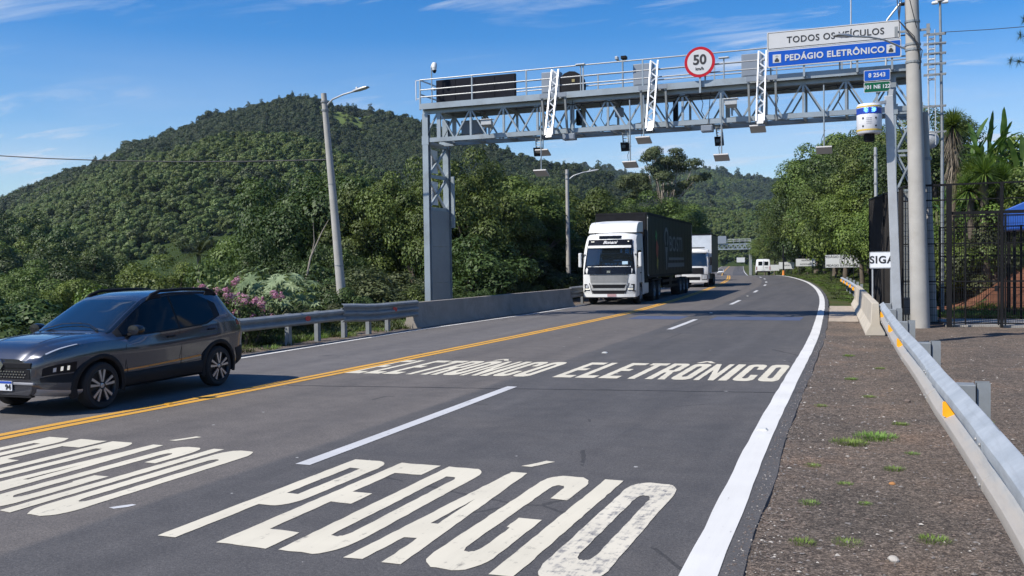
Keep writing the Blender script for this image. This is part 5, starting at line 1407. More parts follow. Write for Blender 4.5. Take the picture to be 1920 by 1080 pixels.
# front: bonnet ridges, grille, lamps, bumper, plate
for s in (-1, 1):
    b = MB(); b.path([tuple(cpt(x,lerp(13.6,12.6,(x-3.22)/.75),s,-.006)) for x in axis([(3.22,3.97,.08)])], [.012]*len(axis([(3.22,3.97,.08)])), 8); b.build('bonnet_ridge', M_SUV, SU, smooth=60)
    patch_mesh(axis([(3.74,4.12,.04)]), lambda x: 6.35+(4.12-x)*1.1, lambda x: 7.1+(4.12-x)*.4, s, .006).build('headlamp', M_LAMPD, SU, smooth=60)
    patch_mesh(axis([(3.76,4.10,.04)]), lambda x: 6.88+(4.12-x)*.5, lambda x: 7.06+(4.12-x)*.4, s, .010, 2).build('lamp_strip', M_LIGHT, SU, smooth=60)
    patch_mesh(axis([(3.80,4.14,.04)]), lambda x: 4.2, lambda x: 5.0, s, .004).build('lamp_recess', M_BLACK, SU, smooth=60)
    for x in (3.90, 3.97, 4.04):
        patch_mesh([x-.014, x, x+.014], lambda q: 4.42, lambda q: 4.78, s, .012, 2).build('lamp_unit', M_DRL if x != 4.04 else M_LIGHT, SU, smooth=60)
    patch_mesh(axis([(3.82,4.15,.05)]), lambda x: 3.2, lambda x: 4.1, s, .003).build('bumper_insert', M_CLAD, SU, smooth=60)
    patch_mesh(axis([(3.72,4.17,.05)]), lambda x: 1.2, lambda x: 2.3, s, .008).build('bumper_blade', mat('skid_silver', (0.34,0.34,0.35), 0.4, 0.4), SU, smooth=60)
    patch_mesh(axis([(.02,.30,.04)]), lambda x: 6.5, lambda x: 7.7, s, .006).build('tail_lamp', M_TAIL, SU, smooth=60)
    patch_mesh(axis([(.03,.34,.05)]), lambda x: 1.2, lambda x: 3.9, s, .006).build('rear_bumper_clad', M_CLAD, SU, smooth=60)
b = MB(); b.bx(4.165,4.21,-.53,.53,.66,.74); b.build('grille_bar', M_BLACK, SU, bevel=.01)
b = MB(); b.bx(4.18,4.205,-.50,.50,.52,.652); g_ = b.build('grille', M_BLACK, SU)
b = MB()
for i in range(17):
    for j in range(3): b.box((4.208,-.4+.05*i+(.025 if j % 2 else 0),.545+.037*j),(.01,.026,.014))
b.build('grille_studs', M_CHROME, g_)['kind'] = 'stuff'
b = MB(); b.bx(4.18,4.21,-.56,.56,.44,.475); b.build('chin_bar', mat('skid_silver', (0.34,0.34,0.35), 0.4, 0.4), SU, bevel=.008)
for k in range(3): b = MB(); b.bx(4.14,4.195,-.5,.5,.27+.05*k,.295+.05*k); b.build('lower_grille_slat', M_CLAD, SU)
b = MB(); b.prism([(0,-.07),(.055,0),(0,.07),(-.055,0)], 4.205, 4.225, 'x'); q = b.build('badge', M_CHROME, SU); q.location = (0,0,.71)
b = MB(); b.bx(4.21,4.222,-.20,.20,.36,.49); pl = b.build('number_plate', mat('plate_white', (0.68,0.69,0.7), 0.4, var=0.04), SU)
b = MB(); b.bx(4.2225,4.225,-.195,.195,.458,.488); b.build('plate_band', mat('plate_blue', (0.02,0.07,0.4), 0.4), pl)
lettering('lettering', '94', .10, M_INK, pl, (4.226,.135,.408), (R(90),0,R(90)), bold=.003, depth=.001)
for s in (-1, 1):
    b = MB(); b.path([(3.14,s*.52,1.10),(3.04,s*.25,1.175),(3.02,s*-.1,1.19)], [.008,.006,.005], 5); b.build('wiper', M_BLACK, SU)

# the nose reaches a little further forward than drawn above
def nose(x): return x if x < 3.5 else 3.5 + (x-3.5)*1.2
for ch in list(SU.children):
    if ch.name.startswith('wheel'): continue
    for q in [ch] + list(ch.children):
        if q.name.startswith('lettering'): q.location.x = nose(q.location.x); continue
        for v_ in q.data.vertices: v_.co.x = nose(v_.co.x)

# --- articulated truck: white sleeper cab, dark sided trailer
TK = thing('articulated_truck', 'oncoming articulated truck with a white sleeper cab and a dark green trailer', 'truck', (-11.50,41.6,0), R(-87.6))
# local x = forward, 0 at the front bumper and negative to the rear; y to the truck's left (towards the camera side)
HW = 1.24
def tb(name, x0, x1, y0, y1, z0, z1, m, bev=0, par=None): b = MB(); b.bx(x0,x1,y0,y1,z0,z1); return b.build(name, m, par or TK, bevel=bev, seg=3)
def cab_shell(par, prof, hw, m, taper=.20, crown=.12, name='cab'):
    """cab lofted across its width from the side profile, rounded towards the door skins"""
    rings = []
    for f in (-1,-.96,-.84,-.5,0,.5,.84,.96,1):
        e = abs(f)**4
        rings.append([(x - (taper*e if x > -1.2 else 0), f*hw*(1 - .075*smooth01((z-2.5)/.8)), z - (crown*e if z > 2.8 else 0)) for x, z in prof])
    b = MB(); b.loft(rings, True, True); return b.build(name, m, par, smooth=35)
PROF = [(-2.2,.55),(-1.95,.55),(-1.9,1.0),(-.72,1.0),(-.68,.42),(-.05,.36),(0,.45),(-.01,.95),(-.02,1.35),(-.05,1.62),(-.20,2.35),(-.34,2.86),(-.42,3.08),(-.62,3.26),(-1.2,3.36),(-2.2,3.38)]
cab_shell(TK, PROF, HW, M_TW)
def front_x(z): return interp([(.4,0),(.95,-.01),(1.35,-.02),(1.62,-.05),(2.35,-.20),(2.86,-.34),(3.08,-.42)], z)
def face(name, z0, z1, y0, y1, m, par=TK, off_=.012, y2=None, y3=None, bow=.03):
    """panel on the sloping front of the cab, its edges between y0..y1 at z0 and y2..y3 at z1"""
    y2 = y0 if y2 is None else y2; y3 = y1 if y3 is None else y3
    b = MB(); rings = []
    for i in range(5):
        z = lerp(z0,z1,i/4); a, c_ = lerp(y0,y2,i/4), lerp(y1,y3,i/4)
        row = []
        for j in range(9):
            y = lerp(a,c_,j/8); row.append((front_x(z)+off_-.20*abs(y/HW)**4, y, z))
        rings.append(row + [(p_[0]-.03, p_[1], p_[2]) for p_ in reversed(row)])
    b.loft(rings, True, True); return b.build(name, m, par, smooth=40)
face('windscreen_mask', 1.40, 2.98, -1.20, 1.20, M_GLOSSB, off_=.010, y2=-1.02, y3=1.02)
face('windscreen', 1.80, 2.57, -1.08, 1.08, M_WSCREEN, off_=.018, y2=-1.03, y3=1.03)
ws_ = face('sun_visor', 2.60, 2.71, -1.0, 1.0, M_TW, off_=.11)
lettering('lettering', 'Bonani', .20, mat('visor_lettering', (0.65,0.65,0.66), 0.5), TK, (front_x(2.83)+.03,.0,2.85), (R(90-15),0,R(90)), bold=.004, shear=.45, depth=.002, sx=1.15)
face('roof_window', 3.02, 3.16, -.52, .52, M_CARGLASS, off_=.012)
for y in (-.84, -.76, .86): tb('marker_lamp', front_x(2.9)-.02, front_x(2.9)+.03, y-.03, y+.03, 2.87, 2.91, M_DRL)
face('wiper_cowl', 1.735, 1.762, -1.0, 1.0, M_TW, off_=.025)
face('grille_frame', .46, 1.37, -.74, .74, mat('grille_grey', (0.36,0.36,0.35), 0.5, 0.1), off_=.006, y2=-.92, y3=.92)
face('upper_grille', 1.02, 1.36, -.86, .86, mat('grille_silver', (0.24,0.24,0.235), 0.5, 0.3), off_=.012)
face('grille_edge', 1.355, 1.385, -.9, .9, M_BLACK, off_=.018)
for z0, z1 in ((.80,.90),(.53,.63)): face('air_slot', z0-.03, z1+.02, -.72, .72, M_BLACK, off_=.014, y2=-.78, y3=.78)
for z0, z1 in ((.92,.955),(.655,.685)): face('grille_bar', z0, z1, -.78, .78, mat('grille_silver', (0.24,0.24,0.235), 0.5, 0.3), off_=.035)
for s in (-1, 1):
    face('grille_seam', .45, 1.0, s*.74-.012, s*.74+.012, M_BLACK, off_=.014, y2=s*.92-.012, y3=s*.92+.012)
    face('headlamp', .66, .95, s*1.02-.13, s*1.02+.13, M_BLACK, off_=.014, y2=s*1.1-.07, y3=s*1.1+.07)
    hl = face('running_light', .70, .745, s*1.0-.12, s*1.0+.10, M_DRL, off_=.024)
    face('headlamp_lens', .78, .90, s*1.04-.06, s*1.04+.06, M_LIGHT, off_=.022)
    # mirrors
    tb('mirror', -.42, -.22, s*1.40-.07, s*1.40+.07, 1.72, 2.38, M_TW, .04); tb('mirror_glass', -.432, -.421, s*1.40-.055, s*1.40+.055, 1.77, 2.33, M_CARGLASS)
    for z in (1.78, 2.3): b = MB(); b.bar((-.32,s*1.15,z),(-.32,s*1.36,z),.04,.04); b.build('mirror_arm', M_BLACK, TK)
    # doors
    b = MB(); y = s*(HW+.004); b.prism([(-.42,1.66),(-1.34,1.72),(-1.34,2.48),(-.62,2.48),(-.34,1.85)], y-.004, y+.004, 'y'); b.build('side_window', M_CARGLASS, TK)
    for x in (-.30, -1.42): b = MB(); b.bx(x-.01,x+.01,y-.003,y+.003,1.05,2.6); b.build('door_seam', M_BLACK, TK)
    tb('door_handle', -1.32, -1.14, y-.012, y+.02, 1.42, 1.47, M_BLACK, .008)
    for z in (.62, .95): tb('step', -.66, -.12, s*1.0-.2, s*1.0+.2+.02*s, z-.33, z-.30, M_CLAD)
    tb('fairing', -3.1, -2.28, s*HW-.05, s*HW, .95, 3.5, M_BLACK, .02)
    tb('fuel_tank', -3.3, -2.1, s*.95-.27, s*.95+.27, .42, 1.0, M_TW, .08)
    tb('side_skirt', -2.05, -1.75, s*1.22-.02, s*1.22+.02, .42, 1.0, M_TW)
# roof air deflector
b = MB(); rings = []
for f in (-1,-.9,-.5,0,.5,.9,1):
    e = abs(f)**4; rings.append([(-.75-.14*e, f*1.13, 3.31),(-.85-.14*e, f*1.12, 3.45),(-1.05-.1*e, f*1.12, 3.72-.05*e),(-1.5,f*1.12,3.86-.06*e),(-2.25,f*1.16,3.9-.06*e),(-2.25,f*1.16,3.36)])
b.loft(rings, True, True); b.build('roof_deflector', M_TW, TK, smooth=35)
face('bumper', .36, .50, -1.2, 1.2, M_TW, off_=.05)
face('bumper_lip', .30, .355, -1.1, 1.1, M_CLAD, off_=.0)
tb('number_plate', .052, .063, -.05, .36, .38, .50, mat('plate_red', (0.45,0.28,0.28), 0.5, var=0.1))
tb('dashboard_card', -.09, -.075, .62, .88, 1.84, 1.98, mat('card_blue', (0.45,0.62,0.75), 0.5))
tb('badge', -.005, .0, -.08, .08, 1.46, 1.56, M_CHROME)
for y0, y1 in ((-.95,-.15),(.1,.9)): b = MB(); b.bar((front_x(1.78)+.03,y0,1.78),(front_x(1.86)+.03,y1,1.84),.02,.02); b.build('wiper', M_BLACK, TK)
b = MB(); b.path([(-.5,-.7,3.2),(-.62,-.72,3.95)], [.008,.004], 5); b.build('aerial', M_BLACK, TK)
tb('chassis', -16.2, -.8, -.42, .42, .62, .95, M_CLAD)
# trailer
TL0, TL1, TZ0, TZ1 = -17.6, -2.75, 1.18, 4.30
M_TARP = mat('trailer_curtain', (0.013,0.018,0.014), 0.55, var=0.2, scale=0.8, spec=0.25)
tb('trailer_body', TL0, TL1, -1.27, 1.27, TZ0, TZ1, M_TARP, .03)
tb('trailer_front', TL1+.001, TL1+.02, -1.2, 1.2, TZ0+.05, TZ1-.06, M_BLACK)
for x in (TL1-.07, TL0+.07): tb('corner_trim', x-.05, x+.05, 1.271, 1.285, TZ0, TZ1, mat('trim_grey', (0.28,0.28,0.28), 0.5, 0.3))
tb('top_rail', TL0, TL1, 1.271, 1.29, TZ1-.12, TZ1+.005, M_BLACK); tb('bottom_rail', TL0, TL1, 1.271, 1.29, TZ0-.02, TZ0+.12, M_BLACK)
tb('roof_edge', TL1-.02, TL1+.03, -1.25, 1.25, TZ1-.10, TZ1+.01, M_BLACK)
for k in range(13): x = TL1-1.1-k*1.08; tb('curtain_strap', x-.025, x+.025, 1.271, 1.277, TZ0+.1, TZ1-.12, mat('strap_dark', (0.02,0.022,0.02), 0.6))
tb('front_lamp', TL1-.1, TL1-.04, 1.285, 1.30, TZ1-.28, TZ1-.22, M_DRL); tb('side_marker', TL1-.2, TL1-.02, 1.285, 1.31, TZ0+.08, TZ0+.14, M_BRIGHT)
def decal(name, poly, m): b = MB(); b.prism(poly, 1.2785, 1.2835, 'y'); return b.build(name, m, TK)
decal('logo_leaf', [(-5.0,3.55),(-4.85,3.2),(-5.1,2.9),(-5.4,3.3)], mat('decal_green', (0.04,0.20,0.05), 0.6))
decal('logo_flame', [(-5.15,3.1),(-5.0,2.4),(-5.45,2.0),(-5.7,2.7)], mat('decal_red', (0.32,0.06,0.03), 0.6))
decal('logo_tail', [(-5.3,2.25),(-5.2,1.75),(-5.5,1.5),(-5.65,2.0)], mat('decal_yellow', (0.32,0.26,0.04), 0.6))
M_DEC = mat('decal_grey', (0.14,0.15,0.15), 0.6, var=0.1)
# round emblem with a stem, then the word and two bars
ring_o = [(-8.1+.62*math.cos(R(a)), 3.2+.55*math.sin(R(a))) for a in range(-60,241,20)]; ring_i = [(-8.1+.38*math.cos(R(a)), 3.2+.34*math.sin(R(a))) for a in range(240,-61,-20)]
decal('emblem_ring', ring_o+ring_i, M_DEC); decal('emblem_stem', [(-8.55,2.7),(-7.65,2.7),(-7.9,2.2),(-8.0,1.5),(-8.25,1.5),(-8.3,2.2)], M_DEC)
o = lettering('lettering', 'BOSTI', 1.15, M_DEC, TK, (-11.3,1.282,2.85), (R(90),0,R(180)), bold=.02, depth=.002, sx=1.5)
decal('logo_bar', [(-8.8,2.15),(-14.2,2.15),(-14.2,2.0),(-8.8,2.0)], M_DEC); decal('logo_bar', [(-8.5,1.85),(-14.3,1.85),(-14.3,1.62),(-8.5,1.62)], M_DEC)
for x in (-1.35,): 
    for s in (-1, 1): wheel(TK, x, s*1.05, .50, .31, s, steel=True)
for x in (-4.6, -5.95, -13.0, -14.3, -15.6):
    for s in (-1, 1): wheel(TK, x, s*1.0, .50, .52, s, steel=True)
for s in (-1, 1):
    tb('mudguard', -6.6, -4.0, s*1.0-.28, s*1.0+.28, 1.04, 1.08, M_CLAD); tb('side_guard', -12.1, -7.2, s*1.2-.02, s*1.2+.02, .55, .68, M_CLAD); tb('side_guard', -12.1, -7.2, s*1.2-.02, s*1.2+.02, .85, .98, M_CLAD)
    tb('landing_leg', -7.0, -6.85, s*.8-.06, s*.8+.06, .3, 1.18, M_CLAD); tb('mud_flap', -16.3, -16.27, s*1.0-.3, s*1.0+.3, .25, .95, M_CLAD)
tb('tool_box', -10.2, -9.4, .75, 1.2, .5, 1.1, M_CLAD, .02)

# --- second truck: white cab with a tall grey-white box
T2 = thing('box_truck', 'oncoming box truck with a white cab and tall silver box behind the dark trailer', 'truck', (-12.75,68.6,0), R(-85.0))
def t2(name, x0, x1, y0, y1, z0, z1, m, bev=0): b = MB(); b.bx(x0,x1,y0,y1,z0,z1); return b.build(name, m, T2, bevel=bev, seg=3)
P2 = [(-1.75,.6),(-1.6,.6),(-1.55,1.0),(-.62,1.0),(-.58,.42),(-.04,.36),(0,.5),(-.01,1.2),(-.05,1.5),(-.28,2.5),(-.42,2.72),(-.7,2.84),(-1.75,2.86)]
cab_shell(T2, P2, 1.18, M_TW)
FX2 = [(.4,0),(1.2,-.01),(1.5,-.05),(2.5,-.28),(2.7,-.4)]
_fx = front_x
def front_x(z): return interp(FX2, z)
face('windscreen', 1.56, 2.44, -1.08, 1.08, M_WSCREEN, T2, y2=-1.0, y3=1.0)
face('upper_grille', .98, 1.42, -.86, .86, M_BLACK, T2, .014); face('lower_grille', .52, .76, -.62, .62, M_BLACK, T2, .014)
for s in (-1, 1):
    face('headlamp', .60, .92, s*.93-.17, s*.93+.17, M_LIGHT, T2, .02); face('headlamp_rim', .57, .95, s*.93-.2, s*.93+.2, M_CLAD, T2, .012)
    t2('mirror', -.38, -.22, s*1.36-.07, s*1.36+.07, 1.6, 2.2, M_BLACK, .03)
    b = MB(); b.bar((-.3,s*1.1,2.15),(-.3,s*1.34,2.1),.04,.04); b.build('mirror_arm', M_BLACK, T2)
    b = MB(); y = s*1.184; b.prism([(-.36,1.55),(-1.2,1.58),(-1.2,2.4),(-.55,2.4)], y-.004, y+.004, 'y'); b.build('side_window', M_CARGLASS, T2)
    for x in (-1.0,): wheel(T2, x, s*.98, .46, .28, s, steel=True)
    for x in (-5.6, -6.8): wheel(T2, x, s*.92, .46, .5, s, steel=True)
    t2('side_guard', -5.0, -2.2, s*1.15-.02, s*1.15+.02, .55, .9, M_CLAD)
t2('roof_lamp_bar', -.8, -.6, -.9, .9, 2.86, 2.92, M_BLACK); t2('sun_visor', -.42, -.18, -1.1, 1.1, 2.5, 2.62, M_TW, .02)
face('bumper', .36, .52, -1.14, 1.14, M_TW, T2, .04); t2('chassis', -8.0, -.7, -.4, .4, .6, .92, M_CLAD)
t2('box_body', -8.9, -1.95, -1.28, 1.28, 1.0, 3.90, mat('box_silver', (0.58,0.62,0.66), 0.4, 0.15, var=0.06, dirt=(0.4,0.42,0.43), dirt_amt=.3), .02)
t2('box_side', -8.88, -1.97, 1.281, 1.287, 1.05, 3.82, mat('box_olive', (0.19,0.18,0.14), 0.6, var=0.08))
t2('box_rail', -8.9, -1.95, 1.282, 1.30, 3.83, 3.92, M_BLACK); t2('box_rail', -1.96, -1.935, -1.28, 1.28, 3.82, 3.92, M_BLACK)
t2('box_corner', -1.99, -1.93, 1.24, 1.30, 1.0, 3.82, M_BRIGHT)
t2('cable', -1.945, -1.93, -.55, -.50, 3.1, 3.8, M_BLACK)
t2('dash_cloth', -.17, -.14, -.75, -.35, 1.62, 1.78, mat('cloth_green', (0.12,0.45,0.33), 0.8))
front_x = _fx

# --- white van ahead, seen from behind
VN = thing('white_van', 'small white van driving away at the crest of the road', 'van', (-14.55,130.0,rz(130)), R(98))
PV = [(0,.42),(0,.9),(-.0,1.0),(.06,1.9),(.16,2.12),(.5,2.2),(2.9,2.2),(3.4,2.1),(4.1,1.35),(4.75,1.1),(4.9,.8),(4.9,.42)]
b = MB(); rings = []
for f in (-1,-.95,-.8,0,.8,.95,1):
    e = abs(f)**6; rings.append([(x+.05*e*(1 if x < 1 else -1), f*(.95-(.13*max(0,(z-1.1))/1.1)), z-.06*e*(z > 2)) for x, z in PV])
b.loft(rings, True, True); b.build('body', M_TW, VN, smooth=35)
def vb(name, x0, x1, y0, y1, z0, z1, m, bev=0): b = MB(); b.bx(x0,x1,y0,y1,z0,z1); return b.build(name, m, VN, bevel=bev)
for s in (-1, 1):
    vb('rear_window', -.0, .045, s*.38-.25, s*.38+.25, 1.35, 1.86, M_CARGLASS, .02); vb('tail_lamp', -.012, .03, s*.86-.06, s*.86+.04, .75, 1.2, M_TAIL)
    for x in (.95, 3.9): wheel(VN, x, s*.82, .33, .21, s, steel=True)
    vb('mirror', 3.35, 3.5, s*1.02-.08, s*1.02+.08, 1.35, 1.6, M_BLACK)
vb('bumper', -.07, .05, -.88, .88, .42, .60, M_CLAD, .03); vb('door_seam', -.012, .02, -.012, .012, .65, 2.0, M_BLACK); vb('number_plate', -.02, .01, -.22, .22, .70, .82, M_SIGNW); vb('door_mark', -.018, .01, -.62, -.2, 1.02, 1.08, mat('mark_grey', (0.3,0.3,0.32), 0.6))

# --- white car far down the dip
WC = thing('white_car', 'tiny white car coming towards the camera far down the road', 'car', (-41.3,266,rz(266)), R(-81.5))
PC = [(0,.45),(.0,.85),(-.25,.9),(-.95,1.0),(-1.7,1.45),(-3.0,1.48),(-3.7,1.05),(-4.2,.98),(-4.25,.4)]
b = MB(); rings = []
for f in (-1,-.9,0,.9,1):
    e = abs(f)**6; rings.append([(x-.1*e*(x > -1), f*(.87-.17*max(0,(z-.95))/.5), z-.03*e) for x, z in PC])
b.loft(rings, True, True); b.build('body', M_TW, WC, smooth=35)
b = MB(); b.add([(-.98,-.7,1.03),(-.98,.7,1.03),(-1.62,.6,1.42),(-1.62,-.6,1.42)], [(0,1,2,3)]); o = b.build('windscreen', M_CARGLASS, WC); o.location = (.02,0,.02)
for s in (-1, 1):
    b = MB(); b.bx(-.05,.01,s*.6-.15,s*.6+.15,.66,.8); b.build('headlamp', M_LIGHT, WC)
    for x in (-.85, -3.4): wheel(WC, x, s*.75, .31, .2, s, steel=True)
b = MB(); b.bx(-.02,.015,-.5,.5,.45,.6); b.build('grille', M_BLACK, WC)
# ================================================================== plants
import numpy as np
def leaf_mat(name, a, b_, c_, trans=0.16, rough=0.55):
    """leaf surface: tint varies leaf by leaf (attribute) and plant by plant; light passes through partly"""
    m, nt, N, L, p = new_mat(name)
    at = N.new('ShaderNodeAttribute'); at.attribute_name = 'tint'
    oi = N.new('ShaderNodeObjectInfo')
    f = mth(nt, 'ADD', mth(nt, 'MULTIPLY', at.outputs['Fac'], 0.75), mth(nt, 'MULTIPLY', oi.outputs['Random'], 0.25))
    col = ramp_node(nt, f, [(0.08, a), (0.5, b_), (0.92, c_)])
    hsv = N.new('ShaderNodeHueSaturation'); L.new(col, hsv.inputs['Color'])
    L.new(mth(nt, 'ADD', mth(nt, 'MULTIPLY', oi.outputs['Random'], 0.035), 0.4825), hsv.inputs['Hue'])
    L.new(hsv.outputs[0], p.inputs['Base Color']); p.inputs['Roughness'].default_value = rough; p.inputs['Specular IOR Level'].default_value = 0.3
    tr = N.new('ShaderNodeBsdfTranslucent'); L.new(mixrgb(nt, 0.6, hsv.outputs[0], (1.3,1.35,0.5), 'MULTIPLY'), tr.inputs['Color'])
    mx = N.new('ShaderNodeMixShader'); mx.inputs[0].default_value = trans
    L.new(p.outputs[0], mx.inputs[1]); L.new(tr.outputs[0], mx.inputs[2])
    L.new(mx.outputs[0], N['Material Output'].inputs['Surface'])
    return m
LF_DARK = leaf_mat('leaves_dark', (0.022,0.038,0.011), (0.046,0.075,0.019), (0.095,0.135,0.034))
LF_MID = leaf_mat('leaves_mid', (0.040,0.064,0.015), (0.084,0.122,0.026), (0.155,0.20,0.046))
LF_LIME = leaf_mat('leaves_lime', (0.06,0.098,0.016), (0.115,0.168,0.030), (0.19,0.245,0.052))
LF_OLIVE = leaf_mat('leaves_olive', (0.035,0.045,0.016), (0.066,0.080,0.028), (0.115,0.125,0.048))
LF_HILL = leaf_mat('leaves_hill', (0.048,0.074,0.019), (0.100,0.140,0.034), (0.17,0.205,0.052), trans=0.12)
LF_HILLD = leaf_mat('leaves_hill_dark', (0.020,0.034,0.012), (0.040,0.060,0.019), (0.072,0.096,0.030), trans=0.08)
LF_PALE = leaf_mat('leaves_pale', (0.10,0.15,0.07), (0.19,0.26,0.13), (0.30,0.38,0.22), trans=0.25)
LF_PINK = leaf_mat('petals_pink', (0.30,0.10,0.19), (0.46,0.20,0.33), (0.60,0.36,0.48), trans=0.3)
LF_DRY = leaf_mat('leaves_dry', (0.16,0.12,0.05), (0.28,0.22,0.09), (0.42,0.35,0.15), trans=0.3)
LF_GRASS = leaf_mat('grass_blades', (0.06,0.10,0.02), (0.11,0.18,0.035), (0.20,0.27,0.06), trans=0.3)
LF_TUFT = leaf_mat('tuft_blades', (0.08,0.14,0.025), (0.15,0.25,0.045), (0.26,0.36,0.09), trans=0.25)
LF_BANANA = leaf_mat('banana_leaves', (0.03,0.066,0.016), (0.055,0.112,0.024), (0.12,0.19,0.045), trans=0.35, rough=0.4)
M_BARK = mat('bark', (0.11,0.088,0.066), 0.95, var=0.35, scale=4, bmp=0.7, bscale=18)
M_BARKP = mat('pale_bark', (0.27,0.235,0.195), 0.9, var=0.3, scale=3, bmp=0.5, bscale=14)

def leaves_mesh(name, pos, nrm, size, tint, m, aspect=0.55, seed=0):
    """diamond leaves at pos (n,3) facing nrm"""
    r_ = np.random.default_rng(seed); n = len(pos)
    nrm = nrm/np.maximum(1e-6, np.linalg.norm(nrm, axis=1, keepdims=True))
    ref = r_.normal(size=(n,3)); t = np.cross(nrm, ref); t /= np.maximum(1e-6, np.linalg.norm(t, axis=1, keepdims=True))
    s = np.cross(nrm, t); L_ = size[:,None]
    v = np.empty((n,4,3)); fold = 0.12*L_
    v[:,0] = pos - t*L_*.5; v[:,1] = pos + s*L_*aspect*.5 + nrm*fold; v[:,2] = pos + t*L_*.5; v[:,3] = pos - s*L_*aspect*.5 + nrm*fold
    me = bpy.data.meshes.new(name)
    me.vertices.add(4*n); me.vertices.foreach_set('co', v.reshape(-1))
    me.loops.add(4*n); me.loops.foreach_set('vertex_index', np.arange(4*n, dtype=np.int32))
    me.polygons.add(n); me.polygons.foreach_set('loop_start', np.arange(0,4*n,4,dtype=np.int32))
    me.update(calc_edges=True)
    a = me.attributes.new('tint', 'FLOAT', 'POINT'); a.data.foreach_set('value', np.repeat(tint,4).astype(np.float32))
    me.materials.append(m)
    return me
def blob_cloud(blobs, n, r_, shell=(.55,1.02), up=.3, jit=.33):
    B = np.array([b_[:5] for b_ in blobs], float)     # cx cy cz r squash
    w = B[:,3]**2; k = r_.choice(len(B), n, p=w/w.sum())
    d = r_.normal(size=(n,3)); d /= np.linalg.norm(d, axis=1, keepdims=True)
    d[:,2] = np.where((d[:,2] < -.35) & (r_.random(n) < .6), -d[:,2], d[:,2])
    rad = B[k,3]*(shell[0] + (shell[1]-shell[0])*r_.random(n)**.6)
    off_ = d*rad[:,None]; off_[:,2] *= B[k,4]
    pos = B[k,:3] + off_
    nrm = d + r_.normal(size=(n,3))*jit; nrm[:,2] += up
    cl = r_.random(len(B))
    tint = np.clip(.5*cl[k] + .5*r_.random(n), 0, 1)
    return pos, nrm, tint
def crown_blobs(rx, ry, rz_, zc, k, seed, r0=.24, r1=.40, squash=.8):
    r_ = random.Random(seed); out = []
    while len(out) < k:
        d = Vector((r_.gauss(0,1), r_.gauss(0,1), r_.gauss(0,1))).normalized(); f = r_.uniform(.42, .86)
        if d.z < -.55: continue
        out.append((d.x*rx*f, d.y*ry*f, zc+d.z*rz_*f, min(rx,ry,rz_)*r_.uniform(r0,r1), squash))
    return out
def limbs(mb, blobs, base, r_, rad, k, fork):
    for b_ in r_.sample(blobs, min(k, len(blobs))):
        c_ = Vector(b_[:3]); st = Vector((0,0,fork*r_.uniform(.75,1.15)))
        mid = st.lerp(c_, .5) + Vector((r_.uniform(-.3,.3), r_.uniform(-.3,.3), -.15))
        mb.path([tuple(st), tuple(mid), tuple(c_)], [rad*.5, rad*.3, rad*.12], 6)
TREE = {}
def tree_kind(key, h, w, nleaf, leaf, seed, nb=26, zlow=.30, trunk=.16, fork=.35, r0=.23, r1=.38, bark=None, squash=.8, shell=(.55,1.02), lmb=9):
    r_ = random.Random(seed); rg = np.random.default_rng(seed)
    zc = h*(1+zlow)/2; rzz = h*(1-zlow)/2
    bl = crown_blobs(w/2, w/2, rzz, zc, nb, seed, r0, r1, squash)
    pos, nrm, tint = blob_cloud(bl, nleaf, rg, shell)
    cm = leaves_mesh('crown', pos, nrm, leaf*rg.uniform(.65,1.35,nleaf), tint, LF_MID, .58, seed)
    t = MB(); t.path([(0,0,-.6),(r_.uniform(-.1,.1),r_.uniform(-.1,.1),h*fork*.6),(r_.uniform(-.2,.2),r_.uniform(-.2,.2),h*fork),(r_.uniform(-.3,.3),r_.uniform(-.3,.3),h*.8)], [trunk*1.15,trunk*.85,trunk*.7,trunk*.15], 9)
    limbs(t, bl, None, r_, trunk, lmb, h*fork)
    TREE[key] = (cm, t.mesh('trunk', bark or M_BARK, 50), h, w)
tree_kind('round', 8, 6, 30000, .135, 1, 46, zlow=.12, r0=.19, r1=.36, shell=(.55,1.08))
tree_kind('lumpy', 8, 6, 30000, .135, 2, 36, zlow=.12, r0=.18, r1=.42, shell=(.55,1.08))
tree_kind('upright', 8, 5, 28000, .13, 3, 46, zlow=.06, r0=.19, r1=.34, shell=(.55,1.08))
tree_kind('open', 16, 11, 22000, .22, 4, 34, zlow=.42, trunk=.24, fork=.42, r0=.14, r1=.24, bark=M_BARKP, squash=.6, shell=(.2,1.15), lmb=26)
tree_kind('bush', 2.6, 3.0, 9000, .105, 5, 26, zlow=.02, trunk=.04, fork=.2, r0=.3, r1=.5)
tree_kind('bushy', 2.6, 3.2, 8000, .12, 6, 18, zlow=.02, trunk=.04, fork=.2, r0=.32, r1=.56)
def set_mat(o, m): o.material_slots[0].link = 'OBJECT'; o.material_slots[0].material = m
def tree(key, x, y, top, width, m, label, group, cat='tree', name=None, rzv=None, z0=None):
    cm, tm, h, w = TREE[key]; zg = gz(x, y) if z0 is None else z0
    t = thing(name or ('shrub' if cat == 'shrub' else 'tree'), label, cat, (x,y,zg), random.Random(int(x*31+y*17)).uniform(0,6.28) if rzv is None else rzv, group)
    t.scale = (width/w, width/w, max(.3,(top-zg))/h)
    c_ = put('crown', cm, t); set_mat(c_, m)
    put('trunk', tm, t)
    return t
GL = 'trees behind the left barrier'
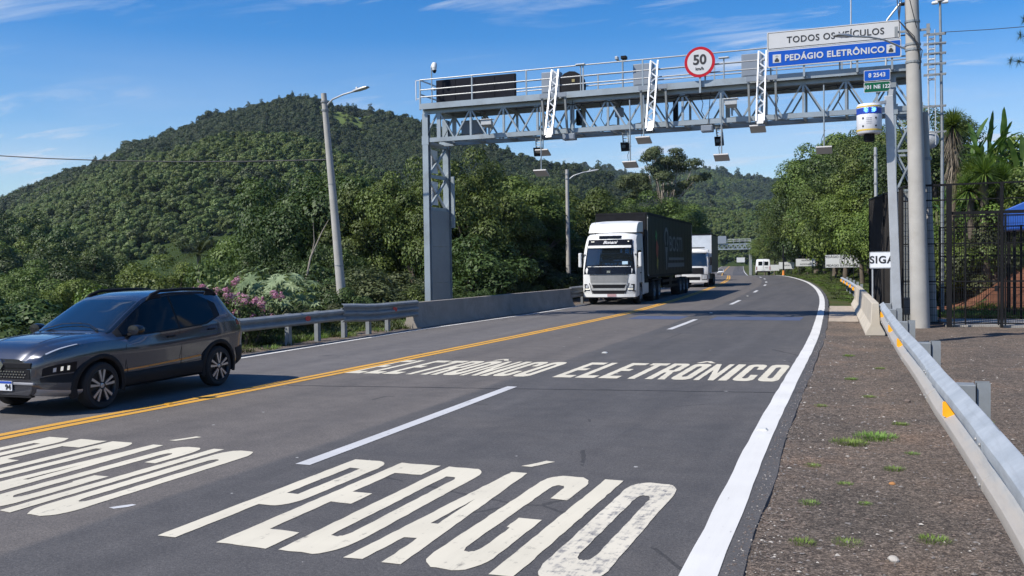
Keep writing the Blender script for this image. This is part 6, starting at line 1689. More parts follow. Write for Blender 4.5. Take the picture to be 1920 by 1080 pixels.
for a in [
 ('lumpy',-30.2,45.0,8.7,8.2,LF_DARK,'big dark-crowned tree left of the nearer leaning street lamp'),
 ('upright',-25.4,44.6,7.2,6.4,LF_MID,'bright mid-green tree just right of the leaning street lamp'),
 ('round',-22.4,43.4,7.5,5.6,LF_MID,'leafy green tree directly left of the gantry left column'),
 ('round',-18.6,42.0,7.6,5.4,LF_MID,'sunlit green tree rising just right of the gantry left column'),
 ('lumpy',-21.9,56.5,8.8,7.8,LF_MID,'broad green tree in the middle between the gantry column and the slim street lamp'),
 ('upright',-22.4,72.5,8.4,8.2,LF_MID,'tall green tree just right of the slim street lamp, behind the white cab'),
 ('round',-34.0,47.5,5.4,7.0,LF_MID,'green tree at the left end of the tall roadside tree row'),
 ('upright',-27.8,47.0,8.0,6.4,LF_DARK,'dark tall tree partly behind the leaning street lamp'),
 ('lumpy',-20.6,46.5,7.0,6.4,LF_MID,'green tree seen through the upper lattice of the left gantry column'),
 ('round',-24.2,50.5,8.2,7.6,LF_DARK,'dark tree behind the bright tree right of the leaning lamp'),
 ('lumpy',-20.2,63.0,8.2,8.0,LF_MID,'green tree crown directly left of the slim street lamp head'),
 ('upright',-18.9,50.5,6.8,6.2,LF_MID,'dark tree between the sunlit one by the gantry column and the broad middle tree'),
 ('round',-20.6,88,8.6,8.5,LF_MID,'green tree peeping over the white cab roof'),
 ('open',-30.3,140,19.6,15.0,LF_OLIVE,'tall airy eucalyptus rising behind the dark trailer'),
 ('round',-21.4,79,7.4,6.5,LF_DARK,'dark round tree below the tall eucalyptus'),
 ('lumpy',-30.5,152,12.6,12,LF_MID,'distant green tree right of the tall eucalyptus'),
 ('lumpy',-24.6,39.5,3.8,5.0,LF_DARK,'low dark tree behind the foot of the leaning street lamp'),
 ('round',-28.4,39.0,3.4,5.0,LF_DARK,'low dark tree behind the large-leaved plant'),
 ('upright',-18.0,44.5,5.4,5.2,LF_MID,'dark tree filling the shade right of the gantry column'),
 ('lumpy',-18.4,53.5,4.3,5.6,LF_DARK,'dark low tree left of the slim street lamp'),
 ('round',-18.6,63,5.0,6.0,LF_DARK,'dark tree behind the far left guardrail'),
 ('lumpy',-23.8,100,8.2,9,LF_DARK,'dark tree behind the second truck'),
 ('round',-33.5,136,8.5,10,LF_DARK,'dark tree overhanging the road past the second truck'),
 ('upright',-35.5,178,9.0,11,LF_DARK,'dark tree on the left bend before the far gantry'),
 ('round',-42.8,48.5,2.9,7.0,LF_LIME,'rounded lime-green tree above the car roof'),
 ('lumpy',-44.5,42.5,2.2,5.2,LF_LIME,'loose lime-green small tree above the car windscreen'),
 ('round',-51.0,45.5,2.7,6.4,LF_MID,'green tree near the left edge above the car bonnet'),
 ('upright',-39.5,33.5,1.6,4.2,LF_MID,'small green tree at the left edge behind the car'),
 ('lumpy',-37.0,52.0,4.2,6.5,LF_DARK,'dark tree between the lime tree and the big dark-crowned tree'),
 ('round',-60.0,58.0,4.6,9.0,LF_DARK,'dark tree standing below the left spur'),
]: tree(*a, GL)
GB = 'shrubs behind the left guardrail'
for a in [
 ('bush',-18.2,32.0,1.75,4.2,LF_OLIVE,'olive shrub between the leaning lamp and the gantry column'),
 ('bush',-17.3,40.0,3.0,5.0,LF_DARK,'tall dark shrub hiding the trunks right of the gantry left column'),
 ('bushy',-16.9,46.5,2.6,5.0,LF_DARK,'dark shrub behind the far part of the weathered barrier'),
 ('bush',-17.4,54,2.6,5.5,LF_DARK,'dark shrub behind the far left guardrail near the slim lamp'),
 ('bushy',-19.6,29.6,1.3,2.8,LF_MID,'green shrub at the foot of the leaning street lamp'),
 ('bush',-17.2,35.5,1.1,3.4,LF_DARK,'dark shrub at the foot of the gantry left column'),
 ('bushy',-21.5,34.5,2.4,4.4,LF_DARK,'dark shrub left behind the olive one'),
 ('bush',-26.5,33.5,1.8,4.6,LF_MID,'green shrub behind the large pale leaves'),
 ('bushy',-31.5,35.5,2.0,5.0,LF_MID,'spreading shrub right of the lime-green trees'),
 ('bush',-15.9,20.9,.75,2.0,LF_DARK,'low dark shrub under the pink blossoms'),
 ('bush',-14.6,17.2,.35,1.6,LF_MID,'low green shrub beside the car tail behind the guardrail'),
 ('bushy',-21.0,24.5,1.1,3.6,LF_MID,'green shrub behind the pink-flowered bush'),
 ('bush',-25.5,26.0,1.0,3.8,LF_LIME,'light green shrub left of the large pale leaves'),
 ('bushy',-30.0,28.0,.9,4.6,LF_MID,'wide shrub above the car tail'),
 ('bush',-35.5,27.0,.7,4.4,LF_LIME,'light shrub above the middle of the car roof'),
]: tree(*a, GB, 'shrub')

# --- generic blades (grass, palm leaflets, reeds) as thin folded strips
def blades_mesh(name, items, m):
    """items: (base, dir, length, width, droop, tint) -> bent three-joint strips"""
    V, Fc, T = [], [], []
    for base, d, ln, w, dr, tt in items:
        d = Vector(d).normalized(); s = d.cross(Vector((0,0,1)))
        s = s.normalized() if s.length > 1e-4 else Vector((1,0,0))
        o = len(V); p_ = Vector(base); k = 3
        for i in range(k+1):
            f = i/k; q = p_ + d*(ln*f) - Vector((0,0,dr*ln*f*f)); ww = w*(1-f*.92)*.5 if i else w*.35
            V += [tuple(q-s*ww), tuple(q+s*ww)]; T += [tt, tt]
        for i in range(k): Fc.append((o+2*i, o+2*i+1, o+2*i+3, o+2*i+2))
    me = bpy.data.meshes.new(name); me.from_pydata(V, [], Fc); me.materials.append(m)
    a = me.attributes.new('tint', 'FLOAT', 'POINT'); a.data.foreach_set('value', T)
    return me
def frond(items, base, d, ln, droop, nl, ll, w, r_, tint):
    """pinnate leaf: rib curve with leaflets on both sides"""
    d = Vector(d).normalized(); s = d.cross(Vector((0,0,1))).normalized(); pts = []
    for i in range(nl):
        f = (i+1)/nl; q = Vector(base) + d*(ln*f) - Vector((0,0,droop*ln*f*f))
        for sg in (-1, 1):
            dd = (s*sg + d*.55 + Vector((0,0,.15-r_.uniform(0,.4)))).normalized()
            items.append((tuple(q), dd, ll*(1-.55*abs(f-.45)), w, .35, min(1,max(0,tint+r_.uniform(-.25,.25)))))
    items.append((tuple(base), d, ln, w*1.2, droop, tint))
def palm(label, x, y, top, m, n_=16, ln=2.2, trunk=.14, zg=None, group=None, seed=1):
    zg = gz(x,y) if zg is None else zg; h = top-zg-ln*.45
    t = thing('palm_tree', label, 'palm', (x,y,zg), 0, group); r_ = random.Random(seed); it = []
    for i in range(n_):
        a = 2*math.pi*i/n_*1.618*2; el = r_.uniform(.0,1.2)
        frond(it, (0,0,h), (math.cos(a)*math.cos(el), math.sin(a)*math.cos(el), math.sin(el)), ln*r_.uniform(.8,1.1), .55, 16, ln*.32, .035*ln, r_, .5)
    put('crown', blades_mesh('crown', it, m), t)
    b = MB(); b.path([(0,0,-.4),(.05,0,h*.5),(0,0,h)], [trunk*1.2,trunk,trunk*.8], 10); b.build('trunk', M_BARKP, t, smooth=50)
palm('feathery palm rising above the rounded lime-green tree', -38.5, 46.5, 3.9, LF_OLIVE, 18, 2.6, seed=2)
palm('smaller feathery palm left of the big dark-crowned tree', -32.6, 42.5, 2.6, LF_MID, 16, 2.2, seed=3)

# --- large-leaved plant with pale palmate leaves, and the pink-flowered bush behind the guardrail
t = thing('castor_plant', 'tall plant with big pale star-shaped leaves behind the pink blossoms', 'plant', (-16.6,22.6,gz(-16.6,22.6)))
r_ = random.Random(7); V, Fc, T = [], [], []; stems = MB()
def star_leaf(c_, nrm, rad, tint):
    nrm = Vector(nrm).normalized(); u = nrm.cross(Vector((.3,.2,1))).normalized(); w_ = nrm.cross(u); o = len(V)
    V.append(tuple(c_)); T.append(tint); k = 8
    for i in range(2*k):
        a = 2*math.pi*i/(2*k); rr = rad*(1.0 if i % 2 == 0 else .42)
        V.append(tuple(Vector(c_)+u*(rr*math.cos(a))+w_*(rr*math.sin(a)) - nrm*(rad*.22 if i % 2 == 0 else .0))); T.append(tint)
    for i in range(2*k): Fc.append((o, o+1+i, o+1+(i+1) % (2*k)))
hz_ = 2.25 - gz(-16.6,22.6)
for i in range(130):
    a = r_.uniform(0,6.28); rr = 1.75*math.sqrt(r_.random()); z = hz_*(.45+.55*r_.random())*(1-.16*rr)
    c_ = (rr*math.cos(a), rr*math.sin(a), z); star_leaf(c_, (math.cos(a)*.6+r_.uniform(-.4,.4)-.3, math.sin(a)*.6+r_.uniform(-.4,.4)-.5, 1.0), r_.uniform(.17,.33), r_.random())
    if i % 3 == 0: stems.path([(rr*.25*math.cos(a), rr*.25*math.sin(a), -.2), (rr*.6*math.cos(a), rr*.6*math.sin(a), z*.6), c_], [.025,.018,.008], 5)
me = bpy.data.meshes.new('foliage'); me.from_pydata(V, [], Fc); me.materials.append(LF_PALE); a = me.attributes.new('tint','FLOAT','POINT'); a.data.foreach_set('value', T)
put('foliage', me, t); stems.build('stems', mat('green_stem', (0.12,0.13,0.06), 0.7), t)
t = thing('pink_bush', 'bush covered in pink blossoms behind the left guardrail beside the car', 'bush', (-15.15,19.8,gz(-15.15,19.8)))
rg = np.random.default_rng(8); zg = gz(-15.15,19.8); hh = 1.55-zg
bl = [(r_.uniform(-1.0,1.0), r_.uniform(-.7,.7), hh*r_.uniform(.25,.72), r_.uniform(.32,.5), .9) for _ in range(16)]
pos, nrm, tint = blob_cloud(bl, 6500, rg); put('foliage', leaves_mesh('foliage', pos, nrm, .085*rg.uniform(.6,1.4,6500), tint, LF_DARK, .5, 8), t)
fb_ = [(b_[0]*1.15+r_.uniform(-.35,.35), b_[1]+r_.uniform(-.3,.3), min(hh*1.0, b_[2]+b_[3]*r_.uniform(.5,1.05)), r_.uniform(.05,.13), 1.0) for b_ in bl for _ in range(5)]
fb_ += [(-.05+r_.uniform(-.12,.12), 0, hh*1.0+.1*k, .10, 1.1) for k in range(2)]
pos, nrm, tint = blob_cloud(fb_, 5200, rg, (.2,1.0)); put('blossoms', leaves_mesh('blossoms', pos, nrm, .042*rg.uniform(.6,1.4,5200), tint, LF_PINK, .8, 9), t)
b = MB()
for b_ in bl: b.path([(b_[0]*.3,b_[1]*.3,-.2),(b_[0]*.8,b_[1]*.8,b_[2]*.6),b_[:3]], [.025,.015,.008], 5)
b.build('stems', M_BARK, t)
# bare pale dead branch by the leaning lamp
t = thing('dead_branch', 'bare pale dead branch standing left of the leaning street lamp', 'branch', (-21.2,31.5,gz(-21.2,31.5)))
b = MB(); z0 = -gz(-21.2,31.5); b.path([(0,0,-.2),(.15,0,z0+.9),(.5,0,z0+2.3),(1.05,0,z0+3.3),(1.35,0,z0+3.75)], [.06,.05,.038,.022,.008], 7); b.path([(.42,0,z0+2.0),(.62,.1,z0+2.9),(.58,.1,z0+3.7)], [.03,.02,.006], 6); b.path([(.1,0,z0+.8),(.55,-.1,z0+1.25),(.9,-.1,z0+1.4)], [.03,.02,.006], 6)
b.build('wood', M_BARKP, t, smooth=50)

# --- right-hand trees on the bank
GR = 'trees on the right bank'
for a in [
 ('upright',-17.5,192,11.5,11,LF_MID,'far green tree at the left end of the right-hand trees'),
 ('round',-12.0,158,15.0,12,LF_MID,'green tree left of the tallest ones on the right bank'),
 ('upright',-7.6,128,16.0,11,LF_MID,'tall green tree left in the group on the right bank'),
 ('lumpy',-4.6,108,16.4,11,LF_MID,'tallest spreading tree on the right bank left of the speed display'),
 ('round',-1.6,94,14.8,9.5,LF_DARK,'tall dark tree on the right bank behind the speed display drum'),
 ('upright',.6,76,12.3,7.0,LF_MID,'green tree on the right bank right behind the display post'),
 ('lumpy',-1.2,77,8.6,6.6,LF_LIME,'sunlit yellow-green tree below the speed display drum'),
 ('bushy',-4.2,100,8.0,8.0,LF_LIME,'sunlit bushy tree above the largest white notice board'),
 ('round',.9,60,6.0,5.0,LF_LIME,'lime-green tree beside the dark side of the mesh fence'),
 ('bush',-.4,66,5.2,4.6,LF_LIME,'pale green bushy tree right of the largest notice board'),
 ('bushy',-9.4,142,8.5,9,LF_DARK,'dark low tree above the second notice board'),
 ('round',-14.5,178,7.5,9,LF_DARK,'dark low tree above the third notice board'),
 ('bush',1.8,55,4.2,4.0,LF_OLIVE,'olive bushy tree behind the fence top'),
 ('round',3.2,66,11.2,7.0,LF_DARK,'dark tree behind the right gantry column'),
 ('round',-9.6,144,15.6,12,LF_DARK,'dark tall crown between the left tall trees of the right bank'),
 ('lumpy',-6.0,118,14.6,11,LF_MID,'broad crown in the middle of the right bank trees'),
 ('upright',-3.0,102,15.8,10,LF_MID,'upright crown just left of the hanging antenna before the trees'),
 ('round',.1,88,13.6,9,LF_MID,'rounded crown behind the base of the display drum'),
 ('lumpy',1.8,72,11.6,8,LF_DARK,'dark crown behind the right gantry lattice'),
 ('round',3.4,84,14.2,10,LF_MID,'green crown behind the thick utility pole'),
 ('upright',-14.4,175,13.8,12,LF_MID,'hazy green crown near the left end of the right bank trees'),
 ('lumpy',-2.9,88,10.6,8.5,LF_MID,'lower crown in front of the tallest spreading tree'),
 ('bushy',-6.6,122,9.5,10,LF_LIME,'sunlit low crown above the white notice boards'),
 ('round',-21.3,212,8.2,8.5,LF_MID,'green tree hiding the right end of the far gantry'),
 ('lumpy',-26.6,242,8.5,8.5,LF_LIME,'light tree right beside the far gantry leg'),
 ('bushy',4.2,50,7.4,6.0,LF_LIME,'lime bushy tree behind the big banana clump'),
 ('bush',7.6,48.5,7.6,6.5,LF_LIME,'green bushy tree behind the second banana clump'),
 ('upright',-19.0,228,9.6,12,LF_MID,'green tree beside the far road bend on the right'),
 ('lumpy',-27.0,300,12.5,15,LF_LIME,'light green tree beyond the far gantry on the right'),
 ('round',-66,330,11.5,18,LF_DARK,'dark tree left of the far end of the road'),
 ('round',-84,640,16,30,LF_MID,'green tree closing the far end of the road'),
 ('round',-38,395,12.5,18,LF_MID,'green tree right of the far end of the road'),
]: tree(*a, GR)
# pine branches reaching in at the right edge
t = thing('pine_tree', 'dark pine whose tufted branches reach in at the upper right edge', 'tree', (8.7,50.5,gz(8.7,50.5)))
zg = gz(9.2,50.5); r_ = random.Random(5); it = []; b = MB(); b.path([(0,0,-.4),(.1,0,7),(.1,0,14)], [.25,.2,.06], 9)
for z, ln, a in [(8.6,2.6,3.3),(7.6,2.9,3.05),(9.6,2.4,2.8),(10.4,2.0,3.4),(9.0,2.5,.4),(8.0,2.4,1.6),(10.8,2.0,4.6),(11.8,1.6,1.0),(12.6,1.2,3.0),(7.0,2.5,4.3)]:
    e = Vector((math.cos(a)*ln, math.sin(a)*ln, .4)); b.path([(.1,0,z), tuple(Vector((.1,0,z))+e*.6+Vector((0,0,-.1))), tuple(Vector((.1,0,z))+e)], [.06,.04,.015], 6)
    for k in range(5):
        c_ = Vector((.1,0,z))+e*(.55+.12*k)
        for q in range(90):
            d = Vector((r_.gauss(0,1), r_.gauss(0,1), r_.gauss(.3,1))).normalized(); it.append((tuple(c_), d, r_.uniform(.22,.42), .02, .15, r_.random()))
put('needles', blades_mesh('needles', it, LF_DARK), t); b.build('trunk', M_BARK, t, smooth=50)

# --- yuccas with shaggy trunks, banana clump, reeds behind the fence
def yucca(label, x, y, top, hd, trunks, seed, dry=True):
    zg = gz(x,y); t = thing('yucca_plant', label, 'yucca', (x,y,zg), 0, 'yuccas behind the fence'); r_ = random.Random(seed); it, dr_ = [], []; b = MB()
    for tx, ty, tz in trunks:
        z1 = top-zg-tz; b.path([(tx*.4,ty*.4,-.3),(tx*.8,ty*.8,z1*.5),(tx,ty,z1-hd*.6)], [.24,.17,.13], 9)
        for k in range(520):
            a = r_.uniform(0,6.28); el = r_.uniform(-.35,1.45); it.append(((tx,ty,z1-hd*.55), (math.cos(a)*math.cos(el), math.sin(a)*math.cos(el), math.sin(el)), hd*r_.uniform(.75,1.1), .05, .28, r_.random()))
        if dry:
            for k in range(420):
                a = r_.uniform(0,6.28); zz_ = z1-hd*.6-r_.random()**1.4*2.2; rr = .14
                dr_.append(((tx+rr*math.cos(a),ty+rr*math.sin(a),zz_), (math.cos(a)*.5, math.sin(a)*.5, -.7), r_.uniform(.35,.75), .045, .3, r_.random()))
    put('leaves', blades_mesh('leaves', it, LF_GRASS), t)
    if dr_: put('dry_skirt', blades_mesh('dry_skirt', dr_, leaf_mat('dead_leaves', (0.08,0.06,0.04), (0.14,0.11,0.08), (0.23,0.19,0.14), .1)), t)
    b.build('trunk', M_BARK, t, smooth=50)
yucca('tall yucca with a shaggy pale trunk right of the utility pole', 2.75, 42.0, 7.8, 1.05, [(0,0,0),(.75,.2,1.9)], 1)
yucca('broad yucca crown above the fence left of the banana leaves', 3.75, 40.4, 5.75, 1.15, [(0,0,0),(.6,.4,.3),(-.5,.3,.6)], 2, False)
def banana(label, x, y, top, n_, ln, seed):
    zg = gz(x,y); t = thing('banana_plant', label, 'banana plant', (x,y,zg), 0, 'banana plants behind the fence'); r_ = random.Random(seed); b = MB()
    for k in range(n_):
        a = 2*math.pi*k/n_*3+r_.uniform(-.4,.4); el = r_.uniform(.1,1.45); L_ = ln*r_.uniform(.75,1.15); w = L_*.16
        cx, cy = r_.uniform(-.7,.7), r_.uniform(-.5,.5); base = Vector((cx,cy,(top-zg)-ln*r_.uniform(.75,1.75)))
        d = Vector((math.cos(a)*math.cos(el), math.sin(a)*math.cos(el), math.sin(el))); s = d.cross(Vector((0,0,1))).normalized(); V, Fc, T = [], [], []
        m_ = 9
        for i in range(m_+1):
            f = i/m_; q = base + d*(L_*f) - Vector((0,0,.42*L_*f*f*math.cos(el)))
            ww = w*math.sin(math.pi*min(1,f*.92+.08))**.55*.5*(1-.0*f); jag = r_.uniform(.55,1.05)
            up = Vector((0,0,1))*ww*.45
            V += [tuple(q-s*ww*jag+up), tuple(q), tuple(q+s*ww*r_.uniform(.55,1.05)+up)]; T += [.3+.6*r_.random()]*3
        for i in range(m_): Fc += [(3*i,3*i+1,3*i+4,3*i+3),(3*i+1,3*i+2,3*i+5,3*i+4)]
        me = bpy.data.meshes.new('leaf'); me.from_pydata(V, [], Fc); me.materials.append(LF_BANANA); at = me.attributes.new('tint','FLOAT','POINT'); at.data.foreach_set('value', T)
        put('leaf', me, t); k % 4 or b.path([(cx*.6,cy*.6,-.3), tuple(base)], [.10,.05], 8)
    b.build('stem', mat('banana_stem', (0.16,0.17,0.07), 0.7), t, smooth=50)
banana('big banana clump with upright leaves against the sky at the right', 4.4, 46.0, 8.1, 46, 2.0, 3)
banana('second banana clump at the right edge, behind the blue canopy', 6.0, 45.0, 7.7, 40, 2.0, 4)
banana('smaller banana clump just right of the thin pale pole', 2.9, 46.0, 5.9, 16, 1.8, 5)
def reeds(label, x, y, w, d_, h, n_, m, seed):
    t = thing('reed_clump', label, 'reeds', (x,y,gz(x,y)), 0, 'reed clumps behind the fence'); r_ = random.Random(seed); it = []
    for k in range(n_):
        px, py = r_.uniform(-w/2,w/2), r_.uniform(-d_/2,d_/2); a = r_.uniform(0,6.28); hh = h*r_.uniform(.45,1.05); zz_ = gz(x+px,y+py)-gz(x,y)
        it.append(((px,py,zz_), (math.cos(a)*.18, math.sin(a)*.18, 1), hh, .03, .06, r_.random()))
        for q in range(4):
            f = r_.uniform(.3,.95); a2 = r_.uniform(0,6.28); it.append(((px,py,zz_+hh*f), (math.cos(a2)*.7, math.sin(a2)*.7, .6), .55, .045, .6, r_.random()))
    put('blades', blades_mesh('blades', it, m), t)
reeds('yellowish dry reed clump behind the fence below the banana leaves', 5.2, 42.3, 5.5, 2.5, 3.3, 620, LF_DRY, 1)
reeds('green reed clump behind the thin pole', 2.4, 43.5, 2.2, 2.2, 3.2, 220, LF_LIME, 2)
reeds('green and tan reed clump behind the blue canopy', 8.2, 41.5, 4.0, 2.0, 3.3, 260, LF_OLIVE, 3)
# red cut bank behind the yard, and grass at its foot
sheet('red_bank', axis([(36.9,40.8,.35)]), lambda y: 1.6, lambda y: 14.0, 40, lambda x, y: gz(x,y)+.05+.10*noise.noise(Vector((x*1.7,y*1.7,4))), M_REDSOIL)
b = MB(); 

# --- masses nobody could count: geometry-node scatter of crown meshes
def scatter(name, label, cat, pts, srcs):
    """pts: (x, y, z, sx, sz, rotation, source index)"""
    me = bpy.data.meshes.new(name); me.from_pydata([p_[:3] for p_ in pts], [], [])
    a = me.attributes.new('scl','FLOAT_VECTOR','POINT'); a.data.foreach_set('vector', [q for p_ in pts for q in (p_[3],p_[3],p_[4])])
    a = me.attributes.new('rot','FLOAT_VECTOR','POINT'); a.data.foreach_set('vector', [q for p_ in pts for q in (0,0,p_[5])])
    a = me.attributes.new('idx','INT','POINT'); a.data.foreach_set('value', [p_[6] for p_ in pts])
    o = put(name, me); tag(o, label, cat, kind='stuff')
    ng = bpy.data.node_groups.new(name+'_nodes', 'GeometryNodeTree')
    ng.interface.new_socket('Geometry', in_out='INPUT', socket_type='NodeSocketGeometry'); ng.interface.new_socket('Geometry', in_out='OUTPUT', socket_type='NodeSocketGeometry')
    N, L = ng.nodes, ng.links
    gi, go = N.new('NodeGroupInput'), N.new('NodeGroupOutput')
    iop = N.new('GeometryNodeInstanceOnPoints'); jn = N.new('GeometryNodeJoinGeometry')
    for s in reversed(srcs):
        oi = N.new('GeometryNodeObjectInfo'); oi.inputs['Object'].default_value = s; oi.inputs['As Instance'].default_value = True
        L.new(oi.outputs['Geometry'], jn.inputs[0])
    def attr(nm, ty):
        n_ = N.new('GeometryNodeInputNamedAttribute'); n_.data_type = ty; n_.inputs['Name'].default_value = nm; return n_.outputs[0]
    L.new(gi.outputs[0], iop.inputs['Points']); L.new(jn.outputs[0], iop.inputs['Instance'])
    iop.inputs['Pick Instance'].default_value = True
    L.new(attr('idx','INT'), iop.inputs['Instance Index']); L.new(attr('rot','FLOAT_VECTOR'), iop.inputs['Rotation']); L.new(attr('scl','FLOAT_VECTOR'), iop.inputs['Scale'])
    L.new(iop.outputs[0], go.inputs[0])
    md = o.modifiers.new('scatter', 'NODES'); md.node_group = ng
    return o
def source(nm, me):
    return bpy.data.objects.new(nm, me)          # never linked: only a shape for the scatter to copy
def hill_crown(seed, w, h, n_, leaf, m, conic=False):
    rg = np.random.default_rng(seed)
    if conic: bl = [(rg.uniform(-.12,.12)*w, rg.uniform(-.12,.12)*w, h*(.25+.68*k/7), w*.42*(1-.75*k/7), .8) for k in range(8)]
    else: bl = crown_blobs(w/2, w/2, h*.42, h*.55, 13, seed, .34, .55, .85)
    pos, nrm, tint = blob_cloud(bl, n_, rg, (.72,1.02), .25, .34)
    return leaves_mesh('canopy', pos, nrm, leaf*rg.uniform(.7,1.3,n_), tint, m, .75, seed)
SRC = [source('canopy_a', hill_crown(21,9,8,1300,.70,LF_HILL)), source('canopy_b', hill_crown(22,9,8,1300,.70,LF_HILLD)), source('canopy_c', hill_crown(23,9,7,1300,.70,LF_HILL)), source('canopy_d', hill_crown(24,7,10,1000,.66,LF_HILLD,True)), source('canopy_e', hill_crown(25,10,7,1300,.70,LF_HILL))]
r_ = random.Random(99)
def hill_pts(H, n_, u0, u1, v0, v1, s0, s1, skip=None, ridge_dark=True):
    out = []
    for _ in range(n_):
        u = r_.uniform(u0,u1); v_ = r_.uniform(v0**2, v1**2)**.5 if v0 >= 0 else r_.uniform(v0,v1)
        if skip and skip(u, v_): continue
        p_ = hill_point(H['ridge'], H['drop'], H['foot'], H['zf'], u, v_, H['amp'], H['bulge'])
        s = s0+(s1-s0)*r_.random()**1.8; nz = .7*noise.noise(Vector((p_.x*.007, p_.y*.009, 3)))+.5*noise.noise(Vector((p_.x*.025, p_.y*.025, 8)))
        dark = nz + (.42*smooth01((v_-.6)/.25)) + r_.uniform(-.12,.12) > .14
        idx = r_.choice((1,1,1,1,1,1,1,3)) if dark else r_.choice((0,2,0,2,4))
        if v_ > .97 and r_.random() < .10: idx = r_.choice((1,1,3)); s *= r_.uniform(1.1,1.7)
        out.append((p_.x,p_.y,p_.z-.8,s,s*r_.uniform(.8,1.2),r_.uniform(0,6.28),idx))
    return out
meadow = lambda u, v_: 10.85 < u < 12.05 and .90 < v_ < .99 and r_.random() < .93
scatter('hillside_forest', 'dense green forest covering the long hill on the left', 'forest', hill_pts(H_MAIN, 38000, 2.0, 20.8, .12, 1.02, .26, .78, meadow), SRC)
scatter('distant_forest', 'hazy forest on the far hill beyond the end of the road', 'forest', hill_pts(H_FAR, 11000, 0, 15, .25, 1.02, .7, 1.2), SRC)
spur = []
for p_ in hill_pts(H_SPUR, 900, 0, 10, .05, 1.05, .38, .72): spur.append(p_)
scatter('spur_woodland', 'dark woodland on the low spur at the left edge', 'woodland', spur, [source('spur_a', hill_crown(31,9,9,3600,.40,LF_DARK)), source('spur_b', hill_crown(32,9,8,3600,.40,LF_DARK)), source('spur_c', hill_crown(33,8,9,3600,.40,LF_MID)), source('spur_d', hill_crown(34,7,12,3000,.38,LF_DARK,True)), source('spur_e', hill_crown(35,9,8,3600,.40,LF_LIME))])
# undergrowth on the left slope and on the right bank
def src_bush(seed, m, leaf=.065, n_=5000): return source('undergrowth_shape', hill_crown(seed,2.4,1.8,n_,leaf,m))
UB = [src_bush(41,LF_DARK), src_bush(42,LF_MID), src_bush(43,LF_OLIVE), src_bush(44,LF_LIME)]
pts = []
for _ in range(2300):
    y = r_.uniform(10,150); d = 3.2 + 60*r_.random()**1.5
    x = xl(y) - d
    s = r_.uniform(.5,1.1)*(1+.016*d)*(1.7 if d > 6 else .9)
    pts.append((x,y,gz(x,y)-.25,s,s*r_.uniform(.7,1.1),r_.uniform(0,6.28),r_.choice((0,0,1,1,2))))
for _ in range(700):
    x, y = r_.uniform(-90,-28), r_.uniform(48,125)
    if x > xl(y)-8: continue
    s = r_.uniform(1.4,3.0); pts.append((x,y,gz(x,y)-.3,s,s*r_.uniform(.7,1.1),r_.uniform(0,6.28),r_.choice((0,0,1,2))))
scatter('undergrowth', 'tangled undergrowth on the slope below the left verge', 'undergrowth', pts, UB)
pts = []
for _ in range(900):
    y = r_.uniform(44,210); d = 5.4 + 26*r_.random()**1.4
    x = xr(y) + d
    if x > 30: continue
    s = r_.uniform(.5,1.2)*(.6+.02*y if y < 60 else 1.2)*(.7 if d < 7 else 1.0)
    pts.append((x,y,gz(x,y)-.2,s,s*r_.uniform(.7,1.1),r_.uniform(0,6.28),r_.choice((0,1,1,3,2))))
for _ in range(260):
    x, y = r_.uniform(2,14), r_.uniform(40.5,47); s = r_.uniform(.7,1.7); pts.append((x,y,gz(x,y)-.2,s,s*1.2,r_.uniform(0,6.28),r_.choice((1,3,3,2))))
scatter('undergrowth', 'green undergrowth climbing the bank on the right', 'undergrowth', pts, UB)
# grass: verge strip on the right beyond the barrier, tufts along the left verge, foot of the bank
def grass_src(seed, n_, h, spread, m=LF_GRASS):
    q = random.Random(seed); it = []
    for _ in range(n_):
        a = q.uniform(0,6.28); rr = spread*math.sqrt(q.random()); it.append(((rr*math.cos(a),rr*math.sin(a),0), (math.cos(a)*.5+q.uniform(-.3,.3), math.sin(a)*.5+q.uniform(-.3,.3), 1), h*q.uniform(.5,1.1), h*.10, .35, q.random()))
    return blades_mesh('grass', it, m)
GS = [source('grass_a', grass_src(51,90,.20,.22)), source('grass_b', grass_src(52,90,.26,.25)), source('grass_c', grass_src(53,70,.35,.25,LF_OLIVE))]
pts = []
for _ in range(3600):
    y = r_.uniform(42.5,135); x = xr(y) + r_.uniform(.75 if y > 47 else 1.4, 6.0)
    s = r_.uniform(.5,1.2); pts.append((x,y,gz(x,y),s,s*.7,r_.uniform(0,6.28),r_.choice((0,0,1,2))))
for _ in range(500):
    x, y = r_.uniform(1.8,10), r_.uniform(34.2,37.4); s = r_.uniform(.6,1.3); pts.append((x,y,gz(x,y),s,s,r_.uniform(0,6.28),r_.choice((0,1,1))))
scatter('verge_grass', 'green grass along the right verge beyond the barrier and below the red bank', 'grass', pts, GS)
pts = []
for _ in range(520):
    y = r_.uniform(8,37); x = xl(y) - r_.uniform(1.25,3.0) if r_.random() < .94 else xl(y) - r_.uniform(.75,1.2)
    s = r_.uniform(.5,1.3); pts.append((x,y,max(gz(x,y),-.3),s,s,r_.uniform(0,6.28),r_.choice((0,1,2))))
scatter('verge_grass', 'rough grass along the foot of the left guardrail', 'grass', pts, GS)
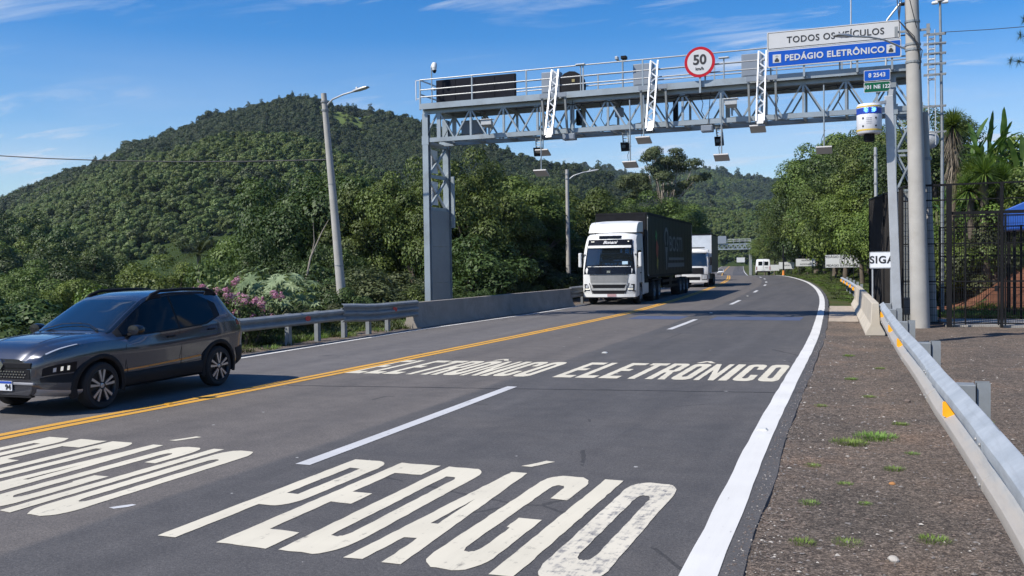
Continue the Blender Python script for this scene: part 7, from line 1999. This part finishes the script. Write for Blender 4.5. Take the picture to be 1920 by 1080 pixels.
# separate little tufts on the right gravel shoulder
tm = [grass_src(61,190,.07,.12,LF_TUFT), grass_src(62,420,.08,.20,LF_TUFT), grass_src(63,230,.055,.12,LF_TUFT)]
for i, (x, y, s, k, lab) in enumerate([
 (-.32,10.9,1.0,1,'wide grass tuft on the gravel shoulder, nearest the white line stud'), (-.05,11.3,1.2,1,'brightest wide grass tuft in the middle of the gravel shoulder'), (.22,12.2,.8,0,'grass tuft on the shoulder below the guardrail, upper right of the brightest tuft'),
 (.12,9.6,.8,0,'small grass tuft on the shoulder between the brightest tuft and the pale stone'), (.35,7.3,1.0,2,'ragged green weed on the shoulder under the near guardrail'), (-.22,7.05,.9,2,'ragged green weed on the shoulder left of the pale stone'),
 (-.52,6.95,.8,0,'yellowing tuft on the shoulder close to the asphalt edge'), (-.30,8.9,.6,0,'tiny tuft on the shoulder among pale grit'), (-.45,16.6,.9,0,'far small tuft on the shoulder before the pale barrier'), (-.6,20.5,1.0,0,'farthest small tuft on the shoulder beside the barrier end'), (-.15,14.6,.8,0,'small tuft halfway up the shoulder near the rail foot'),
 (1.15,12.6,1.0,0,'tuft behind the guardrail posts'), (-.62,9.6,.7,2,'low weed at the asphalt edge left of the widest tufts'), (.30,10.4,.6,2,'low weed close under the rail right of the widest tufts'), (-.12,8.2,.5,2,'tiny weed halfway between two tufts in the shoulder middle'), (-.75,13.4,.8,2,'weed growing against the asphalt edge further up the shoulder'), (.0,18.4,.9,2,'far weed near the start of the pale barrier'), (.05,5.9,.6,2,'weed lowest in the picture below the pale stone'), (-.55,8.1,.7,0,'thin tuft near the broken asphalt edge')]):
    o = put('grass_tuft', tm[k], None, (x,y,vz(x,y)-.003), i*1.3); o.scale = (s,s,s)
    tag(o, lab, 'grass tuft', 'tufts on the gravel shoulder')
# a few larger stones
for i, (x, y, s, m, lab) in enumerate([(.08,6.75,.038,'pebble_pale','largest pale stone on the gravel shoulder under the guardrail'), (.10,9.0,.030,'pebble_orange','orange-brown stone on the shoulder right of the small tufts'), (-.05,5.4,.02,'pebble_pale','small pale stone near the bottom of the shoulder'), (.35,14.2,.045,'pebble_brown','dark stone beside the guardrail foot')]):
    q = MB(); rr = random.Random(i+3); bmx = bmesh.new(); bmesh.ops.create_icosphere(bmx, subdivisions=2, radius=s)
    for v_ in bmx.verts: v_.co = v_.co*(1+.35*noise.noise(v_.co*28+Vector((i,0,0)))); v_.co.z *= .65
    me = bpy.data.meshes.new('stone'); bmx.to_mesh(me); bmx.free(); me.materials.append(mat('pebble_orange', (0.36,0.17,0.06), 0.9) if m == 'pebble_orange' else MATS[m])
    o = put('stone', me, None, (x,y,vz(x,y)+s*.3), i); tag(o, lab, 'stone', 'larger stones on the shoulder')
# ================================================================== the air: thin haze that fades the far hills
hz = MB(); hz.bx(-2700, 2700, -1650, 3150, -14, 185)
m_ = bpy.data.materials.new('haze_air'); m_.use_nodes = True
nt = m_.node_tree; nt.nodes.clear()
vo = nt.nodes.new('ShaderNodeVolumePrincipled'); vo.inputs['Color'].default_value = (0.62, 0.80, 1.0, 1); vo.inputs['Density'].default_value = 0.00009; vo.inputs['Anisotropy'].default_value = 0.15
ou = nt.nodes.new('ShaderNodeOutputMaterial'); nt.links.new(vo.outputs[0], ou.inputs['Volume'])
hzo = hz.build('haze', m_)
tag(hzo, 'thin blue summer haze over the valley and the far hills', 'haze', kind='stuff')
scene.cycles.volume_bounces = 0
